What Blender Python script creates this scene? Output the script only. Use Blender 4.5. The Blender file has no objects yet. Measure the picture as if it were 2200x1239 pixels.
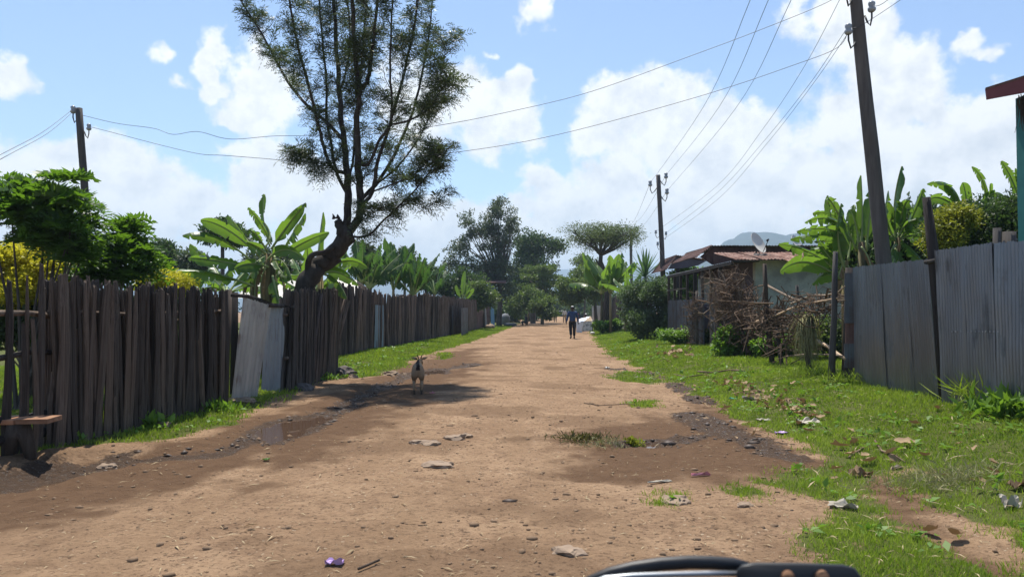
import bpy, math, random
import numpy as np
from mathutils import Vector, Matrix

# ------------------------------------------------------------------ camera, sky, sun, exposure
scene = bpy.context.scene
COL = scene.collection
random.seed(7)
R = np.random.default_rng(7)
FPX, CX, CY, PITCH, CAMZ = 1650.0, 1100.0, 619.5, math.radians(1.68), 1.5

cam_data = bpy.data.cameras.new("camera")
cam = bpy.data.objects.new("camera", cam_data)
COL.objects.link(cam)
cam.location = (0, 0, CAMZ)
cam.rotation_euler = (math.pi / 2 + PITCH, 0, 0)
cam_data.sensor_width = 36
cam_data.lens = 27
cam_data.clip_start = 0.05
cam_data.clip_end = 12000
cam_data.dof.use_dof = True
cam_data.dof.focus_distance = 18
cam_data.dof.aperture_fstop = 8.0
scene.camera = cam

SUN_EL = math.radians(69)
SUN_DX = -0.24                       # the sun stands ahead of the camera, a little to the left
SUN_AZ = math.atan2(SUN_DX, 1.0)     # measured from +Y towards +X
sun_dir = Vector((math.sin(SUN_AZ) * math.cos(SUN_EL), math.cos(SUN_AZ) * math.cos(SUN_EL), math.sin(SUN_EL)))
sun_data = bpy.data.lights.new("sun", 'SUN')
sun_data.energy = 5.0
sun_data.angle = math.radians(0.55)
sun_data.color = (1.0, 0.95, 0.87)
sun = bpy.data.objects.new("sun", sun_data)
COL.objects.link(sun)
sun.location = sun_dir * 60
sun.rotation_euler = (-sun_dir).to_track_quat('-Z', 'Y').to_euler()

scene.view_settings.view_transform = 'Standard'
scene.view_settings.look = 'None'
scene.view_settings.exposure = 0.52
scene.view_settings.gamma = 1.0
scene.view_settings.use_curve_mapping = False
scene.cycles.use_denoising = True
scene.cycles.max_bounces = 8
scene.cycles.diffuse_bounces = 4
scene.cycles.transparent_max_bounces = 8
scene.cycles.sample_clamp_indirect = 6.0


def ray(px, py):
    cx, cy = (px - CX) / FPX, (CY - py) / FPX
    return Vector((cx, math.cos(PITCH) - cy * math.sin(PITCH), math.sin(PITCH) + cy * math.cos(PITCH)))


def at(px, py, d):
    r = ray(px, py)
    return Vector((0, 0, CAMZ)) + r * (d / r.y)


# world: Nishita sky with cumulus at infinity
world = bpy.data.worlds.new("World")
scene.world = world
world.use_nodes = True
wt = world.node_tree
wt.nodes.clear()


def nd(t, typ, **kw):
    n = t.nodes.new(typ)
    for k, v in kw.items():
        setattr(n, k, v)
    return n


def setin(t, n, i, v):
    if isinstance(v, bpy.types.NodeSocket):
        t.links.new(v, n.inputs[i])
    else:
        n.inputs[i].default_value = v


def M(t, op, a, b=None, c=None, clamp=False):
    n = nd(t, 'ShaderNodeMath', operation=op, use_clamp=clamp)
    for i, v in enumerate((a, b, c)):
        if v is not None:
            setin(t, n, i, v)
    return n.outputs[0]


def VM(t, op, a, b=None):
    n = nd(t, 'ShaderNodeVectorMath', operation=op)
    setin(t, n, 0, a)
    if b is not None:
        setin(t, n, 1, b)
    return n.outputs['Value'] if op in ('LENGTH', 'DOT_PRODUCT') else n.outputs[0]


def mixc(t, fac, a, b, blend='MIX'):
    n = nd(t, 'ShaderNodeMix', data_type='RGBA', blend_type=blend)
    setin(t, n, 0, fac)
    setin(t, n, 6, a if isinstance(a, bpy.types.NodeSocket) else (*a, 1))
    setin(t, n, 7, b if isinstance(b, bpy.types.NodeSocket) else (*b, 1))
    return n.outputs[2]


def noise_n(t, vec, scale, detail=4, rough=0.55, out=0, dist=0.0):
    n = nd(t, 'ShaderNodeTexNoise')
    if vec is not None:
        t.links.new(vec, n.inputs['Vector'])
    n.inputs['Scale'].default_value = scale
    n.inputs['Detail'].default_value = detail
    n.inputs['Roughness'].default_value = rough
    n.inputs['Distortion'].default_value = dist
    return n.outputs[out]


def ramp(t, fac, stops, interp='LINEAR'):
    n = nd(t, 'ShaderNodeValToRGB')
    n.color_ramp.interpolation = interp
    el = n.color_ramp.elements
    while len(el) < len(stops):
        el.new(0.5)
    for e, (p, c) in zip(el, stops):
        e.position = p
        e.color = (*c, 1) if len(c) == 3 else c
    setin(t, n, 0, fac)
    return n.outputs[0]


def azel(px, py):
    r = ray(px, py).normalized()
    return math.atan2(r.x, r.y), math.asin(r.z)


# cumulus: px centre, px radii, weight
CLOUDS = [
    (60, 420, 260, 130, 1.0), (280, 450, 260, 110, 1.0), (440, 440, 160, 100, 1.0), (600, 400, 150, 105, 1.0),
    (170, 345, 130, 60, .9), (40, 350, 110, 60, .7), (700, 450, 160, 90, .8),
    (445, 150, 34, 70, .75), (570, 190, 85, 85, .8), (5, 150, 50, 50, .8), (500, 245, 50, 18, .55), (505, 315, 45, 22, .55),
    (1050, 250, 120, 95, 1.0), (1120, 165, 50, 45, .75), (985, 165, 70, 70, .6), (890, 250, 100, 120, .7),
    (1370, 220, 150, 85, 1.1), (1290, 290, 90, 65, .9), (1450, 300, 140, 110, 1.0), (1600, 330, 100, 85, 1.0),
    (1330, 370, 110, 80, .9), (1240, 440, 190, 70, .8), (1540, 430, 260, 90, 1.0), (1170, 372, 42, 28, .65),
    (1830, 60, 85, 150, 1.0), (1900, 170, 130, 100, 1.05), (1850, 290, 130, 120, 1.0), (2060, 330, 220, 130, 1.1),
    (1950, 420, 330, 100, 1.0), (1740, 400, 160, 80, .9), (2150, 230, 90, 60, .7),
    (1150, 35, 40, 28, .5), (1715, 20, 60, 60, .55), (2115, 103, 32, 18, .55), (375, 170, 28, 14, .4), (1045, 95, 25, 14, .4),
    (335, 110, 18, 18, .4), (950, 500, 260, 75, .9), (700, 540, 300, 75, .8), (300, 560, 400, 80, .8), (1300, 520, 300, 80, .9), (1750, 520, 400, 80, .9),
    # clouds of the same kind beyond the frame
    (-500, 250, 300, 130, 1.0), (-350, 420, 330, 120, 1.0), (2600, 250, 300, 150, 1.0), (2750, 420, 380, 120, 1.0),
    (300, -350, 230, 120, .9), (1500, -420, 260, 120, .9), (900, -250, 130, 60, .6), (2300, -150, 180, 100, .8),
]
g = bpy.data.node_groups.new("cumulus", 'ShaderNodeTree')
g.interface.new_socket("Vector", in_out='INPUT', socket_type='NodeSocketVector')
g.interface.new_socket("Density", in_out='OUTPUT', socket_type='NodeSocketFloat')
gi, go = nd(g, 'NodeGroupInput'), nd(g, 'NodeGroupOutput')
vec = gi.outputs[0]
wn = noise_n(g, vec, 9.0, 4, 0.6, out=1)
wv = VM(g, 'MULTIPLY', VM(g, 'SUBTRACT', wn, (0.5, 0.5, 0.5)), (0.12, 0.10, 0))
wvec = VM(g, 'ADD', vec, wv)
acc = None
for (px, py, rx, ry, w) in CLOUDS:
    a, e = azel(px, py)
    dfm = VM(g, 'MULTIPLY', VM(g, 'SUBTRACT', wvec, (a, e, 0)),
             (FPX / rx / math.cos(a) ** 1.0, FPX / ry, 0))
    v = M(g, 'MULTIPLY', M(g, 'SUBTRACT', 1.0, VM(g, 'LENGTH', dfm)), w)
    acc = v if acc is None else M(g, 'SMOOTH_MAX', acc, v, 0.25)
fb = noise_n(g, vec, 26.0, 6, 0.62)
fb2 = noise_n(g, vec, 7.0, 3, 0.6)
den = M(g, 'ADD', acc, M(g, 'MULTIPLY', M(g, 'SUBTRACT', fb, 0.52), 1.25))
den = M(g, 'ADD', den, M(g, 'MULTIPLY', M(g, 'SUBTRACT', fb2, 0.5), 1.1))
g.links.new(den, go.inputs[0])

tc = nd(wt, 'ShaderNodeTexCoord')
sx = nd(wt, 'ShaderNodeSeparateXYZ')
wt.links.new(VM(wt, 'NORMALIZE', tc.outputs['Generated']), sx.inputs[0])
cmb = nd(wt, 'ShaderNodeCombineXYZ')
wt.links.new(M(wt, 'ARCTAN2', sx.outputs[0], sx.outputs[1]), cmb.inputs[0])
elev = M(wt, 'ARCSINE', sx.outputs[2])
wt.links.new(elev, cmb.inputs[1])
g1 = nd(wt, 'ShaderNodeGroup', node_tree=g)
wt.links.new(cmb.outputs[0], g1.inputs[0])
fa = noise_n(wt, cmb.outputs[0], 15.0, 4, 0.62)
fb_ = noise_n(wt, VM(wt, 'ADD', cmb.outputs[0], (-0.008, 0.022, 0)), 15.0, 4, 0.62)
alpha = nd(wt, 'ShaderNodeMapRange', interpolation_type='SMOOTHSTEP')
wt.links.new(g1.outputs[0], alpha.inputs[0])
alpha.inputs[1].default_value = -0.10
alpha.inputs[2].default_value = 0.30
alpha.inputs[3].default_value = 0.0
alpha.inputs[4].default_value = 0.96
relief = M(wt, 'SUBTRACT', fa, fb_)
lit = M(wt, 'ADD', M(wt, 'MULTIPLY_ADD', relief, 2.8, 0.86), M(wt, 'MULTIPLY', M(wt, 'MINIMUM', g1.outputs[0], 1.0), -0.14), clamp=True)
sky = nd(wt, 'ShaderNodeTexSky', sky_type='NISHITA')
sky.sun_disc = False
sky.sun_elevation = SUN_EL
sky.sun_rotation = SUN_AZ
sky.altitude = 1500
sky.air_density = 1.0
sky.dust_density = 0.6
sky.ozone_density = 2.0
SKY_K = 0.125
cloudc = mixc(wt, lit, (4.2, 4.45, 4.75), (6.4, 6.4, 6.3))
skyc = mixc(wt, alpha.outputs[0], mixc(wt, 1.0, sky.outputs[0], (1.10, 1.08, 1.06), 'MULTIPLY'), cloudc)
bg = nd(wt, 'ShaderNodeBackground')
wt.links.new(skyc, bg.inputs[0])
bg.inputs[1].default_value = SKY_K
wo = nd(wt, 'ShaderNodeOutputWorld')
wt.links.new(bg.outputs[0], wo.inputs[0])
world.cycles.sampling_method = 'MANUAL'
world.cycles.sample_map_resolution = 512

# ------------------------------------------------------------------ helpers


def tag(o, label=None, cat=None, group=None, kind=None):
    if label:
        o['label'] = label
    if cat:
        o['category'] = cat
    if group:
        o['group'] = group
    if kind:
        o['kind'] = kind
    return o


def empty(name, loc=(0, 0, 0), label=None, cat=None, group=None):
    o = bpy.data.objects.new(name, None)
    o.empty_display_size = 0.1
    o.location = loc
    COL.objects.link(o)
    return tag(o, label, cat, group)


def link(name, me, parent=None, mat=None):
    o = bpy.data.objects.new(name, me)
    COL.objects.link(o)
    if mat is not None and not me.materials:
        me.materials.append(mat)
    if parent is not None:
        o.parent = parent
        o.location = -parent.matrix_basis.to_translation() if getattr(parent, '_abs', True) else (0, 0, 0)
    return o


def part(name, me, parent, mat=None, loc=None, rot=None, scale=None):
    """child whose mesh is in the parent's local coordinates"""
    o = bpy.data.objects.new(name, me)
    COL.objects.link(o)
    if mat is not None and not me.materials:
        me.materials.append(mat)
    o.parent = parent
    if loc is not None:
        o.location = loc
    if rot is not None:
        o.rotation_euler = rot
    if scale is not None:
        o.scale = scale
    return o


class MB:
    """collects geometry; origin is subtracted so objects sit at their base"""

    def __init__(self):
        self.v, self.f, self.m = [], [], []

    def add(self, v, f, mi=0):
        b = len(self.v)
        self.v += [tuple(p) for p in v]
        self.f += [tuple(i + b for i in q) for q in f]
        self.m += [mi] * len(f)
        return self

    def tube(self, pts, rad, n=6, mi=0, cap=True, rough=0.0, rng=None):
        pts = [Vector(p) for p in pts]
        if not hasattr(rad, '__len__'):
            rad = [rad] * len(pts)
        t0 = (pts[1] - pts[0]).normalized()
        ref = Vector((0, 0, 1)) if abs(t0.z) < 0.9 else Vector((1, 0, 0))
        u = t0.cross(ref).normalized()
        vs, fs = [], []
        k = len(pts)
        for i, p in enumerate(pts):
            t = (pts[min(i + 1, k - 1)] - pts[max(i - 1, 0)]).normalized()
            u = (u - t * u.dot(t)).normalized()
            w = t.cross(u)
            for j in range(n):
                a = 2 * math.pi * j / n
                r = rad[i] * (1 + (rng.uniform(-rough, rough) if rough else 0))
                vs.append(p + u * math.cos(a) * r + w * math.sin(a) * r)
        for i in range(k - 1):
            for j in range(n):
                a, b = i * n + j, i * n + (j + 1) % n
                fs.append((a, b, b + n, a + n))
        if cap:
            fs.append(tuple(range(n - 1, -1, -1)))
            fs.append(tuple((k - 1) * n + j for j in range(n)))
        return self.add(vs, fs, mi)

    def box(self, c, s, rz=0.0, mi=0, mat=None):
        mt = mat or Matrix.Rotation(rz, 3, 'Z')
        vs = [Vector(c) + mt @ Vector((x * s[0] / 2, y * s[1] / 2, z * s[2] / 2))
              for x in (-1, 1) for y in (-1, 1) for z in (-1, 1)]
        fs = [(0, 1, 3, 2), (4, 6, 7, 5), (0, 4, 5, 1), (2, 3, 7, 6), (0, 2, 6, 4), (1, 5, 7, 3)]
        return self.add(vs, fs, mi)

    def beam(self, a, b, w, h, mi=0):
        a, b = Vector(a), Vector(b)
        t = (b - a).normalized()
        ref = Vector((0, 0, 1)) if abs(t.z) < 0.9 else Vector((0, 1, 0))
        s = t.cross(ref).normalized()
        n = s.cross(t)
        mt = Matrix((t, s, n)).transposed()
        return self.box((a + b) / 2, ((b - a).length, w, h), mat=mt, mi=mi)

    def quad(self, a, b, c, d, mi=0):
        return self.add([a, b, c, d], [(0, 1, 2, 3)], mi)

    def slab(self, a, b, c, d, th, mi=0):
        a, b, c, d = map(Vector, (a, b, c, d))
        n = (b - a).cross(d - a).normalized() * th
        return self.add([a, b, c, d, a - n, b - n, c - n, d - n],
                        [(0, 1, 2, 3), (7, 6, 5, 4), (0, 4, 5, 1), (1, 5, 6, 2), (2, 6, 7, 3), (3, 7, 4, 0)], mi)

    def mesh(self, name, mats=(), origin=(0, 0, 0), smooth=False):
        me = bpy.data.meshes.new(name)
        o = Vector(origin)
        me.from_pydata([(p[0] - o.x, p[1] - o.y, p[2] - o.z) for p in self.v], [], self.f)
        for m in mats:
            me.materials.append(m)
        if len(mats) > 1:
            me.polygons.foreach_set('material_index', self.m)
        if smooth:
            me.polygons.foreach_set('use_smooth', [True] * len(me.polygons))
        me.update()
        return me

    def build(self, name, mats, parent=None, origin=None, smooth=False):
        """parent given: mesh holds world coordinates minus the parent's location; else origin becomes the location"""
        mats = mats if isinstance(mats, (list, tuple)) else (mats,)
        if parent is not None:
            po = Vector((0, 0, 0))
            q = parent
            while q is not None:
                po += Vector(q.location)
                q = q.parent
            me = self.mesh(name, mats, po, smooth)
            o = bpy.data.objects.new(name, me)
            COL.objects.link(o)
            o.parent = parent
            return o
        og = Vector(origin) if origin is not None else Vector((0, 0, 0))
        me = self.mesh(name, mats, og, smooth)
        o = bpy.data.objects.new(name, me)
        COL.objects.link(o)
        o.location = og
        return o


def np_mesh(name, V, F, mat, rnd=None, smooth=False):
    """V (n,3), F (m,k) constant k"""
    me = bpy.data.meshes.new(name)
    V = np.asarray(V, np.float32)
    F = np.asarray(F, np.int32)
    m, k = F.shape
    me.vertices.add(len(V))
    me.vertices.foreach_set('co', V.ravel())
    me.loops.add(m * k)
    me.loops.foreach_set('vertex_index', F.ravel())
    me.polygons.add(m)
    me.polygons.foreach_set('loop_start', np.arange(0, m * k, k, dtype=np.int32))
    if rnd is not None:
        at_ = me.attributes.new('rnd', 'FLOAT', 'FACE')
        at_.data.foreach_set('value', np.asarray(rnd, np.float32))
    if smooth:
        me.polygons.foreach_set('use_smooth', np.ones(m, bool))
    me.materials.append(mat)
    me.update(calc_edges=True)
    return me


def unit(a):
    return a / np.maximum(np.linalg.norm(a, axis=1, keepdims=True), 1e-9)


def leaf_arrays(C, D, N, L, W, fold=0.25, rng=R):
    """diamond leaves: base C, axis D, normal N"""
    n = len(C)
    D = unit(D)
    S = unit(np.cross(D, N))
    N = np.cross(S, D)
    L = np.broadcast_to(np.asarray(L, float), (n,))[:, None]
    W = np.broadcast_to(np.asarray(W, float), (n,))[:, None]
    a = C
    b = C + D * L * 0.45 + S * W * 0.5 + N * W * fold
    c = C + D * L - N * L * 0.12
    d = C + D * L * 0.45 - S * W * 0.5 + N * W * fold
    V = np.stack([a, b, c, d], 1).reshape(-1, 3)
    F = np.arange(4 * n).reshape(n, 4)
    return V, F


def rand_unit(n, rng=R):
    return unit(rng.normal(size=(n, 3)))


# value noise for terrain and masks
def vnoise(x, y, seed=0):
    x, y = np.asarray(x, float), np.asarray(y, float)
    xi, yi = np.floor(x), np.floor(y)
    fx, fy = x - xi, y - yi
    fx, fy = fx * fx * (3 - 2 * fx), fy * fy * (3 - 2 * fy)

    def h(a, b):
        s = np.sin(a * 127.1 + b * 311.7 + seed * 74.7) * 43758.5453
        return s - np.floor(s)
    return (h(xi, yi) * (1 - fx) + h(xi + 1, yi) * fx) * (1 - fy) + (h(xi, yi + 1) * (1 - fx) + h(xi + 1, yi + 1) * fx) * fy


def fbm(x, y, f=1.0, o=4, seed=0):
    s, a, t = 0.0, 1.0, 0.0
    for i in range(o):
        s = s + a * vnoise(np.asarray(x) * f, np.asarray(y) * f, seed + i * 13)
        t += a
        a *= 0.5
        f *= 2.03
    return s / t


def sstep(a, b, x):
    t = np.clip((np.asarray(x, float) - a) / (b - a), 0, 1)
    return t * t * (3 - 2 * t)


def sdpoly(x, y, P):
    """signed distance to a closed polygon, positive inside"""
    x, y = np.asarray(x, float), np.asarray(y, float)
    bx_, by_ = [p[0] for p in P], [p[1] for p in P]
    near = (x > min(bx_) - 2) & (x < max(bx_) + 2) & (y > min(by_) - 2) & (y < max(by_) + 2)
    if not near.all():
        res = np.full(x.shape, -3.0)
        if near.any():
            res[near] = sdpoly(x[near], y[near], P)
        return res
    dmin = np.full(x.shape, 1e9)
    ins = np.zeros(x.shape, bool)
    k = len(P)
    for i in range(k):
        ax, ay = P[i]
        bx, by = P[(i + 1) % k]
        ex, ey = bx - ax, by - ay
        t = np.clip(((x - ax) * ex + (y - ay) * ey) / max(ex * ex + ey * ey, 1e-12), 0, 1)
        dmin = np.minimum(dmin, np.hypot(x - ax - t * ex, y - ay - t * ey))
        c = ((ay > y) != (by > y)) & (x < (bx - ax) * (y - ay) / (by - ay + 1e-15) + ax)
        ins ^= c
    return np.where(ins, dmin, -dmin)


def dline(x, y, P):
    x, y = np.asarray(x, float), np.asarray(y, float)
    dmin = np.full(x.shape, 1e9)
    for (ax, ay), (bx, by) in zip(P[:-1], P[1:]):
        ex, ey = bx - ax, by - ay
        t = np.clip(((x - ax) * ex + (y - ay) * ey) / max(ex * ex + ey * ey, 1e-12), 0, 1)
        dmin = np.minimum(dmin, np.hypot(x - ax - t * ex, y - ay - t * ey))
    return dmin


# ------------------------------------------------------------------ materials
def new_mat(name):
    m = bpy.data.materials.new(name)
    m.use_nodes = True
    m.node_tree.nodes.clear()
    return m, m.node_tree


def finish(t, shader):
    o = nd(t, 'ShaderNodeOutputMaterial')
    t.links.new(shader, o.inputs[0])


def principled(t, col, rough=0.8, metal=0.0, spec=0.3, bump=None, bump_s=0.3, bump_d=0.01):
    p = nd(t, 'ShaderNodeBsdfPrincipled')
    setin(t, p, 'Base Color', col if isinstance(col, bpy.types.NodeSocket) else (*col, 1))
    setin(t, p, 'Roughness', rough)
    setin(t, p, 'Metallic', metal)
    setin(t, p, 'Specular IOR Level', spec)
    if bump is not None:
        b = nd(t, 'ShaderNodeBump')
        b.inputs['Strength'].default_value = bump_s
        b.inputs['Distance'].default_value = bump_d
        t.links.new(bump, b.inputs['Height'])
        t.links.new(b.outputs[0], p.inputs['Normal'])
    return p.outputs[0]


def objcoord(t):
    return nd(t, 'ShaderNodeTexCoord').outputs['Object']


def worldpos(t):
    return nd(t, 'ShaderNodeNewGeometry').outputs['Position']


def mat_leaf(name, dark, light, trans, tfac=0.4, rough=0.45, spec=0.35, scale=1.3, spot=None):
    m, t = new_mat(name)
    at_ = nd(t, 'ShaderNodeAttribute', attribute_name='rnd')
    n = noise_n(t, worldpos(t), scale, 2)
    f = M(t, 'ADD', M(t, 'MULTIPLY', at_.outputs['Fac'], 0.7), M(t, 'MULTIPLY', n, 0.5), clamp=True)
    col = mixc(t, f, dark, light)
    tr = mixc(t, f, tuple(c * 0.75 for c in trans), trans)
    if spot:
        sn = ramp(t, noise_n(t, worldpos(t), 11, 5, .65), [(.60, (0, 0, 0)), (.70, (1, 1, 1))])
        col = mixc(t, sn, col, spot)
        tr = mixc(t, sn, tr, spot)
    p = principled(t, col, rough, 0, spec)
    tl = nd(t, 'ShaderNodeBsdfTranslucent')
    t.links.new(tr, tl.inputs[0])
    mx = nd(t, 'ShaderNodeMixShader')
    mx.inputs[0].default_value = tfac
    t.links.new(p, mx.inputs[1])
    t.links.new(tl.outputs[0], mx.inputs[2])
    finish(t, mx.outputs[0])
    return m


def mat_wood(name, c1, c2, c3, scale=(14, 14, 1.4), rough=0.9):
    m, t = new_mat(name)
    oc = objcoord(t)
    oi = nd(t, 'ShaderNodeObjectInfo')
    off = nd(t, 'ShaderNodeCombineXYZ')
    t.links.new(M(t, 'MULTIPLY', oi.outputs['Random'], 31.0), off.inputs[2])
    v = VM(t, 'MULTIPLY', VM(t, 'ADD', oc, off.outputs[0]), scale)
    n1 = noise_n(t, v, 1.0, 5, 0.65)
    n2 = noise_n(t, v, 4.5, 3, 0.6)
    n3 = noise_n(t, VM(t, 'ADD', oc, off.outputs[0]), 2.2, 3)
    col = mixc(t, ramp(t, n1, [(.35, (0, 0, 0)), (.68, (1, 1, 1))]), c1, c2)
    col = mixc(t, M(t, 'MULTIPLY', ramp(t, n3, [(.45, (0, 0, 0)), (.7, (1, 1, 1))]), 0.7), col, c3)
    col = mixc(t, 1.0, col, ramp(t, oi.outputs['Random'], [(0, (.50, .50, .52)), (.5, (1, 1, 1)), (1, (1.65, 1.52, 1.40))]), 'MULTIPLY')
    finish(t, principled(t, col, rough, 0, 0.2, M(t, 'ADD', n1, M(t, 'MULTIPLY', n2, .6)), 0.7, 0.012))
    return m


def mat_plain(name, col, rough=0.7, metal=0.0, spec=0.3, var=0.25, scale=6.0, bump=0.2, bd=0.01):
    m, t = new_mat(name)
    n = noise_n(t, objcoord(t), scale, 5, 0.6)
    c = mixc(t, n, tuple(v * (1 - var) for v in col), tuple(min(1, v * (1 + var)) for v in col))
    finish(t, principled(t, c, rough, metal, spec, n, bump, bd))
    return m


def mat_tin(name, base, streak, rust, rust_amt=0.2, rough=0.42, metal=0.85):
    m, t = new_mat(name)
    pos = worldpos(t)
    v = VM(t, 'MULTIPLY', pos, (2.6, 2.6, .5))
    n1 = noise_n(t, v, 1.6, 5, 0.65)
    n2 = noise_n(t, pos, 2.1, 5, 0.6)
    n3 = noise_n(t, VM(t, 'MULTIPLY', pos, (18, 18, .7)), 1.0, 4, 0.6)
    col = mixc(t, ramp(t, n1, [(.4, (0, 0, 0)), (.66, (1, 1, 1))]), base, streak)
    col = mixc(t, 1.0, col, ramp(t, nd(t, 'ShaderNodeObjectInfo').outputs['Random'], [(0, (.72, .72, .72)), (1, (1.22, 1.22, 1.22))]), 'MULTIPLY')
    rf = ramp(t, M(t, 'ADD', M(t, 'MULTIPLY', n2, .6), M(t, 'MULTIPLY', n3, .4)),
              [(.62 - rust_amt * .5, (0, 0, 0)), (.72 - rust_amt * .35, (1, 1, 1))])
    col = mixc(t, rf, col, rust)
    p = principled(t, col, 0.5, 0.0, 0.4, noise_n(t, pos, 9, 3), 0.15, 0.01)
    pn = p.node
    t.links.new(M(t, 'MULTIPLY_ADD', rf, 0.45, rough), pn.inputs['Roughness'])
    t.links.new(M(t, 'MULTIPLY', M(t, 'SUBTRACT', 1.0, rf), metal), pn.inputs['Metallic'])
    finish(t, p)
    return m


MT = {}
MT['paling'] = mat_wood('weathered paling', (.047, .037, .030), (.150, .124, .102), (.076, .056, .041))
MT['paling_far'] = mat_wood('brown paling', (.06, .046, .039), (.17, .13, .11), (.09, .065, .05))
MT['pole'] = mat_wood('pole wood', (.065, .06, .058), (.13, .12, .112), (.095, .085, .075), (9, 9, .8))
MT['bark'] = mat_wood('dark bark', (.035, .028, .024), (.10, .085, .07), (.06, .05, .04), (8, 8, 2.5))
MT['bark_grey'] = mat_wood('grey bark', (.09, .075, .06), (.20, .17, .14), (.13, .11, .09), (6, 6, 2))
MT['twig'] = mat_wood('dry twig', (.040, .029, .022), (.17, .125, .09), (.075, .052, .038), (5, 5, 5))
MT['branch_pale'] = mat_wood('pale debarked branch', (.26, .19, .13), (.50, .40, .29), (.36, .27, .19), (10, 10, 10))
MT['plank'] = mat_wood('worn plank', (.22, .11, .06), (.38, .22, .13), (.28, .16, .10), (4, 14, 14))
MT['darkwood'] = mat_wood('dark wood', (.03, .026, .024), (.075, .063, .055), (.05, .04, .035))
MT['silky'] = mat_leaf('fern leaf', (.040, .062, .026), (.095, .125, .055), (.10, .15, .03), .30, .4, .45)
MT['banana'] = mat_leaf('banana leaf', (.034, .085, .022), (.085, .16, .04), (.22, .39, .035), .42, .38, .45, spot=(.19, .15, .06))
MT['enset'] = mat_leaf('enset leaf', (.028, .062, .024), (.065, .12, .045), (.11, .24, .035), .34, .45, .3, spot=(.14, .10, .05))
MT['deadleaf'] = mat_leaf('dead banana leaf', (.16, .10, .05), (.34, .23, .12), (.20, .12, .04), .2, .8, .15)
MT['bananarib'] = mat_plain('banana rib', (.28, .34, .13), .5, var=.15)
MT['bananastem'] = mat_wood('banana stem', (.10, .075, .035), (.26, .20, .10), (.16, .16, .07), (10, 10, 1.2), .7)
MT['pinnate'] = mat_leaf('glossy leaflet', (.026, .066, .018), (.07, .145, .03), (.17, .34, .02), .38, .46, .4)
MT['gold'] = mat_leaf('golden leaf', (.34, .34, .03), (.62, .58, .05), (.66, .62, .04), .5, .5, .25)
MT['goldgreen'] = mat_leaf('yellow green leaf', (.10, .16, .025), (.30, .30, .03), (.35, .38, .03), .35, .5, .3)
MT['treeleaf'] = mat_leaf('tree leaf', (.030, .055, .022), (.075, .115, .045), (.09, .17, .03), .32, .5, .3)
MT['treeleaf_grey'] = mat_leaf('grey green leaf', (.05, .07, .045), (.11, .14, .085), (.11, .16, .05), .32, .5, .3)
MT['treeleaf_light'] = mat_leaf('light leaf', (.06, .095, .025), (.14, .19, .06), (.17, .26, .04), .36, .5, .3)
MT['acacia'] = mat_leaf('acacia leaf', (.06, .085, .035), (.13, .165, .065), (.14, .20, .05), .35, .6, .2)
MT['yucca'] = mat_leaf('sword leaf', (.05, .10, .05), (.11, .18, .09), (.12, .25, .06), .25, .38, .45)
MT['shrub'] = mat_leaf('shrub leaf', (.05, .08, .04), (.16, .205, .12), (.14, .24, .05), .30, .6, .25)
MT['weed'] = mat_leaf('weed leaf', (.07, .15, .02), (.16, .28, .04), (.22, .40, .03), .38, .5, .3)
MT['grass'] = mat_leaf('grass blade', (.085, .165, .016), (.36, .41, .075), (.30, .44, .03), .40, .55, .2, .9)
MT['straw'] = mat_leaf('straw', (.22, .16, .09), (.48, .38, .23), (.30, .22, .10), .15, .8, .15)
MT['dryleaf'] = mat_leaf('dry leaf', (.19, .12, .065), (.40, .28, .16), (.30, .18, .08), .15, .75, .2)
MT['drygrass'] = mat_leaf('dry grass', (.17, .17, .075), (.36, .34, .18), (.25, .25, .08), .25, .75, .2)
MT['tin'] = mat_tin('galvanised sheet', (.17, .182, .195), (.215, .23, .24), (.105, .092, .082), .15, .38)
MT['tin_pale'] = mat_tin('pale galvanised sheet', (.34, .38, .41), (.44, .48, .51), (.2, .17, .14), .15, .45, .5)
MT['tin_worn'] = mat_tin('worn pale sheet', (.38, .38, .36), (.50, .50, .47), (.22, .17, .13), .22, .5, .5)
MT['tin_dark'] = mat_tin('dark sheet', (.08, .085, .095), (.13, .135, .145), (.09, .06, .05), .3, .6, .4)
MT['tin_blue'] = mat_tin('blue grey sheet', (.17, .24, .29), (.24, .31, .36), (.2, .17, .14), .08, .6, .2)
MT['rust'] = mat_tin('rusty roof sheet', (.19, .085, .055), (.31, .20, .155), (.105, .05, .036), .35, .75, .1)
MT['rustdark'] = mat_tin('dark rusty sheet', (.12, .06, .05), (.18, .10, .08), (.07, .035, .03), .3, .8, .1)
MT['creamroof'] = mat_tin('cream roof sheet', (.55, .52, .47), (.68, .65, .60), (.4, .34, .28), .1, .6, .0)
MT['concrete'] = mat_plain('stone', (.27, .195, .135), .9, var=.35, scale=5, bump=.6, bd=.03)
MT['stone_dark'] = mat_plain('dark stone', (.12, .10, .09), .9, var=.35, scale=5, bump=.6, bd=.03)
MT['iron'] = mat_plain('iron', (.05, .052, .055), .55, .6)
MT['porcelain'] = mat_plain('porcelain', (.30, .33, .36), .25, 0, .6, var=.1)
MT['wire'] = mat_plain('wire', (.06, .065, .07), .5, .4)
MT['dish'] = mat_plain('dish paint', (.62, .58, .50), .5, var=.12)
MT['teal'] = mat_plain('teal paint', (.03, .16, .15), .7, var=.3, scale=3)
MT['fascia'] = mat_plain('maroon paint', (.16, .045, .05), .6, var=.3, scale=3)
MT['bluesteel'] = mat_plain('pale blue paint', (.22, .36, .46), .6, var=.15)
MT['whitepost'] = mat_plain('pale post', (.42, .42, .41), .7, var=.2)
MT['black'] = mat_plain('black plastic', (.012, .013, .015), .45, 0, .4, var=.2, bump=.05)
MT['chrome'] = mat_plain('grey trim', (.33, .35, .37), .4, .6, var=.1, bump=.02)
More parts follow.
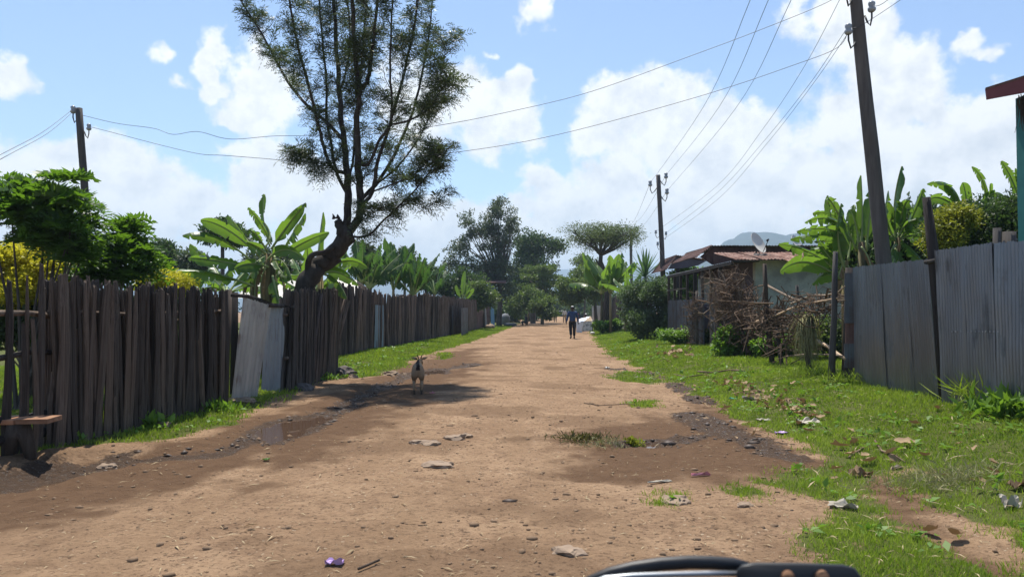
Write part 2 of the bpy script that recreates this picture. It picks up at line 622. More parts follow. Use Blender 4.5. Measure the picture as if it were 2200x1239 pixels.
MT['tarp'] = mat_plain('white plastic sheet', (.74, .76, .80), .45, var=.12, scale=4, bump=.4, bd=.03)
MT['white'] = mat_plain('white plastic', (.66, .66, .63), .5, var=.06)
MT['purple'] = mat_plain('purple wrapper', (.50, .34, .60), .5, var=.2)
MT['pink'] = mat_plain('pink wrapper', (.62, .25, .28), .5, var=.2)
MT['green_plastic'] = mat_plain('green wrapper', (.05, .40, .30), .4, var=.2)
MT['paper'] = mat_plain('dirty paper', (.42, .375, .30), .8, var=.15)
MT['skin'] = mat_plain('skin', (.085, .048, .032), .55, var=.12, bump=.05)
MT['hair'] = mat_plain('hair', (.012, .010, .009), .8, var=.2)
MT['cap'] = mat_plain('pale cap', (.62, .60, .58), .8, var=.1)
MT['shirt'] = mat_plain('blue shirt', (.034, .062, .145), .8, var=.18, scale=9, bump=.3)
MT['trousers'] = mat_plain('black trousers', (.013, .013, .017), .8, var=.2)
MT['shoe'] = mat_plain('shoe', (.02, .018, .016), .5, var=.2)
MT['cloth_white'] = mat_plain('white cloth', (.68, .66, .64), .85, var=.1)
MT['cloth_red'] = mat_plain('red cloth', (.45, .07, .06), .85, var=.15)
MT['cloth_dark'] = mat_plain('dark cloth', (.03, .033, .045), .85, var=.15)
MT['cloth_tan'] = mat_plain('tan cloth', (.34, .25, .16), .85, var=.15)
MT['sack'] = mat_plain('pale sack', (.17, .18, .20), .85, var=.4)
MT['hill'] = mat_plain('hill forest', (.025, .045, .035), .95, var=.4, scale=.02, bump=0)


def mat_plaster():
    m, t = new_mat('stained plaster')
    oc = worldpos(t)
    n1 = noise_n(t, oc, 1.3, 6, 0.62)
    n2 = noise_n(t, oc, 7, 5, 0.6)
    col = mixc(t, ramp(t, n1, [(.38, (0, 0, 0)), (.62, (1, 1, 1))]), (.30, .31, .28), (.55, .57, .50))
    col = mixc(t, ramp(t, n2, [(.60, (0, 0, 0)), (.72, (.75, .75, .75))]), col, (.20, .17, .13))
    finish(t, principled(t, col, .9, 0, .2, n2, .4, .02))
    return m


MT['plaster'] = mat_plaster()
MT['plaster_dark'] = mat_plain('shaded mauve plaster', (.13, .105, .125), .9, var=.3, scale=2.5, bump=.5, bd=.02)  # porch shade on the house's road-side wall is put into this dark colour


def mat_earth():
    m, t = new_mat('earth road')
    pos = worldpos(t)
    a = {k: nd(t, 'ShaderNodeAttribute', attribute_name=k).outputs['Fac'] for k in ('wet', 'grassy', 'dark')}
    n1 = noise_n(t, pos, .9, 5, .6)
    n2 = noise_n(t, pos, 7, 6, .65)
    n3 = noise_n(t, pos, 24, 6, .72)
    n4 = noise_n(t, pos, 120, 3, .6)
    dry = mixc(t, ramp(t, n1, [(.35, (0, 0, 0)), (.65, (1, 1, 1))]), (.278, .176, .104), (.395, .262, .158))
    dry = mixc(t, M(t, 'MULTIPLY', ramp(t, n2, [(.47, (0, 0, 0)), (.70, (1, 1, 1))]), .75), dry, (.19, .115, .07))
    dry = mixc(t, M(t, 'MULTIPLY', ramp(t, n3, [(.53, (0, 0, 0)), (.62, (1, 1, 1))]), .8), dry, (.115, .072, .045))
    dry = mixc(t, M(t, 'MULTIPLY', ramp(t, n4, [(.62, (0, 0, 0)), (.70, (1, 1, 1))]), .35), dry, (.46, .35, .25))  # brown discs stand in for the highlight spots on the box
    vo = nd(t, 'ShaderNodeTexVoronoi')
    vo.inputs['Scale'].default_value = 34
    t.links.new(VM(t, 'ADD', pos, VM(t, 'MULTIPLY', noise_n(t, pos, 40, 2, out=1), (.03, .03, .03))), vo.inputs['Vector'])
    vs_ = nd(t, 'ShaderNodeSeparateColor')
    t.links.new(vo.outputs['Color'], vs_.inputs[0])
    chip = M(t, 'MULTIPLY', M(t, 'LESS_THAN', vo.outputs['Distance'], M(t, 'MULTIPLY', vs_.outputs[1], .45)), M(t, 'GREATER_THAN', M(t, 'ADD', vs_.outputs[0], M(t, 'MULTIPLY', n2, .8)), 1.12))
    dry = mixc(t, M(t, 'MULTIPLY', chip, .85), dry, mixc(t, M(t, 'GREATER_THAN', vs_.outputs[2], .72), (.085, .052, .034), (.52, .40, .27)))
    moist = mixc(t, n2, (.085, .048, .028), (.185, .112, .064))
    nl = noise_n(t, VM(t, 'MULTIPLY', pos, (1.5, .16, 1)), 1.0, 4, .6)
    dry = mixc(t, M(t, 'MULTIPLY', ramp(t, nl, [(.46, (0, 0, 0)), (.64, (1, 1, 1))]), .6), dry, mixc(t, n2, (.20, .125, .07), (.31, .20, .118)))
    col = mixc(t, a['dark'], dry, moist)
    moist = mixc(t, M(t, 'MULTIPLY', chip, .8), moist, (.04, .026, .018))
    wetc = mixc(t, n3, (.040, .027, .019), (.115, .075, .050))
    wf = ramp(t, M(t, 'ADD', a['wet'], M(t, 'MULTIPLY', M(t, 'SUBTRACT', M(t, 'ADD', M(t, 'MULTIPLY', n2, .6), M(t, 'MULTIPLY', n3, .4)), .5), 2.6)), [(.5, (0, 0, 0)), (.8, (1, 1, 1))])
    col = mixc(t, wf, col, wetc)
    gf = ramp(t, M(t, 'ADD', a['grassy'], M(t, 'MULTIPLY', M(t, 'SUBTRACT', n2, .5), .5)), [(.35, (0, 0, 0)), (.65, (1, 1, 1))])
    col = mixc(t, gf, col, mixc(t, n3, (.06, .07, .02), (.14, .15, .045)))
    hgt = M(t, 'ADD', M(t, 'MULTIPLY', M(t, 'ADD', n2, M(t, 'MULTIPLY', chip, .35)), .9), M(t, 'ADD', M(t, 'MULTIPLY', n3, .55), M(t, 'MULTIPLY', n4, .12)))
    p = principled(t, col, .95, 0, .25, hgt, 1.0, .06)
    t.links.new(M(t, 'MULTIPLY_ADD', M(t, 'MULTIPLY', wf, ramp(t, n3, [(.40, (1, 1, 1)), (.47, (.04, .04, .04))])), -.74, .95), p.node.inputs['Roughness'])
    t.links.new(M(t, 'MULTIPLY_ADD', M(t, 'MULTIPLY', wf, ramp(t, n3, [(.40, (1, 1, 1)), (.47, (0, 0, 0))])), .35, .08), p.node.inputs['Specular IOR Level'])
    finish(t, p)
    return m


MT['earth'] = mat_earth()


def mat_water():
    m, t = new_mat('muddy water')
    n = noise_n(t, worldpos(t), 14, 2)
    finish(t, principled(t, (.085, .052, .034), .05, 0, .5, n, .05, .01))
    return m


MT['water'] = mat_water()

# ------------------------------------------------------------------ terrain
def x_left(y):
    return np.interp(y, [-50, 0, 8.5, 12, 20, 26, 40, 60, 100, 150, 400], [-4.6, -4.3, -4.0, -3.7, -3.9, -3.3, -2.6, -1.6, 1.2, 4, 18])


def x_right(y):
    return np.interp(y, [-50, 0, 4, 9, 15, 27, 43, 60, 100, 150, 400], [2.4, 2.6, 2.7, 3.2, 3.0, 3.2, 4.7, 6.2, 9.5, 13, 28])


def h0(x, y):
    x, y = np.asarray(x, float), np.asarray(y, float)
    xl, xr = x_left(y), x_right(y)
    xc, hw = (xl + xr) / 2, (xr - xl) / 2
    u = np.clip((x - xc) / hw, -1, 1)
    h = 0.07 * (1 - u * u)
    h = h + 0.28 * sstep(0, 2.2, x - xr) + 0.07 * sstep(0, 1.0, xl - x)
    h = h + 0.05 * (fbm(x, y, .35, 3, 3) - .5)
    return h


def gp(px, py, it=12):
    """ground point seen at a pixel of the photograph"""
    r = ray(px, py)
    z = 0.0
    for _ in range(it):
        d = (z - CAMZ) / r.z
        z = float(h0(r.x * d, r.y * d))
    d = (z - CAMZ) / r.z
    return Vector((r.x * d, r.y * d, z))


def gpoly(pts):
    return [tuple(gp(*p)[:2]) for p in pts]


PUD = [gpoly([(545, 940), (560, 922), (600, 908), (650, 898), (690, 893), (704, 896), (690, 908), (665, 924), (625, 938), (585, 947)]),
       gpoly([(905, 800), (930, 792), (958, 793), (955, 801), (925, 806)]),
       gpoly([(1335, 956), (1362, 950), (1400, 950), (1425, 955), (1400, 962), (1350, 963)])]
PUDZ = []
for P in PUD:
    cx, cy = np.mean([p[0] for p in P]), np.mean([p[1] for p in P])
    PUDZ.append(float(h0(cx, cy)) - 0.028)
WETL = [[tuple(gp(*p)[:2]) for p in L] for L in (
    [(0, 1030), (150, 1000), (330, 985), (480, 965), (600, 930), (690, 895), (780, 850), (850, 815), (930, 795), (1030, 780)],
    [(0, 1045), (120, 1010), (250, 985)],
    [(1340, 955), (1450, 950), (1560, 925)], [(1490, 890), (1560, 930), (1650, 975), (1720, 990)], [(1290, 790), (1380, 797), (1450, 825), (1510, 865)])]
WETW = [.28, .20, .14, .30, .2]
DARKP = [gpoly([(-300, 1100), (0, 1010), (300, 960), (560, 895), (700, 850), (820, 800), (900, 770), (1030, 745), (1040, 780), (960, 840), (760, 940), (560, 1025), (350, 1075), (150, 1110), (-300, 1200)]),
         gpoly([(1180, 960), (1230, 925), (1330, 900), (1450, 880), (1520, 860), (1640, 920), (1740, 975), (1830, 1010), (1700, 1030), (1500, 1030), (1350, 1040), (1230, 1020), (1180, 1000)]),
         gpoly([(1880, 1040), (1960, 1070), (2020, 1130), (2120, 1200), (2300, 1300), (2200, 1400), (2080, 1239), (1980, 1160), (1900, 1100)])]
G_RIGHT = gpoly([(1272, 708), (1280, 730), (1310, 762), (1360, 785), (1420, 805), (1470, 832), (1530, 868), (1580, 892), (1650, 925), (1700, 950), (1760, 975),
                 (1850, 1003), (1920, 1015), (1990, 1050), (2060, 1110), (2140, 1170), (2240, 1239)]) + [(9, 2.5), (60, 2.5), (60, 95), (9.5, 95)]
G_PATCH = [gpoly([(1640, 1040), (1690, 1010), (1760, 1010), (1840, 1030), (1862, 1070), (1910, 1110), (1985, 1165), (2070, 1215), (2110, 1270), (1850, 1290), (1790, 1200), (1830, 1140), (1780, 1080), (1700, 1060)]),
           gpoly([(1312, 808), (1350, 798), (1400, 803), (1425, 820), (1390, 826), (1340, 820)]),
           gpoly([(1385, 1075), (1430, 1062), (1470, 1068), (1460, 1085), (1410, 1090)]),
           gpoly([(1565, 1062), (1600, 1050), (1625, 1060), (1600, 1075)]),
           gpoly([(1360, 868), (1400, 862), (1420, 872), (1380, 878)]),
           gpoly([(1720, 1150), (1790, 1135), (1830, 1160), (1800, 1190), (1740, 1185)]),
           gpoly([(940, 760), (965, 757), (975, 765), (950, 772)])]
G_LEFT = gpoly([(70, 985), (150, 968), (250, 955), (330, 950), (420, 935), (500, 905), (560, 880), (600, 868), (660, 830), (715, 812), (820, 808), (875, 782),
                (900, 765), (985, 742), (1040, 725), (1090, 706), (1110, 698)]) + [(1.2, 95), (-60, 95), (-60, 8)]
G_LEFT_BARE = gpoly([(545, 870), (600, 850), (660, 838), (720, 812), (760, 815), (700, 850), (640, 870)])
MOUND = gp(1200, 690)


def masks(x, y):
    nz = (fbm(x, y, 1.6, 4, 11) - .5)
    nz2 = (fbm(x, y, 6.0, 3, 21) - .5)
    gr = sstep(-.22, .25, sdpoly(x, y, G_RIGHT) + nz * .9 + nz2 * .35)
    gl = sstep(-.15, .2, sdpoly(x, y, G_LEFT) + nz * .7 + nz2 * .3)
    gl = gl * (1 - .85 * sstep(-.1, .15, sdpoly(x, y, G_LEFT_BARE) + nz * .5))
    g_ = np.maximum(gr, gl)
    for P in G_PATCH:
        g_ = np.maximum(g_, sstep(-.15, .18, sdpoly(x, y, P) + nz * .5 + nz2 * .4))
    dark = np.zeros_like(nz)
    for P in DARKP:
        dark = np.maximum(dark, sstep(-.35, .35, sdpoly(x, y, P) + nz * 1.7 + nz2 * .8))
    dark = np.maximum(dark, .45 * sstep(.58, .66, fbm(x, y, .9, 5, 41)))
    return g_, wetmask(x, y) * (1 - g_ * .8), dark


def wetmask(x, y):
    nz = (fbm(x, y, 1.6, 4, 11) - .5)
    wet = np.zeros_like(nz)
    for L, w in zip(WETL, WETW):
        wet = np.maximum(wet, 1 - sstep(w * .4, w * 1.5, dline(x, y, L) + nz * .7))
    for P in PUD:
        wet = np.maximum(wet, sstep(-.35, .0, sdpoly(x, y, P) + nz * .2))
    return wet


def h1(x, y):
    x, y = np.asarray(x, float), np.asarray(y, float)
    h = h0(x, y)
    near = 1 - sstep(35, 70, y)
    h = h + near * (.06 * (fbm(x, y, 1.3, 4, 5) - .5) + .034 * (fbm(x, y, 5, 4, 9) - .5))
    for L, w in zip(WETL[:2], WETW):
        dl = dline(x, y, L)
        h = h - near * .05 * np.exp(-(dl / .35) ** 2)
        h = h + near * .02 * np.exp(-((dl - .6) / .2) ** 2)
    for P, z in zip(PUD, PUDZ):
        s = sdpoly(x, y, P) + (fbm(x, y, 5, 3, 31) - .5) * .22
        ring = sstep(-.5, -.12, s)
        h = h * (1 - ring) + ring * np.maximum(h, z + .012)
        ins = sstep(-.1, .06, s)
        h = h * (1 - ins) + ins * (z - .03)
    # churned mud clods along the wet margin
    wet = wetmask(x, y)
    h = h + wet * near * .06 * np.abs(fbm(x, y, 9, 2, 51) - .5) * 2 * (fbm(x, y, 2, 2, 55) > .45)
    # low spoil heap far down the road
    h = h + 0.75 * np.exp(-((x - MOUND.x - 1) / 4.2) ** 2 - ((y - MOUND.y - 8) / 3.0) ** 2)
    return h


def gz(x, y):
    return float(h1(np.array([x]), np.array([y]))[0])


ys = [-60, -30, -15, -8, -4, -1, 1.0, 2.0, 2.6]
y = 3.0
while y < 6000:
    ys.append(y)
    y += max(.035, y * .0075) if y < 110 else y * .06
xs_in = np.arange(-8.5, 9.5001, .055)
xo = [9.5]
while xo[-1] < 6000:
    xo.append(xo[-1] * 1.09 + .05)
xn = [-8.5]
while xn[-1] > -6000:
    xn.append(xn[-1] * 1.09 - .05)
xs = np.concatenate([np.array(xn[:0:-1]), xs_in, np.array(xo[1:])])
ys = np.array(ys)
X, Y = np.meshgrid(xs, ys)
Xf, Yf = X.ravel(), Y.ravel()
Z = h1(Xf, Yf)
far = sstep(300, 800, np.hypot(Xf, Yf))
Z = Z * (1 - far)
gmask, wmask, dmask = masks(Xf, Yf)
nx, ny = len(xs), len(ys)
idx = np.arange(nx * ny).reshape(ny, nx)
quads = np.stack([idx[:-1, :-1], idx[:-1, 1:], idx[1:, 1:], idx[1:, :-1]], -1).reshape(-1, 4)
qx, qy = Xf[quads].mean(1), Yf[quads].mean(1)
onroad = (qx > x_left(qy) - .3) & (qx < x_right(qy) + .3) & (qy < 420)


def terrain_obj(name, sel, label, cat):
    q = quads[sel]
    used, inv = np.unique(q.ravel(), return_inverse=True)
    me = np_mesh(name, np.stack([Xf[used], Yf[used], Z[used]], 1), inv.reshape(-1, 4), MT['earth'], smooth=True)
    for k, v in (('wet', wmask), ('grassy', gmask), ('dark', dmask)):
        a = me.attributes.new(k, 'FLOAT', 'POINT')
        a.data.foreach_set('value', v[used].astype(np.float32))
    o = bpy.data.objects.new(name, me)
    COL.objects.link(o)
    return tag(o, label, cat, kind='structure')


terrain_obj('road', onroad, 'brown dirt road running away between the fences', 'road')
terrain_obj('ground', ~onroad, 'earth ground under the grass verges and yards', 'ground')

for P, z, lab in zip(PUD, PUDZ, ('long brown puddle in the left wheel track', 'small brown puddle beside the goat',
                                 'little puddle in the rut behind the weed clump')):
    c = Vector((np.mean([p[0] for p in P]), np.mean([p[1] for p in P]), z))
    mb = MB()
    ring = [(c.x + (p[0] - c.x) * 1.45, c.y + (p[1] - c.y) * 1.45, z) for p in P]
    if sum(ring[i][0] * ring[(i + 1) % len(ring)][1] - ring[(i + 1) % len(ring)][0] * ring[i][1] for i in range(len(ring))) < 0:
        ring.reverse()
    mb.add(ring, [tuple(range(len(ring)))])
    tag(mb.build('puddle', MT['water'], origin=c), lab, 'puddle', kind='structure')

# distant hills
def hill_obj(name, prof, d, label, depth=700):
    V, F = [], []
    pxs = np.linspace(prof[0][0], prof[-1][0], 260)
    rows = 14
    for j in range(rows):
        t = j / (rows - 1)
        for i, px in enumerate(pxs):
            py = np.interp(px, [p[0] for p in prof], [p[1] for p in prof])
            top = at(px, py, d).z
            top *= 1 + .05 * (fbm(px * .03, j * .1, 1, 4, 5) - .5)
            hgt = top * math.sin(t * math.pi * .5) ** 1.2 + (fbm(px * .05, t * 6, 1, 3, 8) - .5) * top * .12 * t
            dd = d - depth * (1 - t)
            x = (px - CX) / FPX * d
            V.append((x, dd, max(hgt - 2, -2)))
    n = len(pxs)
    for j in range(rows - 1):
        for i in range(n - 1):
            a = j * n + i
            F.append((a, a + 1, a + n + 1, a + n))
    b = len(V)
    for i in range(n):
        V.append((V[(rows - 1) * n + i][0], d + 500, -2))
    for i in range(n - 1):
        a = (rows - 1) * n + i
        F.append((a, a + 1, b + i + 1, b + i))
    # tree line on the crest
    rg = np.random.default_rng(3)
    me = np_mesh(name, V, F, MT['hill'], smooth=True)
    o = bpy.data.objects.new(name, me)
    COL.objects.link(o)
    return tag(o, label, 'hill', kind='structure')


hill_obj('hill', [(1330, 640), (1460, 570), (1530, 540), (1560, 520), (1590, 506), (1612, 502), (1635, 512), (1670, 506), (1700, 503), (1740, 508), (1800, 516),
                  (1900, 540), (2050, 580), (2300, 630)], 1700, 'nearer blue wooded hill rising behind the rusty roofed house')
hill_obj('hill', [(-900, 600), (-300, 590), (200, 600), (600, 610), (900, 600), (1050, 590), (1130, 584), (1210, 578), (1260, 585), (1330, 578), (1420, 572), (1500, 580), (1700, 590), (2100, 585), (2600, 575), (3100, 600)],
         3800, 'far pale blue hill line showing low between the trees', 1300)

# ------------------------------------------------------------------ grass
def scatter_grass(name, n, xr_, yr_, p, hmin, hmax, keep, label, mat, seed, wmin=.004, lean=.5, hscale=None):
    rg = np.random.default_rng(seed)
    u = rg.random(n)
    a, b = yr_[0] ** (1 - p), yr_[1] ** (1 - p)
    yy = (a + (b - a) * u) ** (1 / (1 - p))
    xx = rg.uniform(xr_[0], xr_[1], n)
    k = keep(xx, yy)
    sel = rg.random(n) < k
    xx, yy = xx[sel], yy[sel]
    zz = h1(xx, yy)
    m = len(xx)
    patch = fbm(xx, yy, 1.1, 3, 77)
    hh = rg.uniform(hmin, hmax, m) * (.55 + .9 * patch)
    if hscale is not None:
        hh = hh * hscale(xx, yy)
    ww = np.maximum(wmin, yy * .00075) * rg.uniform(.7, 1.4, m)
    an = rg.uniform(0, 2 * np.pi, m)
    la = rg.uniform(0, 2 * np.pi, m)
    ll = rg.uniform(.1, lean, m) * hh
    c = np.stack([xx, yy, zz - .008], 1)
    s = np.stack([np.cos(an), np.sin(an), np.zeros(m)], 1) * ww[:, None]
    tip = c + np.stack([np.cos(la) * ll, np.sin(la) * ll, hh], 1)
    V = np.stack([c - s, c + s, tip], 1).reshape(-1, 3)
    F = np.arange(3 * m).reshape(m, 3)
    rnd = np.clip((patch - .5) * 2.2 + .38 + rg.normal(0, .26, m), 0, 1)
    me = np_mesh(name, V, F, mat, rnd)
    o = bpy.data.objects.new(name, me)
    COL.objects.link(o)
    return tag(o, label, 'grass', kind='stuff')


def keep_right(x, y):
    g_, w, d = masks(x, y)
    return np.where(x > 0, g_, 0) * np.clip((fbm(x, y, 2.2, 4, 61) - .28) * 7, .3, 1)


def keep_left(x, y):
    g_, w, d = masks(x, y)
    return np.where(x < 0, g_, 0) * np.clip((fbm(x, y, 2.2, 4, 61) - .27) * 7, .06, 1)


def tall_by_fence(x, y):
    return 1 + 1.3 * sstep(5.0, 6.2, x) * (y < 26)


scatter_grass('grass', 680000, (.8, 11), (3.2, 75), 1.35, .02, .062, keep_right, 'short green grass covering the right verge', MT['grass'], 1, lean=.9, hscale=tall_by_fence)
scatter_grass('grass', 380000, (-13, 0), (6, 75), 1.25, .03, .09, keep_left, 'short green grass along the left fence and in the yard', MT['grass'], 2, lean=.9)


# haze: one closed box of even air round the whole place
hz_m = bpy.data.materials.new('haze')
hz_m.use_nodes = True
ht = hz_m.node_tree
ht.nodes.clear()
pv = nd(ht, 'ShaderNodeVolumePrincipled')
pv.inputs['Color'].default_value = (.62, .81, 1.0, 1)
pv.inputs['Density'].default_value = 0.00045
pv.inputs['Anisotropy'].default_value = 0.35
ho = nd(ht, 'ShaderNodeOutputMaterial')
ht.links.new(pv.outputs[0], ho.inputs['Volume'])
mb = MB()
mb.box((0, 0, 112), (15000, 15000, 230))
hz = mb.build('haze', hz_m)
tag(hz, 'thin pale haze filling the air', 'haze', kind='stuff')

# ------------------------------------------------------------------ fences
def paling_mesh(i, rg, flat=1.0):
    """irregular split stick, 1 m long, 1 m wide nominal (scaled per piece)"""
    mb = MB()
    n, k = 6, 6
    bx, by = rg.uniform(-.35, .35), rg.uniform(-.3, .3)
    vs, fs = [], []
    ph = rg.uniform(0, 6)
    for j in range(k):
        t = j / (k - 1)
        cx_ = bx * math.sin(t * math.pi) + rg.uniform(-.08, .08)
        cy_ = by * math.sin(t * math.pi)
        r = .5 * (1.06 - .22 * t + rg.uniform(-.07, .07))
        if j == k - 1:
            r *= rg.choice([.97, .92, .88, .8, .55])
        for a in range(n):
            an = 2 * math.pi * a / n + ph
            rr = r * (1 + rg.uniform(-.14, .14))
            vs.append((cx_ + math.cos(an) * rr, cy_ + math.sin(an) * rr * .62 * flat, t + (rg.uniform(-.018, .018) if j == k - 1 else 0)))
    for j in range(k - 1):
        for a in range(n):
            p, q = j * n + a, j * n + (a + 1) % n
            fs.append((p, q, q + n, p + n))
    fs.append(tuple((k - 1) * n + a for a in range(n)))
    mb.add(vs, fs)
    return mb


def paling_set(name, mat, seed, n=9):
    rg = random.Random(seed)
    return [paling_mesh(i, rg).mesh(name, (mat,)) for i in range(n)]


PAL = paling_set('paling', MT['paling'], 3)
PALF = paling_set('paling', MT['paling_far'], 4)


def paling_row(root, meshes, pts, n, w, hfun, lean=0.0, leanv=.03, rows=1, seed=1, off=0.0, name='paling', gapf=None):
    """sticks in a row along a polyline of ground points"""
    rg = random.Random(seed)
    L = [0.0]
    for a, b in zip(pts[:-1], pts[1:]):
        L.append(L[-1] + (Vector(b[:2]) - Vector(a[:2])).length)
    for i in range(n):
        s = (i + .5 + rg.uniform(-.35, .35)) / n * L[-1]
        if gapf and gapf(s / L[-1]):
            continue
        k = max(j for j in range(len(L) - 1) if L[j] <= s + 1e-9)
        a, b = Vector(pts[k]), Vector(pts[k + 1])
        t = (s - L[k]) / max(L[k + 1] - L[k], 1e-6)
        p = a.lerp(b, t)
        dirv = Vector((b.x - a.x, b.y - a.y, 0)).normalized()
        nrm = Vector((dirv.y, -dirv.x, 0))
        p = p + nrm * (off + rg.uniform(-.03, .03))
        z = gz(p.x, p.y) - .06
        h = hfun(s / L[-1]) * rg.uniform(.95, 1.02)
        ww = w * rg.choice([.6, .75, .9, 1.0, 1.15, 1.3, 1.6])
        o = bpy.data.objects.new(name, rg.choice(meshes))
        COL.objects.link(o)
        o.parent = root
        o.location = Vector((p.x, p.y, z)) - Vector(root.location)
        ang = math.atan2(dirv.y, dirv.x)
        tilt = lean + rg.gauss(0, leanv)
        # tilt along the fence direction
        o.rotation_mode = 'QUATERNION'
        q = Matrix.Rotation(ang, 3, 'Z') @ Matrix.Rotation(tilt, 3, 'Y') @ Matrix.Rotation(rg.gauss(0, .02), 3, 'X') @ Matrix.Rotation(rg.choice([0, math.pi]), 3, 'Z')
        o.rotation_quaternion = q.to_quaternion()
        o.scale = (ww, ww * rg.uniform(.8, 1.1), h)


def rail(root, a, b, r, mat, name='rail', wob=.03, seed=0):
    rg = random.Random(seed)
    a, b = Vector(a), Vector(b)
    pts = [a.lerp(b, t / 5) + Vector((rg.uniform(-wob, wob), rg.uniform(-wob, wob), rg.uniform(-wob, wob))) for t in range(6)]
    return MB().tube(pts, [r * rg.uniform(.8, 1.15) for _ in pts], 6).build(name, mat, parent=root, smooth=True)


def up(p, h):
    return Vector((p.x, p.y, p.z + h))


# near stick fence on the left
A0, A1 = gp(118, 962), gp(488, 870)
near_f = empty('stick_fence', A0, 'tall close-set grey stick fence nearest the camera on the left', 'fence')
paling_row(near_f, PAL, [A0, A1], 70, .088, lambda t: 1.86 - .06 * t, lean=-.035, leanv=.035, seed=5)
paling_row(near_f, PAL, [A0 + Vector((-.05, .02, 0)), A1], 66, .09, lambda t: 1.84 - .06 * t, lean=-.02, leanv=.03, seed=6, off=-.11)
for i, hz_ in enumerate((.62, 1.42)):
    rail(near_f, up(A0, hz_) + Vector((-.07, 0, 0)), up(A1, hz_) + Vector((-.07, 0, 0)), .03, MT['paling'], seed=i)
# broken open section at the left edge
B0, B1 = gp(-190, 1045), gp(95, 968)
open_f = empty('broken_fence', B0, 'gappy broken stick fence with ragged pointed posts at the left edge', 'fence')
for px, top, base, w, ln in ((-60, 640, 1010, .12, .02), (10, 606, 985, .10, .01), (38, 700, 978, .085, .04), (57, 602, 975, .055, -.02),
                             (82, 566, 968, .095, .0), (74, 690, 972, .07, -.05), (106, 800, 962, .085, .06), (-100, 620, 1020, .12, .03)):
    p = gp(px, base)
    topp = at(px, top, p.y)
    o = bpy.data.objects.new('paling', PAL[(px + 200) % len(PAL)])
    COL.objects.link(o)
    o.parent = open_f
    o.location = Vector((p.x, p.y, gz(p.x, p.y) - .05)) - B0
    o.rotation_euler = (0, ln, math.atan2(B1.y - B0.y, B1.x - B0.x))
    o.scale = (w, w, topp.z - p.z + .05)
rail(open_f, up(B0, .42) + Vector((-.1, 0, 0)), up(A0, .36) + Vector((-.1, .1, 0)), .05, MT['darkwood'], seed=8)
rail(open_f, up(B0, .95) + Vector((-.1, 0, 0)), up(A0, 1.02) + Vector((-.1, .1, 0)), .03, MT['paling'], seed=9)
rail(open_f, up(B0, 1.38) + Vector((-.12, 0, 0)), up(A0, 1.40) + Vector((-.12, .1, 0)), .035, MT['paling'], seed=10)
rail(open_f, up(B0, .20) + Vector((-.1, 0, 0)), up(A0, .16) + Vector((-.12, .1, 0)), .06, MT['darkwood'], seed=12)

# bench in front of it
bc = gp(32, 985)
bench = empty('bench', bc, 'rough plank bench on stump legs at the left edge', 'bench')
zt = at(40, 904, bc.y).z
for i, (x0, x1, dz, sk) in enumerate(((-1.1, .03, 0, .0), (.05, .34, .006, .04))):
    mb = MB()
    mb.box(((x0 + x1) / 2 + bc.x, bc.y + .02 + sk, zt + dz), (x1 - x0, .30, .045), rz=.06 + sk)
    mb.build('seat_plank', MT['plank'], parent=bench)
rg = random.Random(4)
for x in (-.78, .02):
    mb = MB()
    g0 = gz(bc.x + x, bc.y)
    mb.tube([(bc.x + x - .10, bc.y, g0 - .05), (bc.x + x - .06, bc.y, g0 + (zt - g0) * .5), (bc.x + x, bc.y, zt - .03)], [.06, .075, .11], 7, rough=.12, rng=rg)
    mb.tube([(bc.x + x + .12, bc.y + .03, g0 - .05), (bc.x + x + .07, bc.y + .02, g0 + (zt - g0) * .5), (bc.x + x, bc.y, zt - .035)], [.055, .07, .10], 7, rough=.12, rng=rg)
    mb.build('leg', MT['paling'], parent=bench, smooth=True)


def corr_sheet(c, nw, amp, nrm, rows=8, dent=.01, seed=0, edge=.012, per=6):
    """corrugated sheet from four corners: bottom left, bottom right, top right, top left"""
    c = [Vector(p) for p in c]
    nrm = Vector(nrm).normalized()
    mb = MB()
    cols = nw * per + 1
    rg = random.Random(seed)
    je = [rg.uniform(-edge, edge) for _ in range(cols)]
    jb = [rg.uniform(-edge, edge) for _ in range(cols)]
    vs, fs = [], []
    for j in range(rows + 1):
        v = j / rows
        for i in range(cols):
            u = i / (cols - 1)
            p = c[0].lerp(c[1], u).lerp(c[3].lerp(c[2], u), v)
            dn = (float(fbm(u * 3 + seed, v * 3, 1, 3, seed)) - .5) * dent * 2
            p = p + nrm * (amp * math.cos(2 * math.pi * u * nw) + dn)
            if j == rows:
                p = p + (c[3] - c[0]).normalized() * je[i]
            if j == 0:
                p = p + (c[3] - c[0]).normalized() * jb[i]
            vs.append(p)
    for j in range(rows):
        for i in range(cols - 1):
            a = j * cols + i
            fs.append((a, a + 1, a + cols + 1, a + cols))
    mb.add(vs, fs)
    return mb


# tin gate in the left fence
gd0, gd1 = gp(505, 868), gp(612, 842)
gate = empty('tin_gate', gd0, 'leaning gate of two pale corrugated sheets in the left stick fence', 'gate')
dA, dB, dC = gp(500, 862).y - .15, gp(556, 853).y - .1, gp(612, 842).y
corr_sheet([at(496, 856, dA), at(551, 852, dB), at(582, 655, dB), at(521, 638, dA)], 7, .011, (1, -.35, 0), seed=1).build('sheet', MT['tin_worn'], parent=gate, smooth=True)
corr_sheet([at(560, 838, dB + .25), at(607, 842, dC + .1), at(612, 660, dC + .1), at(570, 654, dB + .25)], 6, .011, (1, -.35, 0), seed=2, edge=.03).build('sheet', MT['tin_pale'], parent=gate, smooth=True)
mb = MB()
mb.tube([at(497, 634, dA - .1), at(530, 636, dA + .1), at(556, 644, dB), at(580, 655, dB - .05), at(608, 657, dC), at(632, 660, dC - .05)], [.03, .035, .04, .045, .035, .03], 6)
mb.build('top_stick', MT['paling'], parent=gate, smooth=True)
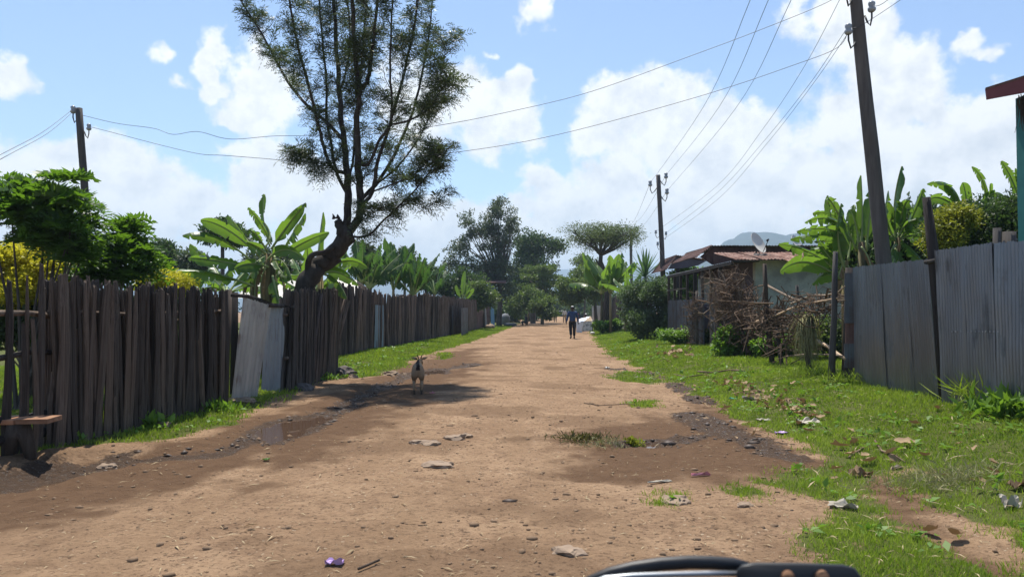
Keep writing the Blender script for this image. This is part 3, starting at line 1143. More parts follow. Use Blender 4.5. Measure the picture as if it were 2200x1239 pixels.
for px, b, tpx, tp in ((492, 862, 507, 622), (514, 855, 520, 628), (618, 838, 620, 640)):
    p = gp(px, b)
    MB().tube([up(p, -.1) + Vector((-.12, .1, 0)), at(tpx, tp, p.y + .1) + Vector((-.12, 0, 0))], [.075, .055], 7).build('gate_post', MT['darkwood'], parent=gate, smooth=True)

# leaning stick fence beyond the gate
C0, C1 = gp(617, 842), gp(726, 803)
lean_f = empty('stick_fence', C0, 'dark stick fence leaning to the right beside the tin gate', 'fence')
paling_row(lean_f, PAL, [C0, C1], 56, .10, lambda t: 1.95 + .12 * t, lean=.09, leanv=.06, seed=15)
paling_row(lean_f, PAL, [C0, C1], 34, .12, lambda t: 1.9 + .1 * t, lean=.06, leanv=.04, seed=16, off=-.12)
for i, hz_ in enumerate((.6, 1.4)):
    rail(lean_f, up(C0, hz_) + Vector((-.07, 0, 0)), up(C1, hz_) + Vector((-.07, 0, 0)), .03, MT['paling'], seed=20 + i)
for px, py, tx, ty in ((700, 800, 742, 640), (712, 798, 750, 645), (668, 820, 690, 632)):
    p = gp(px, py) + Vector((.08, -.05, 0))
    MB().tube([up(p, -.05), at(px * .5 + tx * .5 - 2, (py + ty) / 2, p.y + .1), at(tx, ty, p.y + .2)], [.045, .04, .032], 6).build('prop_pole', MT['paling_far'], parent=lean_f, smooth=True)

# set-back fence running away down the road
D = [gp(690, 776), gp(760, 758), gp(803, 750), gp(870, 739), gp(940, 725), gp(975, 719), gp(1022, 708)]
far_f = empty('stick_fence', D[1], 'long brown stick fence running away along the left verge', 'fence')
paling_row(far_f, PALF, D[:5], 150, .15, lambda t: 2.25 + .1 * math.sin(t * 9), lean=.0, leanv=.035, seed=25, gapf=lambda t: .395 < t < .435)
paling_row(far_f, PALF, D[:5], 60, .17, lambda t: 2.15, lean=.0, leanv=.03, seed=26, off=-.12)
mb = MB()
rg = random.Random(9)
for i in range(150):
    t = i / 150
    k = min(int(t * 2), 1)
    p = Vector(D[4 + k]).lerp(Vector(D[5 + k]), t * 2 - k)
    x0, y0 = p.x + rg.uniform(-.05, .05), p.y
    z0 = gz(x0, y0) - .05
    hh = rg.uniform(2.05, 2.35)
    mb.tube([(x0, y0, z0), (x0 + rg.gauss(0, .05), y0, z0 + hh)], [rg.uniform(.05, .1), rg.uniform(.04, .07)], 5)
far_row = mb.build('paling_row', MT['paling_far'], parent=far_f)
far_row['kind'] = 'stuff'
corr_sheet([at(803, 752, D[2].y - .2), at(823, 748, D[2].y + 1.2), at(824, 655, D[2].y + 1.2), at(806, 655, D[2].y - .2)], 5, .012, (1, -.3, 0), seed=5).build('sheet', MT['tin_blue'], parent=far_f, smooth=True)
for a, b, tp in ((965, 978, 657), (985, 1000, 661)):
    p, q = gp(a, 721), gp(b, 715)
    corr_sheet([up(p, 0) + Vector((.15, 0, 0)), up(q, 0) + Vector((.15, 0, 0)), at(b, tp, q.y) + Vector((.15, 0, 0)), at(a, tp, p.y) + Vector((.15, 0, 0))], 5, .012, (1, -.3, 0), seed=a).build('sheet', MT['tin_dark'], parent=far_f, smooth=True)
# rusty gate, pale post and blue pillar at its end
E0, E1 = gp(1021, 708), gp(1052, 701)
rg_ = empty('metal_gate', E0, 'dark rusty metal gate at the far end of the left fence', 'gate')
corr_sheet([E0, E1, up(E1, 2.25), up(E0, 2.2)], 16, .015, (1, -.3, 0), seed=8).build('sheet', MT['rustdark'], parent=rg_, smooth=True)
mb = MB()
mb.beam(up(E0, .05) + Vector((.04, -.03, 0)), up(E0, 2.25) + Vector((.04, -.03, 0)), .08, .08)
mb.beam(up(E0, 1.1) + Vector((.05, -.03, 0)), up(E1, 1.1) + Vector((.05, -.03, 0)), .05, .08)
mb.build('frame', MT['rustdark'], parent=rg_)
p = gp(1045, 704)
MB().beam(up(p, -.1), at(1042, 661, p.y), .17, .17).build('gate_post', MT['whitepost'], parent=rg_)
p = gp(1059, 700)
pil = empty('roofed_pillar', p, 'pale blue steel pillar under a small brown porch roof', 'pillar')
MB().beam(up(p, -.1), at(1056, 612, p.y), .34, .3).build('shaft', MT['bluesteel'], parent=pil)
mb = MB()
q = at(1058, 608, p.y)
mb.slab(q + Vector((-1.4, -.8, .05)), q + Vector((1.3, -.8, .05)), q + Vector((1.3, 3, .55)), q + Vector((-1.4, 3, .55)), .08)
mb.build('roof', MT['rustdark'], parent=pil)

# ------------------------------------------------------------------ corrugated tin fence on the right
TB = [(1838, 824), (1900, 838), (1962, 850), (2014, 861)]
TT = [(1833, 574), (1886, 568), (1940, 562), (1989, 557)]
tf = empty('tin_fence', gp(1838, 824), 'grey corrugated tin fence panel beside the tall utility pole', 'fence')
TN = (-1, -.12, 0)
for i in range(3):
    a, b = gp(*TB[i]), gp(*TB[i + 1])
    off = Vector((-.003 * (i % 2), 0, 0))
    corr_sheet([up(a, .03) + off, up(b, .03) + off + (b - a) * .10, at(*TT[i + 1], b.y) + off + (b - a) * .10, at(*TT[i], a.y) + off], 11, .011, TN, rows=12, dent=.015, seed=30 + i, edge=.012).build('sheet', MT['tin'], parent=tf, smooth=True)
a, b = gp(1838, 824), gp(2014, 861)
for hz_ in (.45, 1.65):
    MB().tube([up(a, hz_) + Vector((.06, 0, 0)), up(b, hz_) + Vector((.06, 0, 0))], .04, 6).build('rail', MT['darkwood'], parent=tf)
# end boards and patches at its far end
for (x0, x1, y0, y1, m, dd) in ((1815, 1842, 586, 694, 'tin_dark', .05), (1817, 1838, 690, 742, 'rustdark', .09), (1814, 1841, 738, 790, 'tin_dark', .0), (1812, 1832, 785, 822, 'darkwood', .10)):
    yy = gp(1826, 820).y + .12 + dd
    mb = MB()
    mb.slab(at(x0, y1, yy), at(x1, y1, yy), at(x1, y0, yy), at(x0, y0, yy), .02)
    mb.build('end_board', MT[m], parent=tf)
p = gp(1826, 820)
MB().tube([up(p, -.1) + Vector((.05, .3, 0)), at(1824, 575, p.y + .3)], [.075, .06], 7).build('post', MT['darkwood'], parent=tf, smooth=True)

UB = [(2026, 868), (2080, 878), (2140, 890), (2210, 905), (2300, 926)]
UT = [(2010, 538), (2066, 530), (2128, 522), (2205, 517), (2310, 508)]
tg = empty('tin_gate', gp(2026, 868), 'dark corrugated tin gate at the right edge with a stick across its top', 'gate')
for i in range(4):
    a, b = gp(*UB[i]), gp(*UB[i + 1])
    off = Vector((-.003 * (i % 2), 0, 0))
    corr_sheet([up(a, .03) + off, up(b, .03) + off + (b - a) * .10, at(*UT[i + 1], b.y) + off + (b - a) * .10, at(*UT[i], a.y) + off], 11, .011, TN, rows=12, dent=.018, seed=40 + i).build('sheet', MT['tin'], parent=tg, smooth=True)
mb = MB()
rg = random.Random(2)
for px in range(2036, 2150, 8):
    a = gp(px, 868 + (px - 2026) * .2)
    p = at(px + rg.uniform(-2, 2), 712, a.y) + Vector((-.02, 0, 0))
    mb.box(p, (.02, .022, .016))
mb.build('nail_row', MT['chrome'], parent=tg)
mb = MB()
yy = gp(2026, 868).y - .03
mb.tube([at(1989, 563, gp(2014, 861).y - .05), at(2020, 558, yy), at(2060, 550, yy - .25), at(2100, 544, yy - .5), at(2124, 538, yy - .62)], [.03, .035, .03, .035, .025], 7)
mb.build('top_stick', MT['darkwood'], parent=tg, smooth=True)
p = gp(2020, 863)
gpst = MB()
gpst.tube([up(p, -.15) + Vector((.12, .02, 0)), at(2004, 700, p.y) + Vector((.1, 0, 0)), at(1994, 560, p.y) + Vector((.08, 0, 0)), at(1982, 424, p.y) + Vector((.05, 0, 0))], [.095, .085, .075, .05], 8, rough=.08, rng=rg)
tag(gpst.build('gate_post', MT['darkwood'], origin=p, smooth=True), 'dark crooked post standing between the two tin panels', 'post')
for px, tp, w, lab in ((2142, 490, .045, 'thin dark stump post sticking up behind the tin gate'), (2168, 498, .075, 'thicker sawn stump post behind the tin gate top')):
    p = gp(px, 892)
    b = Vector((p.x + .35, p.y + .35, gz(p.x + .35, p.y + .35)))
    o = MB().tube([up(b, -.1), at(px, 600, b.y), at(px, tp, b.y)], [w * 1.2, w * 1.1, w], 9, rough=.06, rng=rg).build('stump_post', MT['pole'], origin=b, smooth=True)
    tag(o, lab, 'post')

# ------------------------------------------------------------------ utility poles and wires
def insulator(pole, base, tip, s):
    """curved hook with a porcelain bell"""
    base, tip = Vector(base), Vector(tip)
    side = (tip - base)
    side.z = 0
    ln = side.length
    mid1 = base + side * .35 + Vector((0, 0, -.10 * s))
    mid2 = base + side * .75 + Vector((0, 0, -.16 * s))
    e = base + side + Vector((0, 0, -.06 * s))
    top = base + side + Vector((0, 0, .06 * s))
    mb = MB()
    z, r = top.z - .04 * s, .05 * s
    prof = [(0, .030), (.02, .052), (.05, .055), (.07, .034), (.10, .046), (.13, .046), (.15, .02)]
    mb.tube([(top.x, top.y, z + a * s) for a, _ in prof], [b * s for _, b in prof], 9)
    ins = mb.build('insulator', MT['porcelain'], parent=pole, smooth=True)
    MB().tube([base, mid1, mid2, e, top], .012 * s, 6).build('hook', MT['iron'], parent=ins, smooth=True)
    return Vector((top.x, top.y, z + .085 * s))


def pole_obj(px0, py0, px1, py1, d, r0, r1, label, seed, ground=True):
    rg = random.Random(seed)
    p0, p1 = at(px0, py0, d), at(px1, py1, d)
    dirv = (p1 - p0)
    # extend down to the ground
    t = (p0.z - (gz(p0.x, p0.y) - .3)) / dirv.z
    b = p0 - dirv * t
    root = empty('utility_pole', (b.x, b.y, gz(b.x, b.y)), label, 'utility pole')
    pts = [b.lerp(p1, i / 9) + Vector((rg.uniform(-.012, .012), rg.uniform(-.012, .012), 0)) for i in range(10)]
    MB().tube(pts, [r0 + (r1 - r0) * i / 9 + rg.uniform(-.004, .004) for i in range(10)], 10).build('shaft', MT['pole'], parent=root, smooth=True)
    return root


DL, DR, DM, DF = 17.0, 14.0, 37.0, 72.0
lp = pole_obj(192, 540, 169, 233, DL, .10, .075, 'dark wooden utility pole rising behind the left fence', 1)
rp = pole_obj(1896, 545, 1828, -90, DR, .15, .105, 'thick wooden utility pole rising behind the right tin fence', 2)
mp = pole_obj(1424, 580, 1414, 376, DM, .14, .10, 'grey wooden utility pole in front of the rusty roofed house', 3)
fp = pole_obj(1356, 556, 1355, 490, DF, .16, .12, 'slim distant green-grey pole in front of the flat-topped tree', 4)

il1 = insulator(lp, at(170, 246, DL), at(157, 246, DL), 1.15)
il2 = insulator(lp, at(181, 282, DL), at(191, 280, DL), 1.0)
ir1 = insulator(rp, at(1858, 34, DR), at(1873, 32, DR - .1), 1.35)
ir2 = insulator(rp, at(1842, 82, DR), at(1823, 84, DR - .1), 1.35)
ir0 = insulator(rp, at(1832, -8, DR), at(1819, -6, DR - .1), 1.35)
im = [insulator(mp, at(1412, 402, DM), at(1397, 403, DM), 1.9), insulator(mp, at(1417, 385, DM), at(1431, 384, DM), 1.9), insulator(mp, at(1419, 419, DM), at(1433, 420, DM), 1.9),
      insulator(mp, at(1420, 503, DM), at(1409, 503, DM), 1.2), insulator(mp, at(1423, 506, DM), at(1431, 507, DM), 1.2), insulator(mp, at(1422, 528, DM), at(1413, 529, DM), 1.2)]
jf = [insulator(fp, at(1353, 494, DF), at(1347, 494, DF), 2.2), insulator(fp, at(1357, 497, DF), at(1363, 497, DF), 2.2)]


def wire(pts, r, label):
    """smooth line through points"""
    P = [Vector(p) for p in pts]
    out = []
    k = len(P)
    for i in range(k - 1):
        p0, p1, p2, p3 = P[max(i - 1, 0)], P[i], P[i + 1], P[min(i + 2, k - 1)]
        n = 7
        for j in range(n):
            t = j / n
            out.append(.5 * ((2 * p1) + (-p0 + p2) * t + (2 * p0 - 5 * p1 + 4 * p2 - p3) * t * t + (-p0 + 3 * p1 - 3 * p2 + p3) * t ** 3))
    out.append(P[-1])
    o = MB().tube(out, r * .62, 4).build('power_line', MT['wire'], origin=P[0], smooth=True)
    return tag(o, label, 'wire', 'overhead power lines')


def pxwire(pts, d0, d1, start, end):
    n = len(pts)
    x0, x1 = start, end
    res = [start]
    for px, py in pts:
        # depth from the straight line in plan between the two ends
        k = (px - CX) / FPX
        a, b = start.x - k * start.y, end.x - k * end.y
        t = a / (a - b)
        res.append(at(px, py, start.y + (end.y - start.y) * t))
    res.append(end)
    return res


wire(pxwire([(250, 265), (330, 276), (372, 289), (425, 283), (495, 299), (600, 292), (760, 292), (940, 270), (1100, 239), (1270, 197), (1480, 122), (1640, 62), (1780, 4)], DL, DR, at(174, 247, DL), ir0), .0085,
     'upper wavy power line from the left pole to the thick right pole')
wire(pxwire([(250, 287), (350, 313), (430, 331), (480, 334), (570, 341), (640, 347), (760, 345), (980, 327), (1200, 289), (1500, 208), (1700, 142), (1800, 102)], DL, DR, il2, ir2), .0085,
     'lower wavy power line from the left pole to the thick right pole')
wire([il1, at(90, 285, 15.5), at(0, 333, 14), at(-260, 470, 11)], .010, 'upper drop line running left from the left pole')
wire([il1 + Vector((0, 0, -.06)), at(100, 288, 15.5), at(0, 343, 14), at(-260, 492, 11)], .010, 'lower drop line running left from the left pole')
for i, (mx_, my_, ex, ey, nm) in enumerate(((1510, 232, 1612, 0, 'leftmost'), (1545, 230, 1651, 0, 'middle'), (1580, 234, 1700, 0, 'rightmost'))):
    s = im[i]
    wire([s, at(mx_, my_, 24), at(ex, ey, 16.5), at(ex + (ex - mx_) * 1.9, ey - (my_ - ey) * 2.2, 10)], .011, nm + ' of the three high lines climbing from the grey pole top')
wire([im[3], at(1540, 400, 28), at(1640, 276, 22), at(1730, 140, 18), ir0], .009, 'low line from the grey pole rising to the thick pole top')
wire([im[4], at(1540, 415, 28), at(1640, 305, 22), at(1740, 180, 17.5), ir2 + Vector((-.03, 0, 0))], .009, 'low line from the grey pole to the thick pole bracket')
wire([im[5], at(1540, 430, 28), at(1645, 312, 22), at(1745, 183, 17.5), ir2 + Vector((.02, 0, -.05))], .009, 'lowest line from the grey pole to the thick pole bracket')
wire([ir1, at(1908, 0, 12.5), at(2080, -160, 9)], .009, 'upper line leaving the thick pole to the upper right')
wire([ir2, at(1850, 55, DR - .25), at(1935, 0, 12.3), at(2120, -130, 9)], .009, 'lower line leaving the thick pole to the upper right')
for i, e in ((0, jf[0]), (1, jf[0] + Vector((.3, 0, .1))), (2, jf[1])):
    mid = (im[i] + e) / 2 + Vector((0, 0, -.5))
    wire([im[i], mid, e], .012, ('left', 'middle', 'right')[i] + ' line sloping from the grey pole to the distant slim pole')
wire([im[5], at(1432, 560, 35), at(1455, 548, 34)], .008, 'short service line from the grey pole to the small gable roof')

# ------------------------------------------------------------------ house on the right
HX, HY0, HY1 = 7.77, 24.5, 32.0
hb = gz(HX + 2, HY0)
house = empty('house', (HX + 2, HY0, hb), 'low plastered house with a rusty tin roof and open porch', 'house')
zt = 3.12
mb = MB()
mb.slab((HX, HY0, hb - .2), (HX + 7.5, HY0, hb - .2), (HX + 7.5, HY0, zt), (HX, HY0, zt), .25)
w_ = mb.build('wall', MT['plaster'], parent=house)
mb = MB()
mb.slab((HX, HY1, hb - .2), (HX, HY0 + .26, hb - .2), (HX, HY0 + .26, zt), (HX, HY1, zt), .25)
mb.build('wall', MT['plaster_dark'], parent=house)
mb = MB()
mb.slab((HX - .01, HY1, hb + 1.5), (HX - .01, HY1 - 2.4, hb + 1.5), (HX - .01, HY1 - 2.4, zt - .3), (HX - .01, HY1, zt - .3), .01)
mb.build('wall_panel', MT['plaster'], parent=house)
MB().box((HX - .03, HY0 + 2.3, hb + 1.2), (.05, .9, 2.0)).build('door', MT['darkwood'], parent=house)
# front rusty roof: several sheets with their own edges
x = HX - .85
k = 0
ye, yr_, ze, zr_ = HY0 - .65, HY0 + 2.0, 3.10, 3.52
while x < HX + 7.6:
    w = .82
    sag = (.05 if k in (2, 3) else 0)
    corr_sheet([(x, ye - .03 * (k % 3), ze + .012 * (k % 2) - sag), (x + w + .05, ye - .03 * (k % 3), ze + .012 * (k % 2) - sag * .5), (x + w + .05, yr_, zr_ + .012 * (k % 2)), (x, yr_, zr_ + .012 * (k % 2))],
               8, .014, (0, -.15, 1), rows=4, dent=.03, seed=60 + k).build('roof_sheet', MT['rust'], parent=house, smooth=True)
    x += w
    k += 1
# back roof, higher, dark gable fascia towards the camera
yb = HY0 + 3.6
mb = MB()
zb = at(1560, 529, yb).z
xl_ = (1532 - CX) / FPX * yb
xl2 = (1506 - CX) / FPX * yb
mb.slab((xl_, yb, 3.2), (xl_ + 8, yb, 3.2), (xl_ + 8, yb, zb - .05), (xl_, yb, zb - .02), .1)
mb.add([(xl2, yb + .01, at(1506, 551, yb).z), (xl_, yb + .01, 3.2), (xl_, yb + .01, zb - .03), (xl2, yb + .11, at(1506, 551, yb).z), (xl_, yb + .11, 3.2), (xl_, yb + .11, zb - .03)],
       [(0, 1, 2), (5, 4, 3), (0, 3, 4, 1), (1, 4, 5, 2), (2, 5, 3, 0)])
mb.build('gable_board', MT['rustdark'], parent=house)
for k in range(10):
    x = xl_ - .1 + k * .82
    corr_sheet([(x, yb - .35, zb), (x + .86, yb - .35, zb), (x + .86, yb + 4, zb + .05), (x, yb + 4, zb + .05)], 8, .014, (0, 0, 1), rows=2, dent=.01, seed=80 + k).build('roof_sheet', MT['tin_dark'], parent=house, smooth=True)
corr_sheet([(xl2 - .25, yb - .35, at(1503, 553, yb).z), (xl_ - .1, yb - .35, zb), (xl_ - .1, yb + 4, zb), (xl2 - .25, yb + 4, at(1503, 553, yb).z)], 8, .02, (-.6, 0, 1), rows=3, dent=.03, seed=97).build('roof_sheet', MT['rustdark'], parent=house, smooth=True)
# porch awning along the road side
PXO = 6.5
zaw = 2.98
mb = MB()
awn = corr_sheet([(PXO, HY0 - 1.8, zaw), (PXO, HY1 + .2, zaw), (HX, HY1 + .2, zaw + .22), (HX, HY0 - .7, zaw + .10)], 40, .012, (0, 0, 1), rows=2, seed=90)
awn.build('awning', MT['tin'], parent=house, smooth=True)
MB().beam((PXO + .03, HY0 - 1.75, zaw - .06), (PXO + .03, HY1 + .15, zaw - .06), .05, .09).build('awning_beam', MT['darkwood'], parent=house)
for yy in np.linspace(HY0 - .4, HY1, 8):
    g0 = gz(PXO + .03, yy)
    MB().beam((PXO + .04, yy, g0 - .1), (PXO + .04, yy, zaw - .1), .09, .09).build('porch_post', MT['darkwood'], parent=house)
for yy in np.linspace(HY0 - .4, HY1, 4):
    MB().beam((PXO, yy, zaw - .05), (HX, yy, zaw + .10), .05, .07).build('rafter', MT['darkwood'], parent=house)
for k in range(9):
    y0_ = HY0 - .35 + k * .86
    g0 = gz(PXO, y0_)
    if k == 1:
        continue
    corr_sheet([(PXO - .02 - .012 * (k % 2), y0_, g0 + .05), (PXO - .02 - .012 * (k % 2), y0_ + .88, g0 + .05), (PXO - .02, y0_ + .88, g0 + 1.62), (PXO - .02, y0_, g0 + 1.66)], 8, .012, (-1, 0, 0), rows=3, seed=100 + k).build('porch_sheet', MT['tin_dark'], parent=house, smooth=True)
mb = MB()
mb.beam((PXO, HY0 + 4, 2.35), (PXO, HY1, 2.35), .04, .05)
mb.build('porch_rail', MT['darkwood'], parent=house)


def dish(px, py, d, r, roll, label, arm=True):
    c = at(px, py, d)
    root = empty('satellite_dish', c, label, 'satellite dish')
    # face the sky behind the viewer's right: normal towards camera right and up
    n = Vector((.55, -.70, .45)).normalized()
    u = n.cross(Vector((0, 0, 1))).normalized()
    v = u.cross(n).normalized()
    mb = MB()
    rings, seg = 5, 20
    for side, off in ((0, 0.0), (1, -.015)):
        vs = [c + n * (off - .18 * r)]
        fs = []
        for i in range(1, rings + 1):
            rr = r * i / rings
            for j in range(seg):
                a = 2 * math.pi * j / seg
                vs.append(c + u * math.cos(a) * rr * .9 + v * math.sin(a) * rr * 1.08 + n * (off - .18 * r + .18 * r * (i / rings) ** 2))
        for j in range(seg):
            q = (0, 1 + j, 1 + (j + 1) % seg)
            fs.append(q if side == 0 else q[::-1])
        for i in range(rings - 1):
            for j in range(seg):
                a, b = 1 + i * seg + j, 1 + i * seg + (j + 1) % seg
                q = (a, a + seg, b + seg, b)
                fs.append(q if side == 0 else q[::-1])
        mb.add(vs, fs)
    b1, b2 = 0, 1 + rings * seg
    o1 = 1 + (rings - 1) * seg
    mb.add([mb.v[o1 + j] for j in range(seg)] + [mb.v[b2 + o1 + j] for j in range(seg)], [(j, seg + j, seg + (j + 1) % seg, (j + 1) % seg) for j in range(seg)])
    mb.build('reflector', MT['dish'], parent=root, smooth=True)
    mb = MB()
    foot = at(px - 4, py + 27 * r / .36, d + .1)
    mb.tube([c - n * .12, foot], .022, 6)
    mb.tube([c - n * .1 + u * .1, foot + Vector((.12, 0, 0))], .016, 6)
    mb.tube([c - n * .1 - v * .2, foot + Vector((-.1, .1, 0))], .016, 6)
    mb.build('mount', MT['iron'], parent=root)
    mb = MB()
    tip = c + n * r * 1.05 + u * -.0 - v * .1
    mb.tube([c - v * r * 1.0, tip], .012, 5)
    mb.tube([tip, tip - n * .09], .03, 7)
    mb.build('receiver_arm', MT['iron'], parent=root)


dish(1630, 521, 25.6, .36, 0, 'cream satellite dish on the rusty house roof')
dish(1712, 520, 30.0, .30, 0, 'smaller satellite dish half hidden behind the banana leaves')
rg = random.Random(5)
for i, (px, py) in enumerate(((1625, 550), (1634, 551), (1641, 550))):
    c = at(px, py, 25.1)
    mb = MB()
    mb.tube([c + Vector((0, 0, -.08)), c + Vector((.02, 0, -.02)), c + Vector((0, .02, .05)), c + Vector((0, .02, .09))], [.10, .14, .11, .04], 7, rough=.2, rng=rg)
    tag(mb.build('stone', MT['stone_dark'], origin=c, smooth=False), ('left', 'middle', 'right')[i] + ' dark stone weighing down the rusty roof under the dish', 'stone', 'stones on the roof')

# small open gable building behind the porch
d_ = 35.0
sh = empty('shed', (at(1470, 700, d_).x, d_, gz(at(1470, 700, d_).x, d_)), 'small open shed with a low gable roof behind the porch', 'shed')
ap, le, re = at(1454, 548, d_), at(1432, 580, d_), at(1521, 557, d_)
corr_sheet([le, ap, ap + Vector((0, 4, 0)), le + Vector((0, 4, 0))], 9, .022, (-.6, 0, 1), rows=3, dent=.03, seed=6).build('roof_slope', MT['rustdark'], parent=sh, smooth=True)
corr_sheet([ap, re, re + Vector((0, 4, 0)), ap + Vector((0, 4, 0))], 16, .02, (0, 0, 1), rows=2, seed=7).build('roof_slope', MT['rust'], parent=sh, smooth=True)
mb = MB()
mb.add([ap + Vector((0, .15, -.06)), le + Vector((.1, .15, .05)), at(1466, 576, d_ + .15), at(1500, 570, d_ + .15), re + Vector((0, .15, -.05))], [(0, 1, 2, 3, 4)])
mb.add([ap + Vector((0, .2, -.06)), le + Vector((.1, .2, .05)), at(1466, 576, d_ + .2), at(1500, 570, d_ + .2), re + Vector((0, .2, -.05))], [(4, 3, 2, 1, 0)])
mb.build('gable', MT['plaster_dark'], parent=sh)
for px in (1456, 1494, 1515):
    p = at(px, 575, d_ + .3)
    MB().beam((p.x, p.y, gz(p.x, p.y) - .1), p, .14, .14).build('post', MT['darkwood'], parent=sh)

# teal house corner at the upper right
d_ = 12.4
tz = at(2195, 205, d_).z
tx = at(2199, 205, d_).x
gb = gz(tx + 1, d_)
th = empty('house', (tx + 1.5, d_, gb), 'tall teal painted house with a maroon roof edge at the right edge', 'house')
mb = MB()
mb.slab((tx, d_, gb - .1), (tx + 5, d_ - .0, gb - .1), (tx + 5, d_, tz), (tx, d_, tz), .2)
mb.slab((tx + 5.0, d_ + 6, gb - .1), (tx + .4, d_ + .21, gb - .1), (tx + .4, d_ + .21, tz), (tx + 5.0, d_ + 6, tz), .2)
mb.build('wall', MT['teal'], parent=th)
ra, rb = at(2116, 191, d_ - .6), at(2119, 215, d_ - .6)
rc, rd = at(2330, 122, d_ - .6), at(2330, 176, d_ - .6)
mb = MB()
mb.slab(rb, rd, rc, ra, -.05)
mb.build('fascia', MT['fascia'], parent=th)
mb = MB()
mb.slab(ra + Vector((-.03, -.06, .0)), rc + Vector((0, -.06, .0)), rc + Vector((6.2, 7.5, 2.3)), ra + Vector((6.2, 7.5, 2.3)), .035)
mb.build('roof', MT['rustdark'], parent=th)
mb = MB()
rg = random.Random(8)
for i in range(46):
    p = Vector((tx - rg.uniform(-.02, .13), d_ - rg.uniform(.02, .12), tz - rg.uniform(0, .1)))
    q = p + Vector((rg.uniform(-.08, .05), 0, -rg.uniform(.15, .55)))
    mb.tube([p, (p + q) / 2 + Vector((rg.uniform(-.05, .05), 0, 0)), q], [.008, .006, .003], 4)
mb.build('hanging_thatch', MT['darkwood'], parent=th)

# pale roofs behind the left fence
for i, (a, b, c_, e, d_, lab) in enumerate((((505, 640), (655, 640), (640, 590), (560, 588), 24.0, 'cream tin roof seen behind the banana plant over the left fence'),
                                            ((690, 640), (775, 640), (766, 602), (705, 590), 27.0, 'pale tin gable roof behind the leaning tree and left fence'))):
    p = at(a[0], 640, d_)
    hs = empty('house', (p.x + 1, d_, gz(p.x, d_)), lab, 'house')
    zz = at(*a, d_).z - .15
    xa, xb = p.x, at(*b, d_).x
    corr_sheet([at(*a, d_), at(*b, d_), at(*c_, d_ + 2.2), at(*e, d_ + 2.2)], 30, .015, (0, -.4, 1), rows=3, seed=i).build('roof', MT['creamroof'], parent=hs, smooth=True)
    corr_sheet([at(*e, d_ + 2.2), at(*c_, d_ + 2.2), at(*b, d_) + Vector((0, 4.4, 0)), at(*a, d_) + Vector((0, 4.4, 0))], 30, .015, (0, .4, 1), rows=3, seed=i + 9).build('roof', MT['creamroof'], parent=hs, smooth=True)
    mb = MB()
    mb.box(((xa + xb) / 2, d_ + 2.3, (zz + gz(xa, d_)) / 2), (xb - xa - .3, 3.9, zz - gz(xa, d_)))
    mb.build('wall', MT['plaster_dark'], parent=hs)

# tin and stalk fences further down the right
RF = [gp(1296, 697), gp(1336, 706)]
def side_sheet(a, b, top, m, label, seed):
    p, q = gp(*a), gp(*b)
    o = corr_sheet([p, q, at(b[0], top, q.y), at(a[0], top, p.y)], 8, .014, (-1, -.1, 0), rows=4, seed=seed).build('tin_fence', MT[m], origin=p, smooth=True)
    tag(o, label, 'fence')
side_sheet((1272, 693), (1292, 697), 656, 'tin', 'far grey tin fence beside the white covered stand', 3)
side_sheet((1330, 704), (1348, 710), 650, 'tin', 'grey tin strip between the stalk fence and the big shrub', 4)
p0, p1 = gp(1292, 697), gp(1334, 706)
sf = empty('stalk_fence', p0, 'brown upright stalk fence under the banana plant down the right side', 'fence')
paling_row(sf, PALF, [p1, p0], 70, .11, lambda t: 2.3 + .15 * math.sin(t * 7), leanv=.05, seed=71)

# ------------------------------------------------------------------ vegetation
def bez(p0, p1, p2, t):
    return p0 * (1 - t) ** 2 + p1 * 2 * t * (1 - t) + p2 * t * t


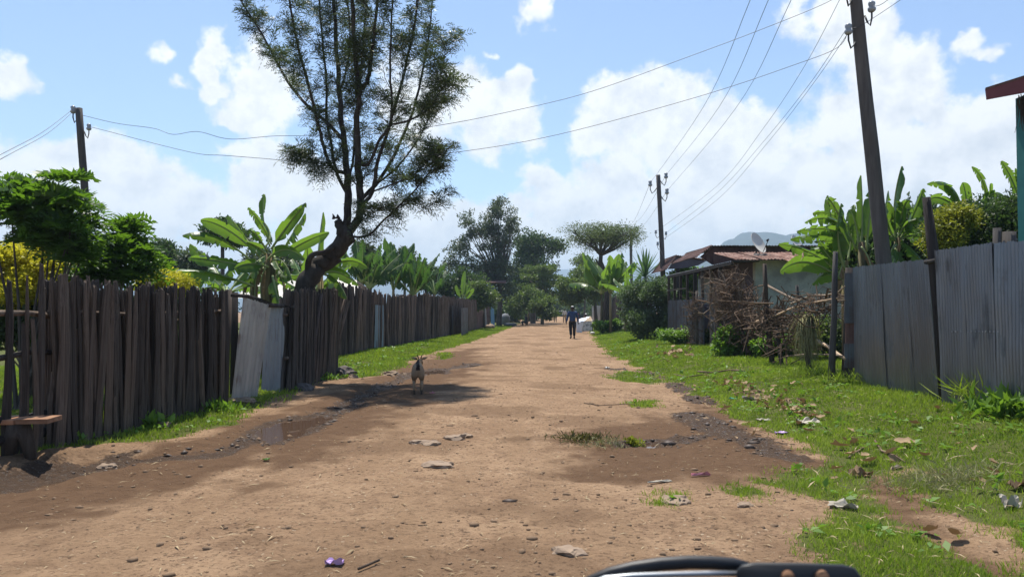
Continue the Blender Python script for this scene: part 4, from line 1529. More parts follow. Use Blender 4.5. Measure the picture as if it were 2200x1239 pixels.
def banana_leaf(root, p0, p1, p2, width, roll=0.8, fold=.35, tear=.25, seed=0, mat='banana', seg=16, pet=.12, name='leaf', ctrl=True):
    """leaf blade on a curved rib through p0, p1, p2; torn strips hang at their own angle"""
    rg = random.Random(seed)
    p0, p1, p2 = Vector(p0), Vector(p1), Vector(p2)
    if ctrl:
        p1 = p1 * 2 - (p0 + p2) * .5
    P = [bez(p0, p1, p2, i / seg) for i in range(seg + 1)]
    T = [(P[min(i + 1, seg)] - P[max(i - 1, 0)]).normalized() for i in range(seg + 1)]
    mb = MB()
    mb.tube(P, [width * .075 * (1 - .85 * i / seg) + .004 for i in range(seg + 1)], 5, mi=1)

    def prof(t):
        t = (t - pet) / (1 - pet)
        if t <= 0:
            return 0.0
        return min(1, (t / .22)) ** .65 * max(0, 1 - abs((t - .5) / .52) ** 3.2) ** .8
    S0 = None
    for side in (-1, 1):
        ftor = rg.uniform(-.12, .12)
        strip_d = rg.uniform(-.05, .1)
        prev = None
        for i in range(seg + 1):
            t = i / seg
            tv = T[i]
            s = tv.cross(Vector((0, 0, 1)))
            if s.length < .15:
                s = Vector((1, 0, 0))
            s.normalize()
            n = s.cross(tv).normalized()
            q = Matrix.Rotation(roll, 3, tv)
            s, n = q @ s, q @ n
            w = width * .5 * prof(t)
            torn = rg.random() < tear and 0.1 < t < .95

            def rim(ang, shift):
                f = fold + ang
                m_ = P[i] + (s * side * math.cos(f * .6) - n * math.sin(f * .6)) * w * .55
                o_ = P[i] + (s * side * math.cos(f) - n * math.sin(f)) * w + tv * shift + n * w * .06 * math.sin(i * 1.7 + seed)
                # sag of the free edge
                o_ = o_ + Vector((0, 0, -1)) * w * max(0, ang) * .9
                return m_, o_
            m1, o1 = rim(strip_d + ftor, -(width * .10 if torn else 0))
            if prev is not None:
                pm, po, pc = prev
                vs = [pc, pm, m1, P[i], po, o1]
                fs = [(0, 1, 2, 3), (1, 4, 5, 2)] if side > 0 else [(3, 2, 1, 0), (2, 5, 4, 1)]
                mb.add(vs, fs, 0)
            if torn:
                strip_d = rg.choice([rg.uniform(-.1, .2), rg.uniform(.1, .75)]) if tear > .15 else rg.uniform(-.06, .15)
                m1, o1 = rim(strip_d + ftor, width * .10)
            prev = (m1, o1, P[i])
    o = mb.build(name, [MT[mat], MT['bananarib']], parent=root, smooth=True)
    a = o.data.attributes.new('rnd', 'FLOAT', 'FACE')
    v = rg.uniform(.1, .8)
    a.data.foreach_set('value', np.full(len(o.data.polygons), v, np.float32))
    return o


def px_leaf(root, base, mid, tip, d0, d2, wpx, **kw):
    d1 = (d0 + d2) / 2
    return banana_leaf(root, at(*base, d0), at(*mid, d1), at(*tip, d2), wpx * d1 / FPX, **kw)


def gen_banana(base, h, n, L, w, label, seed, mat='banana', upright=.6, stem_r=.11, group='banana plants', stems=1, tear=.3, spread=.3, name='banana_plant'):
    rg = random.Random(seed)
    base = Vector(base)
    root = empty(name, base, label, 'banana plant', None)
    for sidx in range(stems):
        b = base + Vector((rg.uniform(-spread, spread), rg.uniform(-spread, spread), 0)) if sidx else base
        hh = h * rg.uniform(.8, 1.05)
        top = b + Vector((rg.uniform(-.1, .1), rg.uniform(-.1, .1), hh))
        MB().tube([b + Vector((0, 0, -.1)), b.lerp(top, .5), top], [stem_r, stem_r * .8, stem_r * .55], 8).build('pseudostem', MT['bananastem'], parent=root, smooth=True)
        for i in range(n):
            az = 2.4 * i + rg.uniform(-.4, .4)
            e = upright * rg.uniform(.75, 1.25) - .5 * (i / n) * (1 - upright)
            l = L * rg.uniform(.75, 1.1)
            hd = Vector((math.cos(az), math.sin(az), 0))
            elev = min(1.45, max(.15, e * math.pi / 2))
            p1 = top + (hd * math.cos(elev) + Vector((0, 0, math.sin(elev)))) * l * .55
            dr = rg.uniform(.1, 1.0) * (1.5 - elev)
            p2 = p1 + (hd * math.cos(elev - dr) + Vector((0, 0, math.sin(elev - dr)))) * l * .45
            banana_leaf(root, top + hd * .04, p1, p2, w * rg.uniform(.75, 1.1), roll=rg.uniform(-.5, .5), fold=rg.uniform(.2, .6), tear=tear, seed=seed * 100 + sidx * 20 + i, mat=mat, ctrl=False)
    return root


gen_banana((-6.9, 18.3, gz(-6.9, 18.3)), 1.75, 9, 1.55, .42, 'ragged low banana plant left of the large one behind the fence', 431, upright=.5, tear=.45)
gen_banana((-5.2, 19.6, gz(-5.2, 19.6)), 1.9, 8, 1.5, .40, 'ragged banana plant between the large one and the leaning trunk', 432, upright=.55, tear=.5)
# big banana plant behind the tin gate
bd = 17.2
bp = gp(600, 824)
bb = Vector((at(578, 700, bd).x, bd, gz(at(578, 700, bd).x, bd)))
ban = empty('banana_plant', bb, 'large banana plant with broad arching leaves behind the left tin gate', 'banana plant')
for px0, px1, tp in ((566, 578, 545), (592, 588, 560), (548, 545, 570)):
    b = Vector((at(px0, 700, bd).x, bd, bb.z - .1))
    t_ = at(px1, tp, bd)
    MB().tube([b, b.lerp(t_, .5), t_], [.13, .11, .07], 8).build('pseudostem', MT['bananastem'], parent=ban, smooth=True)
LB = [  # base, mid, tip, d0, d2, width px, roll, tear
    ((560, 552), (490, 494), (431, 473), bd, bd - .5, 33, .9, .08), ((548, 540), (512, 492), (490, 462), bd + .2, bd + .6, 32, 1.1, .08),
    ((540, 560), (458, 507), (392, 506), bd, bd - .8, 27, .7, .3), ((580, 530), (566, 470), (568, 417), bd, bd + .3, 20, .9, .2),
    ((583, 525), (560, 480), (533, 446), bd, bd - .6, 19, .6, .45), ((583, 535), (618, 484), (657, 436), bd - .2, bd - .7, 34, -1.0, .12),
    ((604, 545), (630, 500), (656, 458), bd + .3, bd + .8, 31, -1.0, .35), ((600, 555), (650, 522), (707, 499), bd, bd - .2, 27, -.8, .1),
    ((575, 558), (613, 536), (655, 557), bd - .3, bd - .9, 30, -1.2, .1), ((577, 574), (538, 566), (503, 577), bd - .3, bd - .8, 30, 1.2, .12),
    ((560, 580), (470, 560), (404, 554), bd - .2, bd - .7, 30, 1.25, .5), ((545, 615), (440, 583), (358, 583), bd - .4, bd - 1.2, 28, .55, .1),
    ((455, 562), (432, 545), (408, 524), bd, bd, 26, 1.0, .15), ((586, 592), (592, 620), (600, 653), bd - 1.2, bd - 1.3, 32, .3, .2),
    ((570, 545), (552, 530), (530, 520), bd, bd - .6, 34, 1.0, .2), ((560, 560), (545, 585), (520, 615), bd - .1, bd - .4, 36, .9, .3),
    ((590, 550), (598, 575), (625, 600), bd, bd - .3, 30, -.9, .3), ((570, 530), (580, 500), (560, 470), bd + .4, bd + .9, 24, .4, .3),
    ((565, 575), (590, 590), (640, 592), bd + .3, bd + .8, 26, -1.0, .2), ((550, 560), (500, 575), (470, 620), bd, bd - .5, 28, 1.0, .4),
    ((575, 540), (545, 500), (528, 498), bd - .4, bd - 1.0, 26, .9, .5), ((585, 560), (610, 565), (630, 610), bd - .3, bd - .6, 26, -.9, .3),
]
for i, (a, b, c, d0, d2, w, ro, te) in enumerate(LB):
    px_leaf(ban, a, b, c, d0, d2, w, roll=ro, tear=te + .08, seed=200 + i, fold=.35 + .1 * (i % 3))
b2 = Vector((at(690, 700, 18.6).x, 18.6, gz(at(690, 700, 18.6).x, 18.6)))
ban2 = empty('banana_plant', b2, 'smaller banana plant half hidden behind the leaning tree trunk', 'banana plant')
MB().tube([up(b2, -.1), at(688, 590, 18.6)], [.12, .07], 8).build('pseudostem', MT['bananastem'], parent=ban2, smooth=True)
for i, (a, b, c, w, ro, te) in enumerate((((682, 590), (686, 520), (694, 456), 30, .9, .1), ((690, 592), (725, 584), (770, 612), 28, -1.2, .3), ((688, 588), (740, 560), (790, 575), 24, -1.1, .4),
                                          ((685, 590), (660, 585), (628, 600), 26, 1.1, .2), ((690, 590), (720, 600), (745, 640), 26, -1.0, .3), ((690, 590), (715, 555), (745, 540), 20, -.8, .4))):
    px_leaf(ban2, a, b, c, 18.6, 18.2, w, roll=ro, tear=te, seed=240 + i, fold=.3)

for i, (a, b, c, w) in enumerate((((570, 560), (552, 590), (548, 640), 18), ((590, 565), (606, 600), (612, 650), 16), ((575, 570), (560, 610), (566, 660), 18), ((560, 575), (530, 600), (522, 640), 15))):
    px_leaf(ban, a, b, c, bd - .1, bd - .35, w, roll=.6, tear=.6, seed=270 + i, fold=1.0, mat='deadleaf', name='dead_leaf')
# banana plants on the right behind the tin
rd = 16.0
b3 = Vector((at(1830, 700, rd).x, rd, gz(at(1830, 700, rd).x, rd)))
ban3 = empty('banana_plant', b3, 'bright backlit banana plant left of the thick utility pole', 'banana plant')
for px0, px1, tp in ((1822, 1815, 560), (1846, 1852, 520)):
    b = Vector((at(px0, 700, rd).x, rd, b3.z - .1))
    t_ = at(px1, tp, rd)
    MB().tube([b, b.lerp(t_, .5), t_], [.13, .11, .07], 8).build('pseudostem', MT['bananastem'], parent=ban3, smooth=True)
LR = [((1812, 590), (1792, 505), (1779, 420), .9, 42, .12, 0), ((1816, 580), (1800, 510), (1807, 437), .8, 46, .08, -.4), ((1850, 530), (1852, 450), (1850, 377), .9, 36, .1, .2),
      ((1862, 540), (1868, 470), (1880, 400), .9, 34, .2, .3), ((1830, 520), (1790, 440), (1776, 432), 1.0, 24, .5, -.5), ((1820, 510), (1775, 492), (1712, 497), .8, 27, .5, -.6),
      ((1818, 520), (1770, 505), (1698, 514), .9, 24, .55, -.3), ((1815, 500), (1780, 470), (1729, 478), .9, 24, .5, -.2), ((1805, 600), (1735, 563), (1676, 584), 1.1, 38, .12, -.9),
      ((1806, 590), (1745, 545), (1673, 524), .8, 26, .55, -.4), ((1815, 545), (1785, 530), (1735, 540), .9, 30, .3, 0), ((1845, 530), (1838, 480), (1825, 450), -.9, 28, .3, .2),
      ((1808, 600), (1778, 590), (1745, 610), 1.0, 30, .2, -.6), ((1840, 540), (1800, 470), (1746, 459), .8, 26, .5, .5), ((1822, 560), (1830, 500), (1836, 440), .9, 34, .25, .6),
      ((1812, 570), (1790, 560), (1760, 520), .8, 30, .3, -.1), ((1850, 545), (1870, 500), (1892, 470), -.8, 30, .3, .4)]
for i, (a, b, c, ro, w, te, dd) in enumerate(LR):
    px_leaf(ban3, a, b, c, rd + dd * .3, rd + dd, w, roll=ro, tear=te, seed=300 + i, fold=.28)
for i, (a, b, c, w) in enumerate((((1815, 560), (1800, 600), (1796, 650), 22), ((1850, 530), (1868, 560), (1872, 600), 22), ((1822, 570), (1832, 610), (1828, 650), 20))):
    px_leaf(ban3, a, b, c, rd - .1, rd - .4, w, roll=.6, tear=.6, seed=280 + i, fold=1.0, mat='deadleaf', name='dead_leaf')
rd2 = 17.0
b4 = Vector((at(1935, 700, rd2).x, rd2, gz(at(1935, 700, rd2).x, rd2)))
ban4 = empty('banana_plant', b4, 'banana plant right of the thick utility pole with tall torn leaves', 'banana plant')
t_ = at(1928, 510, rd2)
MB().tube([up(b4, -.1), t_], [.13, .07], 8).build('pseudostem', MT['bananastem'], parent=ban4, smooth=True)
for i, (a, b, c, ro, w, te) in enumerate((((1926, 520), (1922, 440), (1937, 357), .9, 40, .2), ((1930, 520), (1960, 465), (1984, 405), -.9, 28, .6), ((1926, 520), (1905, 470), (1908, 410), .9, 32, .2),
                                          ((1930, 520), (1965, 505), (2000, 530), -1.0, 30, .4), ((1930, 525), (1950, 530), (1985, 570), -1.0, 32, .4), ((1928, 520), (1900, 515), (1880, 550), 1.0, 30, .3),
                                          ((1928, 515), (1950, 480), (1990, 470), -1.0, 26, .5), ((1928, 520), (1915, 540), (1905, 580), .8, 30, .4), ((1930, 520), (1940, 450), (1955, 430), -.8, 30, .3),
                                          ((1925, 530), (1930, 560), (1945, 590), .5, 34, .3))):
    px_leaf(ban4, a, b, c, rd2, rd2 - .4, w, roll=ro, tear=te, seed=340 + i, fold=.3)
rd3 = 19.0
b5 = Vector((at(2090, 700, rd3).x, rd3, gz(at(2090, 700, rd3).x, rd3)))
ban5 = empty('banana_plant', b5, 'banana plant rising behind the yellow flowered shrub at the right', 'banana plant')
MB().tube([up(b5, -.1), at(2080, 470, rd3)], [.14, .08], 8).build('pseudostem', MT['bananastem'], parent=ban5, smooth=True)
for i, (a, b, c, ro, w, te) in enumerate((((2070, 470), (2040, 405), (1992, 395), .9, 24, .2), ((2075, 470), (2050, 420), (2028, 398), .9, 22, .2), ((2080, 470), (2075, 420), (2068, 392), .8, 24, .1),
                                          ((2120, 470), (2115, 400), (2088, 358), .8, 17, .5), ((2080, 470), (2020, 425), (1985, 445), 1.0, 24, .3), ((2090, 470), (2125, 420), (2160, 425), -1.0, 24, .3),
                                          ((2125, 450), (2128, 410), (2128, 394), .6, 10, .0), ((2085, 470), (2055, 445), (2010, 470), 1.0, 24, .4))):
    px_leaf(ban5, a, b, c, rd3, rd3 - .3, w, roll=ro, tear=te, seed=360 + i, fold=.3)
b6 = Vector((at(2200, 700, 18).x, 18, gz(at(2200, 700, 18).x, 18)))
ban6 = empty('banana_plant', b6, 'torn banana leaves standing beside the teal house at the right edge', 'banana plant')
MB().tube([up(b6, -.1), at(2195, 460, 18)], [.14, .08], 8).build('pseudostem', MT['bananastem'], parent=ban6, smooth=True)
for i, (a, b, c, ro, w, te) in enumerate((((2195, 460), (2180, 400), (2151, 346), .9, 24, .8), ((2195, 455), (2190, 400), (2181, 362), .8, 14, .1), ((2195, 460), (2215, 400), (2235, 360), -.9, 28, .5),
                                          ((2195, 460), (2165, 430), (2120, 440), 1.0, 26, .5), ((2195, 460), (2230, 430), (2270, 440), -1.0, 26, .5))):
    px_leaf(ban6, a, b, c, 18, 17.7, w, roll=ro, tear=te, seed=380 + i, fold=.3)


def gbase(px, d, py=700):
    x = at(px, py, d).x
    return Vector((x, d, gz(x, d)))


def hz_of(py, d):
    return at(1100, py, d).z


for i, (px, d, top, n, L, w, upg, lab, st) in enumerate((
        (795, 33, 605, 11, 2.0, .55, .72, 'upright banana clump behind the far left fence, nearest the leaning tree', 2),
        (845, 36, 612, 12, 2.3, .5, .78, 'tall banana clump behind the middle of the far left fence', 2),
        (885, 42, 615, 11, 2.0, .5, .7, 'banana clump right of the tall one behind the far left fence', 1),
        (935, 50, 618, 10, 2.0, .5, .72, 'small dark banana clump over the far left fence', 1),
        (1293, 50, 612, 11, 3.0, .85, .68, 'big banana plant with arching leaves over the stalk fence on the right', 2),
        (1345, 46, 615, 7, 1.8, .5, .6, 'low banana plant behind the sword-leaved plant', 1))):
    b = gbase(px, d)
    gen_banana(b, hz_of(top, d) - b.z, n, L, w, lab, 400 + i, mat='enset' if i < 4 else 'banana', upright=upg, stems=st, tear=.6 if i < 4 else .3, spread=.8)
b = gbase(992, 56)
bl = empty('banana_plant', b, 'single bright upright banana plant near the end of the left fence', 'banana plant')
MB().tube([up(b, -.1), at(994, 640, 56)], [.16, .1], 8).build('pseudostem', MT['bananastem'], parent=bl, smooth=True)
for i, (a, b_, c, w, ro) in enumerate((((993, 645), (996, 612), (999, 582), 15, .9), ((992, 645), (984, 625), (980, 612), 12, .9), ((994, 645), (1004, 620), (1006, 600), 12, -.9), ((996, 648), (1008, 632), (1018, 620), 11, -.9), ((990, 648), (992, 650), (995, 658), 9, .5))):
    px_leaf(bl, a, b_, c, 56, 56, w, roll=ro, tear=.05, seed=420 + i, fold=.2)

# ---- leaning silky oak tree behind the fence
TD = 16.6
tb = Vector((at(655, 700, TD).x, TD, gz(at(655, 700, TD).x, TD)))
oak = empty('tree', tb, 'tall feathery-leaved tree with a bent dark trunk behind the left fence', 'tree')
rg = random.Random(21)
LIMBS = [  # (px,py,depth offset) , r0, r1, leafy
    ([(652, 720, 0), (654, 640, 0), (660, 600, 0), (684, 570, .1), (714, 548, .1), (736, 518, .1), (747, 495, .1)], .235, .17, 0),
    ([(660, 600, .0), (663, 560, -.2), (676, 546, -.25), (698, 541, -.2), (722, 528, 0)], .07, .055, 0),
    ([(740, 516, .1), (733, 494, .0), (726, 474, .0)], .11, .085, 0),
    ([(740, 500, .1), (746, 462, .1), (748, 400, .2), (742, 330, .3), (735, 265, .4), (728, 180, .5), (721, 80, .7), (714, -60, 1.0), (706, -220, 1.2)], .15, .05, 1),
    ([(748, 500, .1), (770, 470, .0), (775, 440, -.1), (772, 390, -.2), (769, 330, -.3), (768, 250, -.4), (771, 192, -.5), (764, 130, -.5), (759, 50, -.7), (755, -60, -.9), (748, -230, -1)], .15, .05, 1),
    ([(771, 195, -.5), (788, 178, -.5), (797, 130, -.6), (805, 60, -.7), (816, -50, -.9), (830, -200, -1)], .075, .035, 1),
    ([(744, 372, .2), (716, 362, .2), (700, 330, .1), (684, 270, .0), (668, 200, -.2), (648, 130, -.4), (632, 60, -.5), (616, -30, -.6), (600, -160, -.8)], .075, .03, 1),
    ([(736, 300, .3), (700, 262, .5), (655, 222, .7), (618, 175, .9), (585, 115, 1.0), (555, 60, 1.1), (520, 5, 1.2), (490, -60, 1.3)], .065, .02, 1),
    ([(748, 420, .2), (725, 375, .3), (712, 320, .5), (702, 240, .8), (700, 160, 1.0), (690, 60, 1.2), (682, -60, 1.4)], .06, .03, 1),
    ([(772, 445, -.1), (800, 412, -.3), (812, 350, -.4), (832, 285, -.5), (852, 215, -.6), (872, 140, -.6), (888, 70, -.7), (898, -20, -.8), (905, -130, -.9)], .07, .03, 1),
    ([(774, 430, -.1), (806, 398, .2), (838, 350, .4), (862, 300, .6), (890, 230, .8), (908, 150, .9), (922, 70, 1.0), (930, -20, 1.1)], .07, .025, 1),
    ([(770, 352, -.3), (792, 352, -.5), (812, 306, -.7), (838, 268, -.9), (842, 215, -1.0), (838, 130, -1.1), (842, 30, -1.2), (848, -90, -1.3)], .06, .025, 1),
    ([(838, 268, -.9), (870, 262, -1.0), (905, 245, -1.1), (930, 222, -1.2), (950, 190, -1.3), (962, 165, -1.4)], .035, .012, 1),
    ([(806, 398, .2), (850, 362, .3), (895, 305, .3), (920, 255, .3), (938, 205, .2), (950, 150, .2), (960, 95, .1)], .04, .012, 1),
    ([(752, 508, .0), (790, 506, -.3), (826, 472, -.5), (868, 432, -.7), (905, 394, -.8), (930, 358, -.9), (948, 330, -1.0)], .045, .01, 2),
    ([(800, 412, -.3), (845, 395, -.5), (885, 378, -.6), (915, 350, -.7), (935, 330, -.7)], .03, .01, 1),
    ([(742, 330, .3), (715, 345, .0), (690, 352, -.2), (668, 340, -.3)], .025, .01, 1),
    ([(748, 400, .2), (760, 330, .6), (764, 250, .9), (776, 150, 1.2), (784, 50, 1.4), (790, -60, 1.5)], .05, .03, 1),
    ([(730, 200, .5), (746, 140, .2), (752, 60, 0), (740, -40, -.2)], .04, .02, 1),
    ([(826, 472, -.5), (850, 440, -.2), (842, 400, .0), (850, 370, .1)], .015, .008, 2),
    ([(868, 432, -.7), (905, 445, -.9), (930, 440, -1.0)], .014, .006, 2),
    ([(760, 500, .0), (772, 475, -.4), (800, 455, -.7), (830, 450, -.8)], .014, .006, 2),
]
mb = MB()
fr_c, fr_d = [], []


def add_twig(p, dirv, ln, r, lev):
    """short twig that carries fern fronds"""
    q = p + dirv * ln * .5 + Vector((rg.uniform(-.05, .05), rg.uniform(-.05, .05), rg.uniform(0, .05)))
    e = p + dirv * ln + Vector((0, 0, ln * .18))
    mb.tube([p, q, e], [r, r * .7, r * .35], 4, cap=False)
    nfr = int(6 + ln * 16)
    for k in range(nfr):
        t = .12 + .88 * (k + rg.random()) / nfr
        c = p.lerp(q, t * 2) if t < .5 else q.lerp(e, t * 2 - 1)
        v = (dirv * .55 + Vector((rg.gauss(0, .7), rg.gauss(0, .7), rg.gauss(.18, .5)))).normalized()
        fr_c.append(c)
        fr_d.append(v)
    if lev > 0:
        for k in range(2):
            v = (dirv + Vector((rg.gauss(0, .55), rg.gauss(0, .55), rg.gauss(.1, .4)))).normalized()
            add_twig(p.lerp(e, rg.uniform(.3, .8)), v, ln * rg.uniform(.45, .75), r * .6, lev - 1)


for pts, r0, r1, leafy in LIMBS:
    P = [at(px, py, TD + dd) for px, py, dd in pts]
    # densify with catmull-rom and a little wander
    Q = []
    for i in range(len(P) - 1):
        a, b, c, d_ = P[max(i - 1, 0)], P[i], P[i + 1], P[min(i + 2, len(P) - 1)]
        for j in range(4):
            t = j / 4
            Q.append(.5 * ((2 * b) + (-a + c) * t + (2 * a - 5 * b + 4 * c - d_) * t * t + (-a + 3 * b - 3 * c + d_) * t ** 3) + Vector((rg.gauss(0, r1 * .25), rg.gauss(0, r1 * .25), 0)))
    Q.append(P[-1])
    n = len(Q)
    if leafy:
        r0, r1 = r0 * .66, r1 * .62
    mb.tube(Q, [r0 + (r1 - r0) * i / (n - 1) for i in range(n)], 9 if r0 > .1 else 6, rough=.05, rng=rg)
    if leafy:
        for i in range(2, n):
            t = i / n
            if leafy == 1 and t < .24:
                continue
            prob = (.35 + t * 1.1) if leafy == 1 else .8
            for k in range(3):
                if rg.random() < prob * .40:
                    tv = (Q[i] - Q[i - 1]).normalized()
                    out = Vector((rg.gauss(0, 1), rg.gauss(0, 1), rg.gauss(0, .4))).normalized()
                    d_ = (tv * rg.uniform(.4, .9) + out * .75).normalized()
                    add_twig(Q[i], d_, rg.uniform(.2, .62) * (1.0 if leafy == 1 else .7), .010, 1 if rg.random() < .5 else 0)
# broken stub crown
for k in range(5):
    c = at(722 + rg.uniform(-8, 8), 470, TD)
    mb.tube([c, c + Vector((rg.uniform(-.05, .02), 0, rg.uniform(.05, .14)))], [.04, .008], 4)
mb.build('trunk', MT['bark'], parent=oak, smooth=True)


def frond_mesh(C, D_, L, npair, lw, mat, rng, droop=.25, pw=.4):
    """pinnate fronds: thin pointed leaflets in pairs along a curved axis"""
    C, D_ = np.array(C), unit(np.array(D_))
    n = len(C)
    upv = np.tile(np.array([0, 0, 1.0]), (n, 1)) + rng.normal(0, .5, (n, 3))
    S = unit(np.cross(D_, upv))
    N = np.cross(S, D_)
    L = L * rng.uniform(.6, 1.2, n)[:, None]
    Vs, Fs, rn = [], [], []
    col = rng.random(n)
    off = 0
    for k in range(npair + 1):
        t = (k + .4) / npair
        c = C + D_ * L * t - np.array([0, 0, 1.0]) * L * droop * t * t
        if k == npair:
            c = C + D_ * L * .93 - np.array([0, 0, 1.0]) * L * droop * .86
            dirs = [D_ - np.array([0, 0, .4])]
        else:
            dirs = [D_ * .75 + S, D_ * .75 - S]
        ll = L * pw * (1 - .45 * abs(t - .35))
        for dv in dirs:
            dv = unit(dv + rng.normal(0, .18, (n, 3)))
            V, F = leaf_arrays(c, dv, N, ll[:, 0], ll[:, 0] * lw, .12)
            Vs.append(V)
            Fs.append(F + off)
            off += len(V)
            rn.append(col)
    return np_mesh('crown', np.concatenate(Vs), np.concatenate(Fs), mat, np.concatenate(rn))


me = frond_mesh(fr_c, fr_d, .26, 4, .15, MT['silky'], np.random.default_rng(5), droop=.45, pw=.48)
me.transform(Matrix.Translation(-tb))
part('crown', me, oak)
print('oak fronds', len(fr_c))


# ---- generic trees: limbs to leaf clumps spread through lobes
def make_tree(label, base, fork, lobes, leaf, n_leaf, mat, seed, trunk_r=.2, clump=.5, bark='bark_grey', cat='tree', name='tree', flat=.7, trunk=True, upbias=.3, aspect=.45, nlimb=40, group=None, hang=0.0):
    """lobes: (px, py, rx px, ry px, depth, depth radius m, clumps)"""
    rg = np.random.default_rng(seed)
    base = Vector(base)
    root = empty(name, base, label, cat, group)
    cl, rad = [], []
    for (px, py, rx, ry, d, rd_, nc) in lobes:
        c = np.array(at(px, py, d))
        s = d / FPX
        u = rand_unit(nc, rg) * (rg.random(nc) ** .42)[:, None]
        cl.append(c + u * np.array([rx * s, rd_, ry * s]))
        rad.append(clump * rg.uniform(.6, 1.3, nc))
    cl, rad = np.concatenate(cl), np.concatenate(rad)
    if trunk:
        fork = Vector(fork)
        mb = MB()
        b0 = base + Vector((0, 0, -.2))
        mid = b0.lerp(fork, .5) + Vector((rg.uniform(-.1, .1), 0, 0)) * trunk_r * 3
        mb.tube([b0, mid, fork], [trunk_r, trunk_r * .8, trunk_r * .65], 8, rough=.06, rng=random.Random(seed))
        order = rg.permutation(len(cl))[:nlimb]
        for i in order:
            e = Vector(cl[i])
            j = Vector(cl[order[rg.integers(len(order))]])
            m1 = fork.lerp(e, .45) + Vector((rg.normal(0, .06), rg.normal(0, .06), .10)) * (e - fork).length
            mb.tube([fork + Vector((0, 0, -.02)), m1, e], [trunk_r * .32, trunk_r * .16, trunk_r * .05], 5, cap=False)
        mb.build('trunk', MT[bark], parent=root, smooth=True)
    w = rad ** 2
    pick = rg.choice(len(cl), n_leaf, p=w / w.sum())
    off = rand_unit(n_leaf, rg) * (rg.random(n_leaf) ** .5)[:, None] * rad[pick][:, None]
    off[:, 2] *= flat
    C = cl[pick] + off
    Dv = unit(rand_unit(n_leaf, rg) + unit(off) * .5 + np.array([0, 0, -hang]))
    Nv = unit(rand_unit(n_leaf, rg) + np.array([0, 0, upbias * 2]))
    sz = leaf * rg.uniform(.6, 1.35, n_leaf)
    V, F = leaf_arrays(C, Dv, Nv, sz, sz * aspect, .2)
    crnd = rg.random(len(cl))
    rnd = np.clip(crnd[pick] * .6 + rg.random(n_leaf) * .4, 0, 1)
    me = np_mesh('crown', V - np.array(base), F, MT[mat], rnd)
    part('crown', me, root)
    return root


# centre trees
make_tree('tall airy grey-green tree at the end of the left fence', gbase(1072, 76), at(1074, 610, 76),
          [(1072, 445, 14, 28, 76, 1.2, 16), (1052, 470, 16, 22, 76, 1.2, 14), (1094, 490, 22, 45, 76, 2, 34), (1060, 525, 30, 45, 76, 2, 40), (1008, 485, 20, 32, 76, 1.5, 20), (985, 535, 28, 22, 76, 1.6, 22),
           (985, 580, 35, 35, 76, 2, 34), (1030, 590, 40, 45, 76, 2.2, 50), (1080, 590, 35, 60, 76, 2.2, 60), (1035, 490, 10, 14, 76, 1, 6)], .30, 15000, 'treeleaf_grey', 31, .3, .62, nlimb=90, aspect=.35, hang=.3)
make_tree('dark dense tree behind the tall airy one beside the road', gbase(1145, 92), at(1145, 620, 92),
          [(1130, 530, 24, 36, 92, 2.5, 40), (1165, 525, 28, 24, 92, 2, 30), (1195, 530, 20, 18, 92, 1.5, 18), (1150, 580, 48, 45, 92, 3, 80), (1110, 620, 40, 50, 92, 3, 60)], .36, 13000, 'treeleaf', 32, .35, .85, nlimb=50)
make_tree('tree with flat layered branches right of the dark tree', gbase(1165, 84), at(1165, 640, 84),
          [(1160, 578, 45, 6, 84, 3, 24), (1165, 595, 52, 6, 84, 3, 30), (1160, 612, 48, 6, 84, 3, 30), (1165, 630, 46, 8, 84, 3, 30)], .26, 9000, 'treeleaf_light', 33, .2, .55, flat=.4, nlimb=50)
make_tree('low yellowish tree overhanging the left road edge', gbase(1130, 80), at(1138, 668, 80),
          [(1135, 640, 30, 18, 78, 2, 30), (1165, 650, 30, 20, 76, 2, 34), (1110, 655, 20, 20, 80, 1.5, 20), (1175, 668, 18, 12, 76, 1.5, 14)], .3, 8000, 'treeleaf_light', 34, .14, .6, nlimb=30, hang=.4)
make_tree('small round tree hanging over the far end of the left fence', gbase(1040, 63), at(1040, 660, 63),
          [(1030, 622, 22, 20, 60, 1.0, 20), (1048, 640, 24, 16, 60, 1.0, 20), (1012, 630, 16, 18, 60, 1.0, 12), (1022, 652, 18, 10, 60, 1, 8)], .24, 5000, 'treeleaf_light', 35, .12, .45, nlimb=20, hang=.4)
make_tree('green bush behind the far left fence below the airy tree', gbase(960, 66), at(960, 640, 66),
          [(945, 610, 40, 30, 66, 2, 40), (1000, 615, 40, 35, 66, 2, 40)], .28, 7000, 'treeleaf', 36, .15, .7, nlimb=20)
make_tree('dark low tree closing off the shaded ground beside the road', gbase(1110, 100), at(1110, 660, 100),
          [(1090, 665, 40, 25, 98, 3, 40), (1140, 672, 30, 16, 110, 3, 30), (1060, 660, 25, 30, 96, 3, 30)], .4, 6000, 'treeleaf', 37, .2, .9, nlimb=20)
for i, (px, d, top, rx, lab) in enumerate(((1180, 150, 640, 26, 'hazy tree at the end of the road, left'), (1215, 165, 635, 28, 'hazy tree at the very end of the road'), (1250, 155, 632, 30, 'hazy dark tree at the end of the road behind the white stand'),
                                           (1290, 140, 630, 30, 'hazy tree behind the far tin fence'), (1140, 160, 645, 30, 'hazy tree low behind the layered tree'), (1330, 130, 620, 30, 'hazy tree behind the banana over the stalk fence'))):
    make_tree(lab, gbase(px, d), at(px, 668, d), [(px, (top + 690) / 2, rx, (690 - top) / 2, d, 4, 40)], .55, 4000, 'treeleaf', 40 + i, .25, 1.3, nlimb=12)
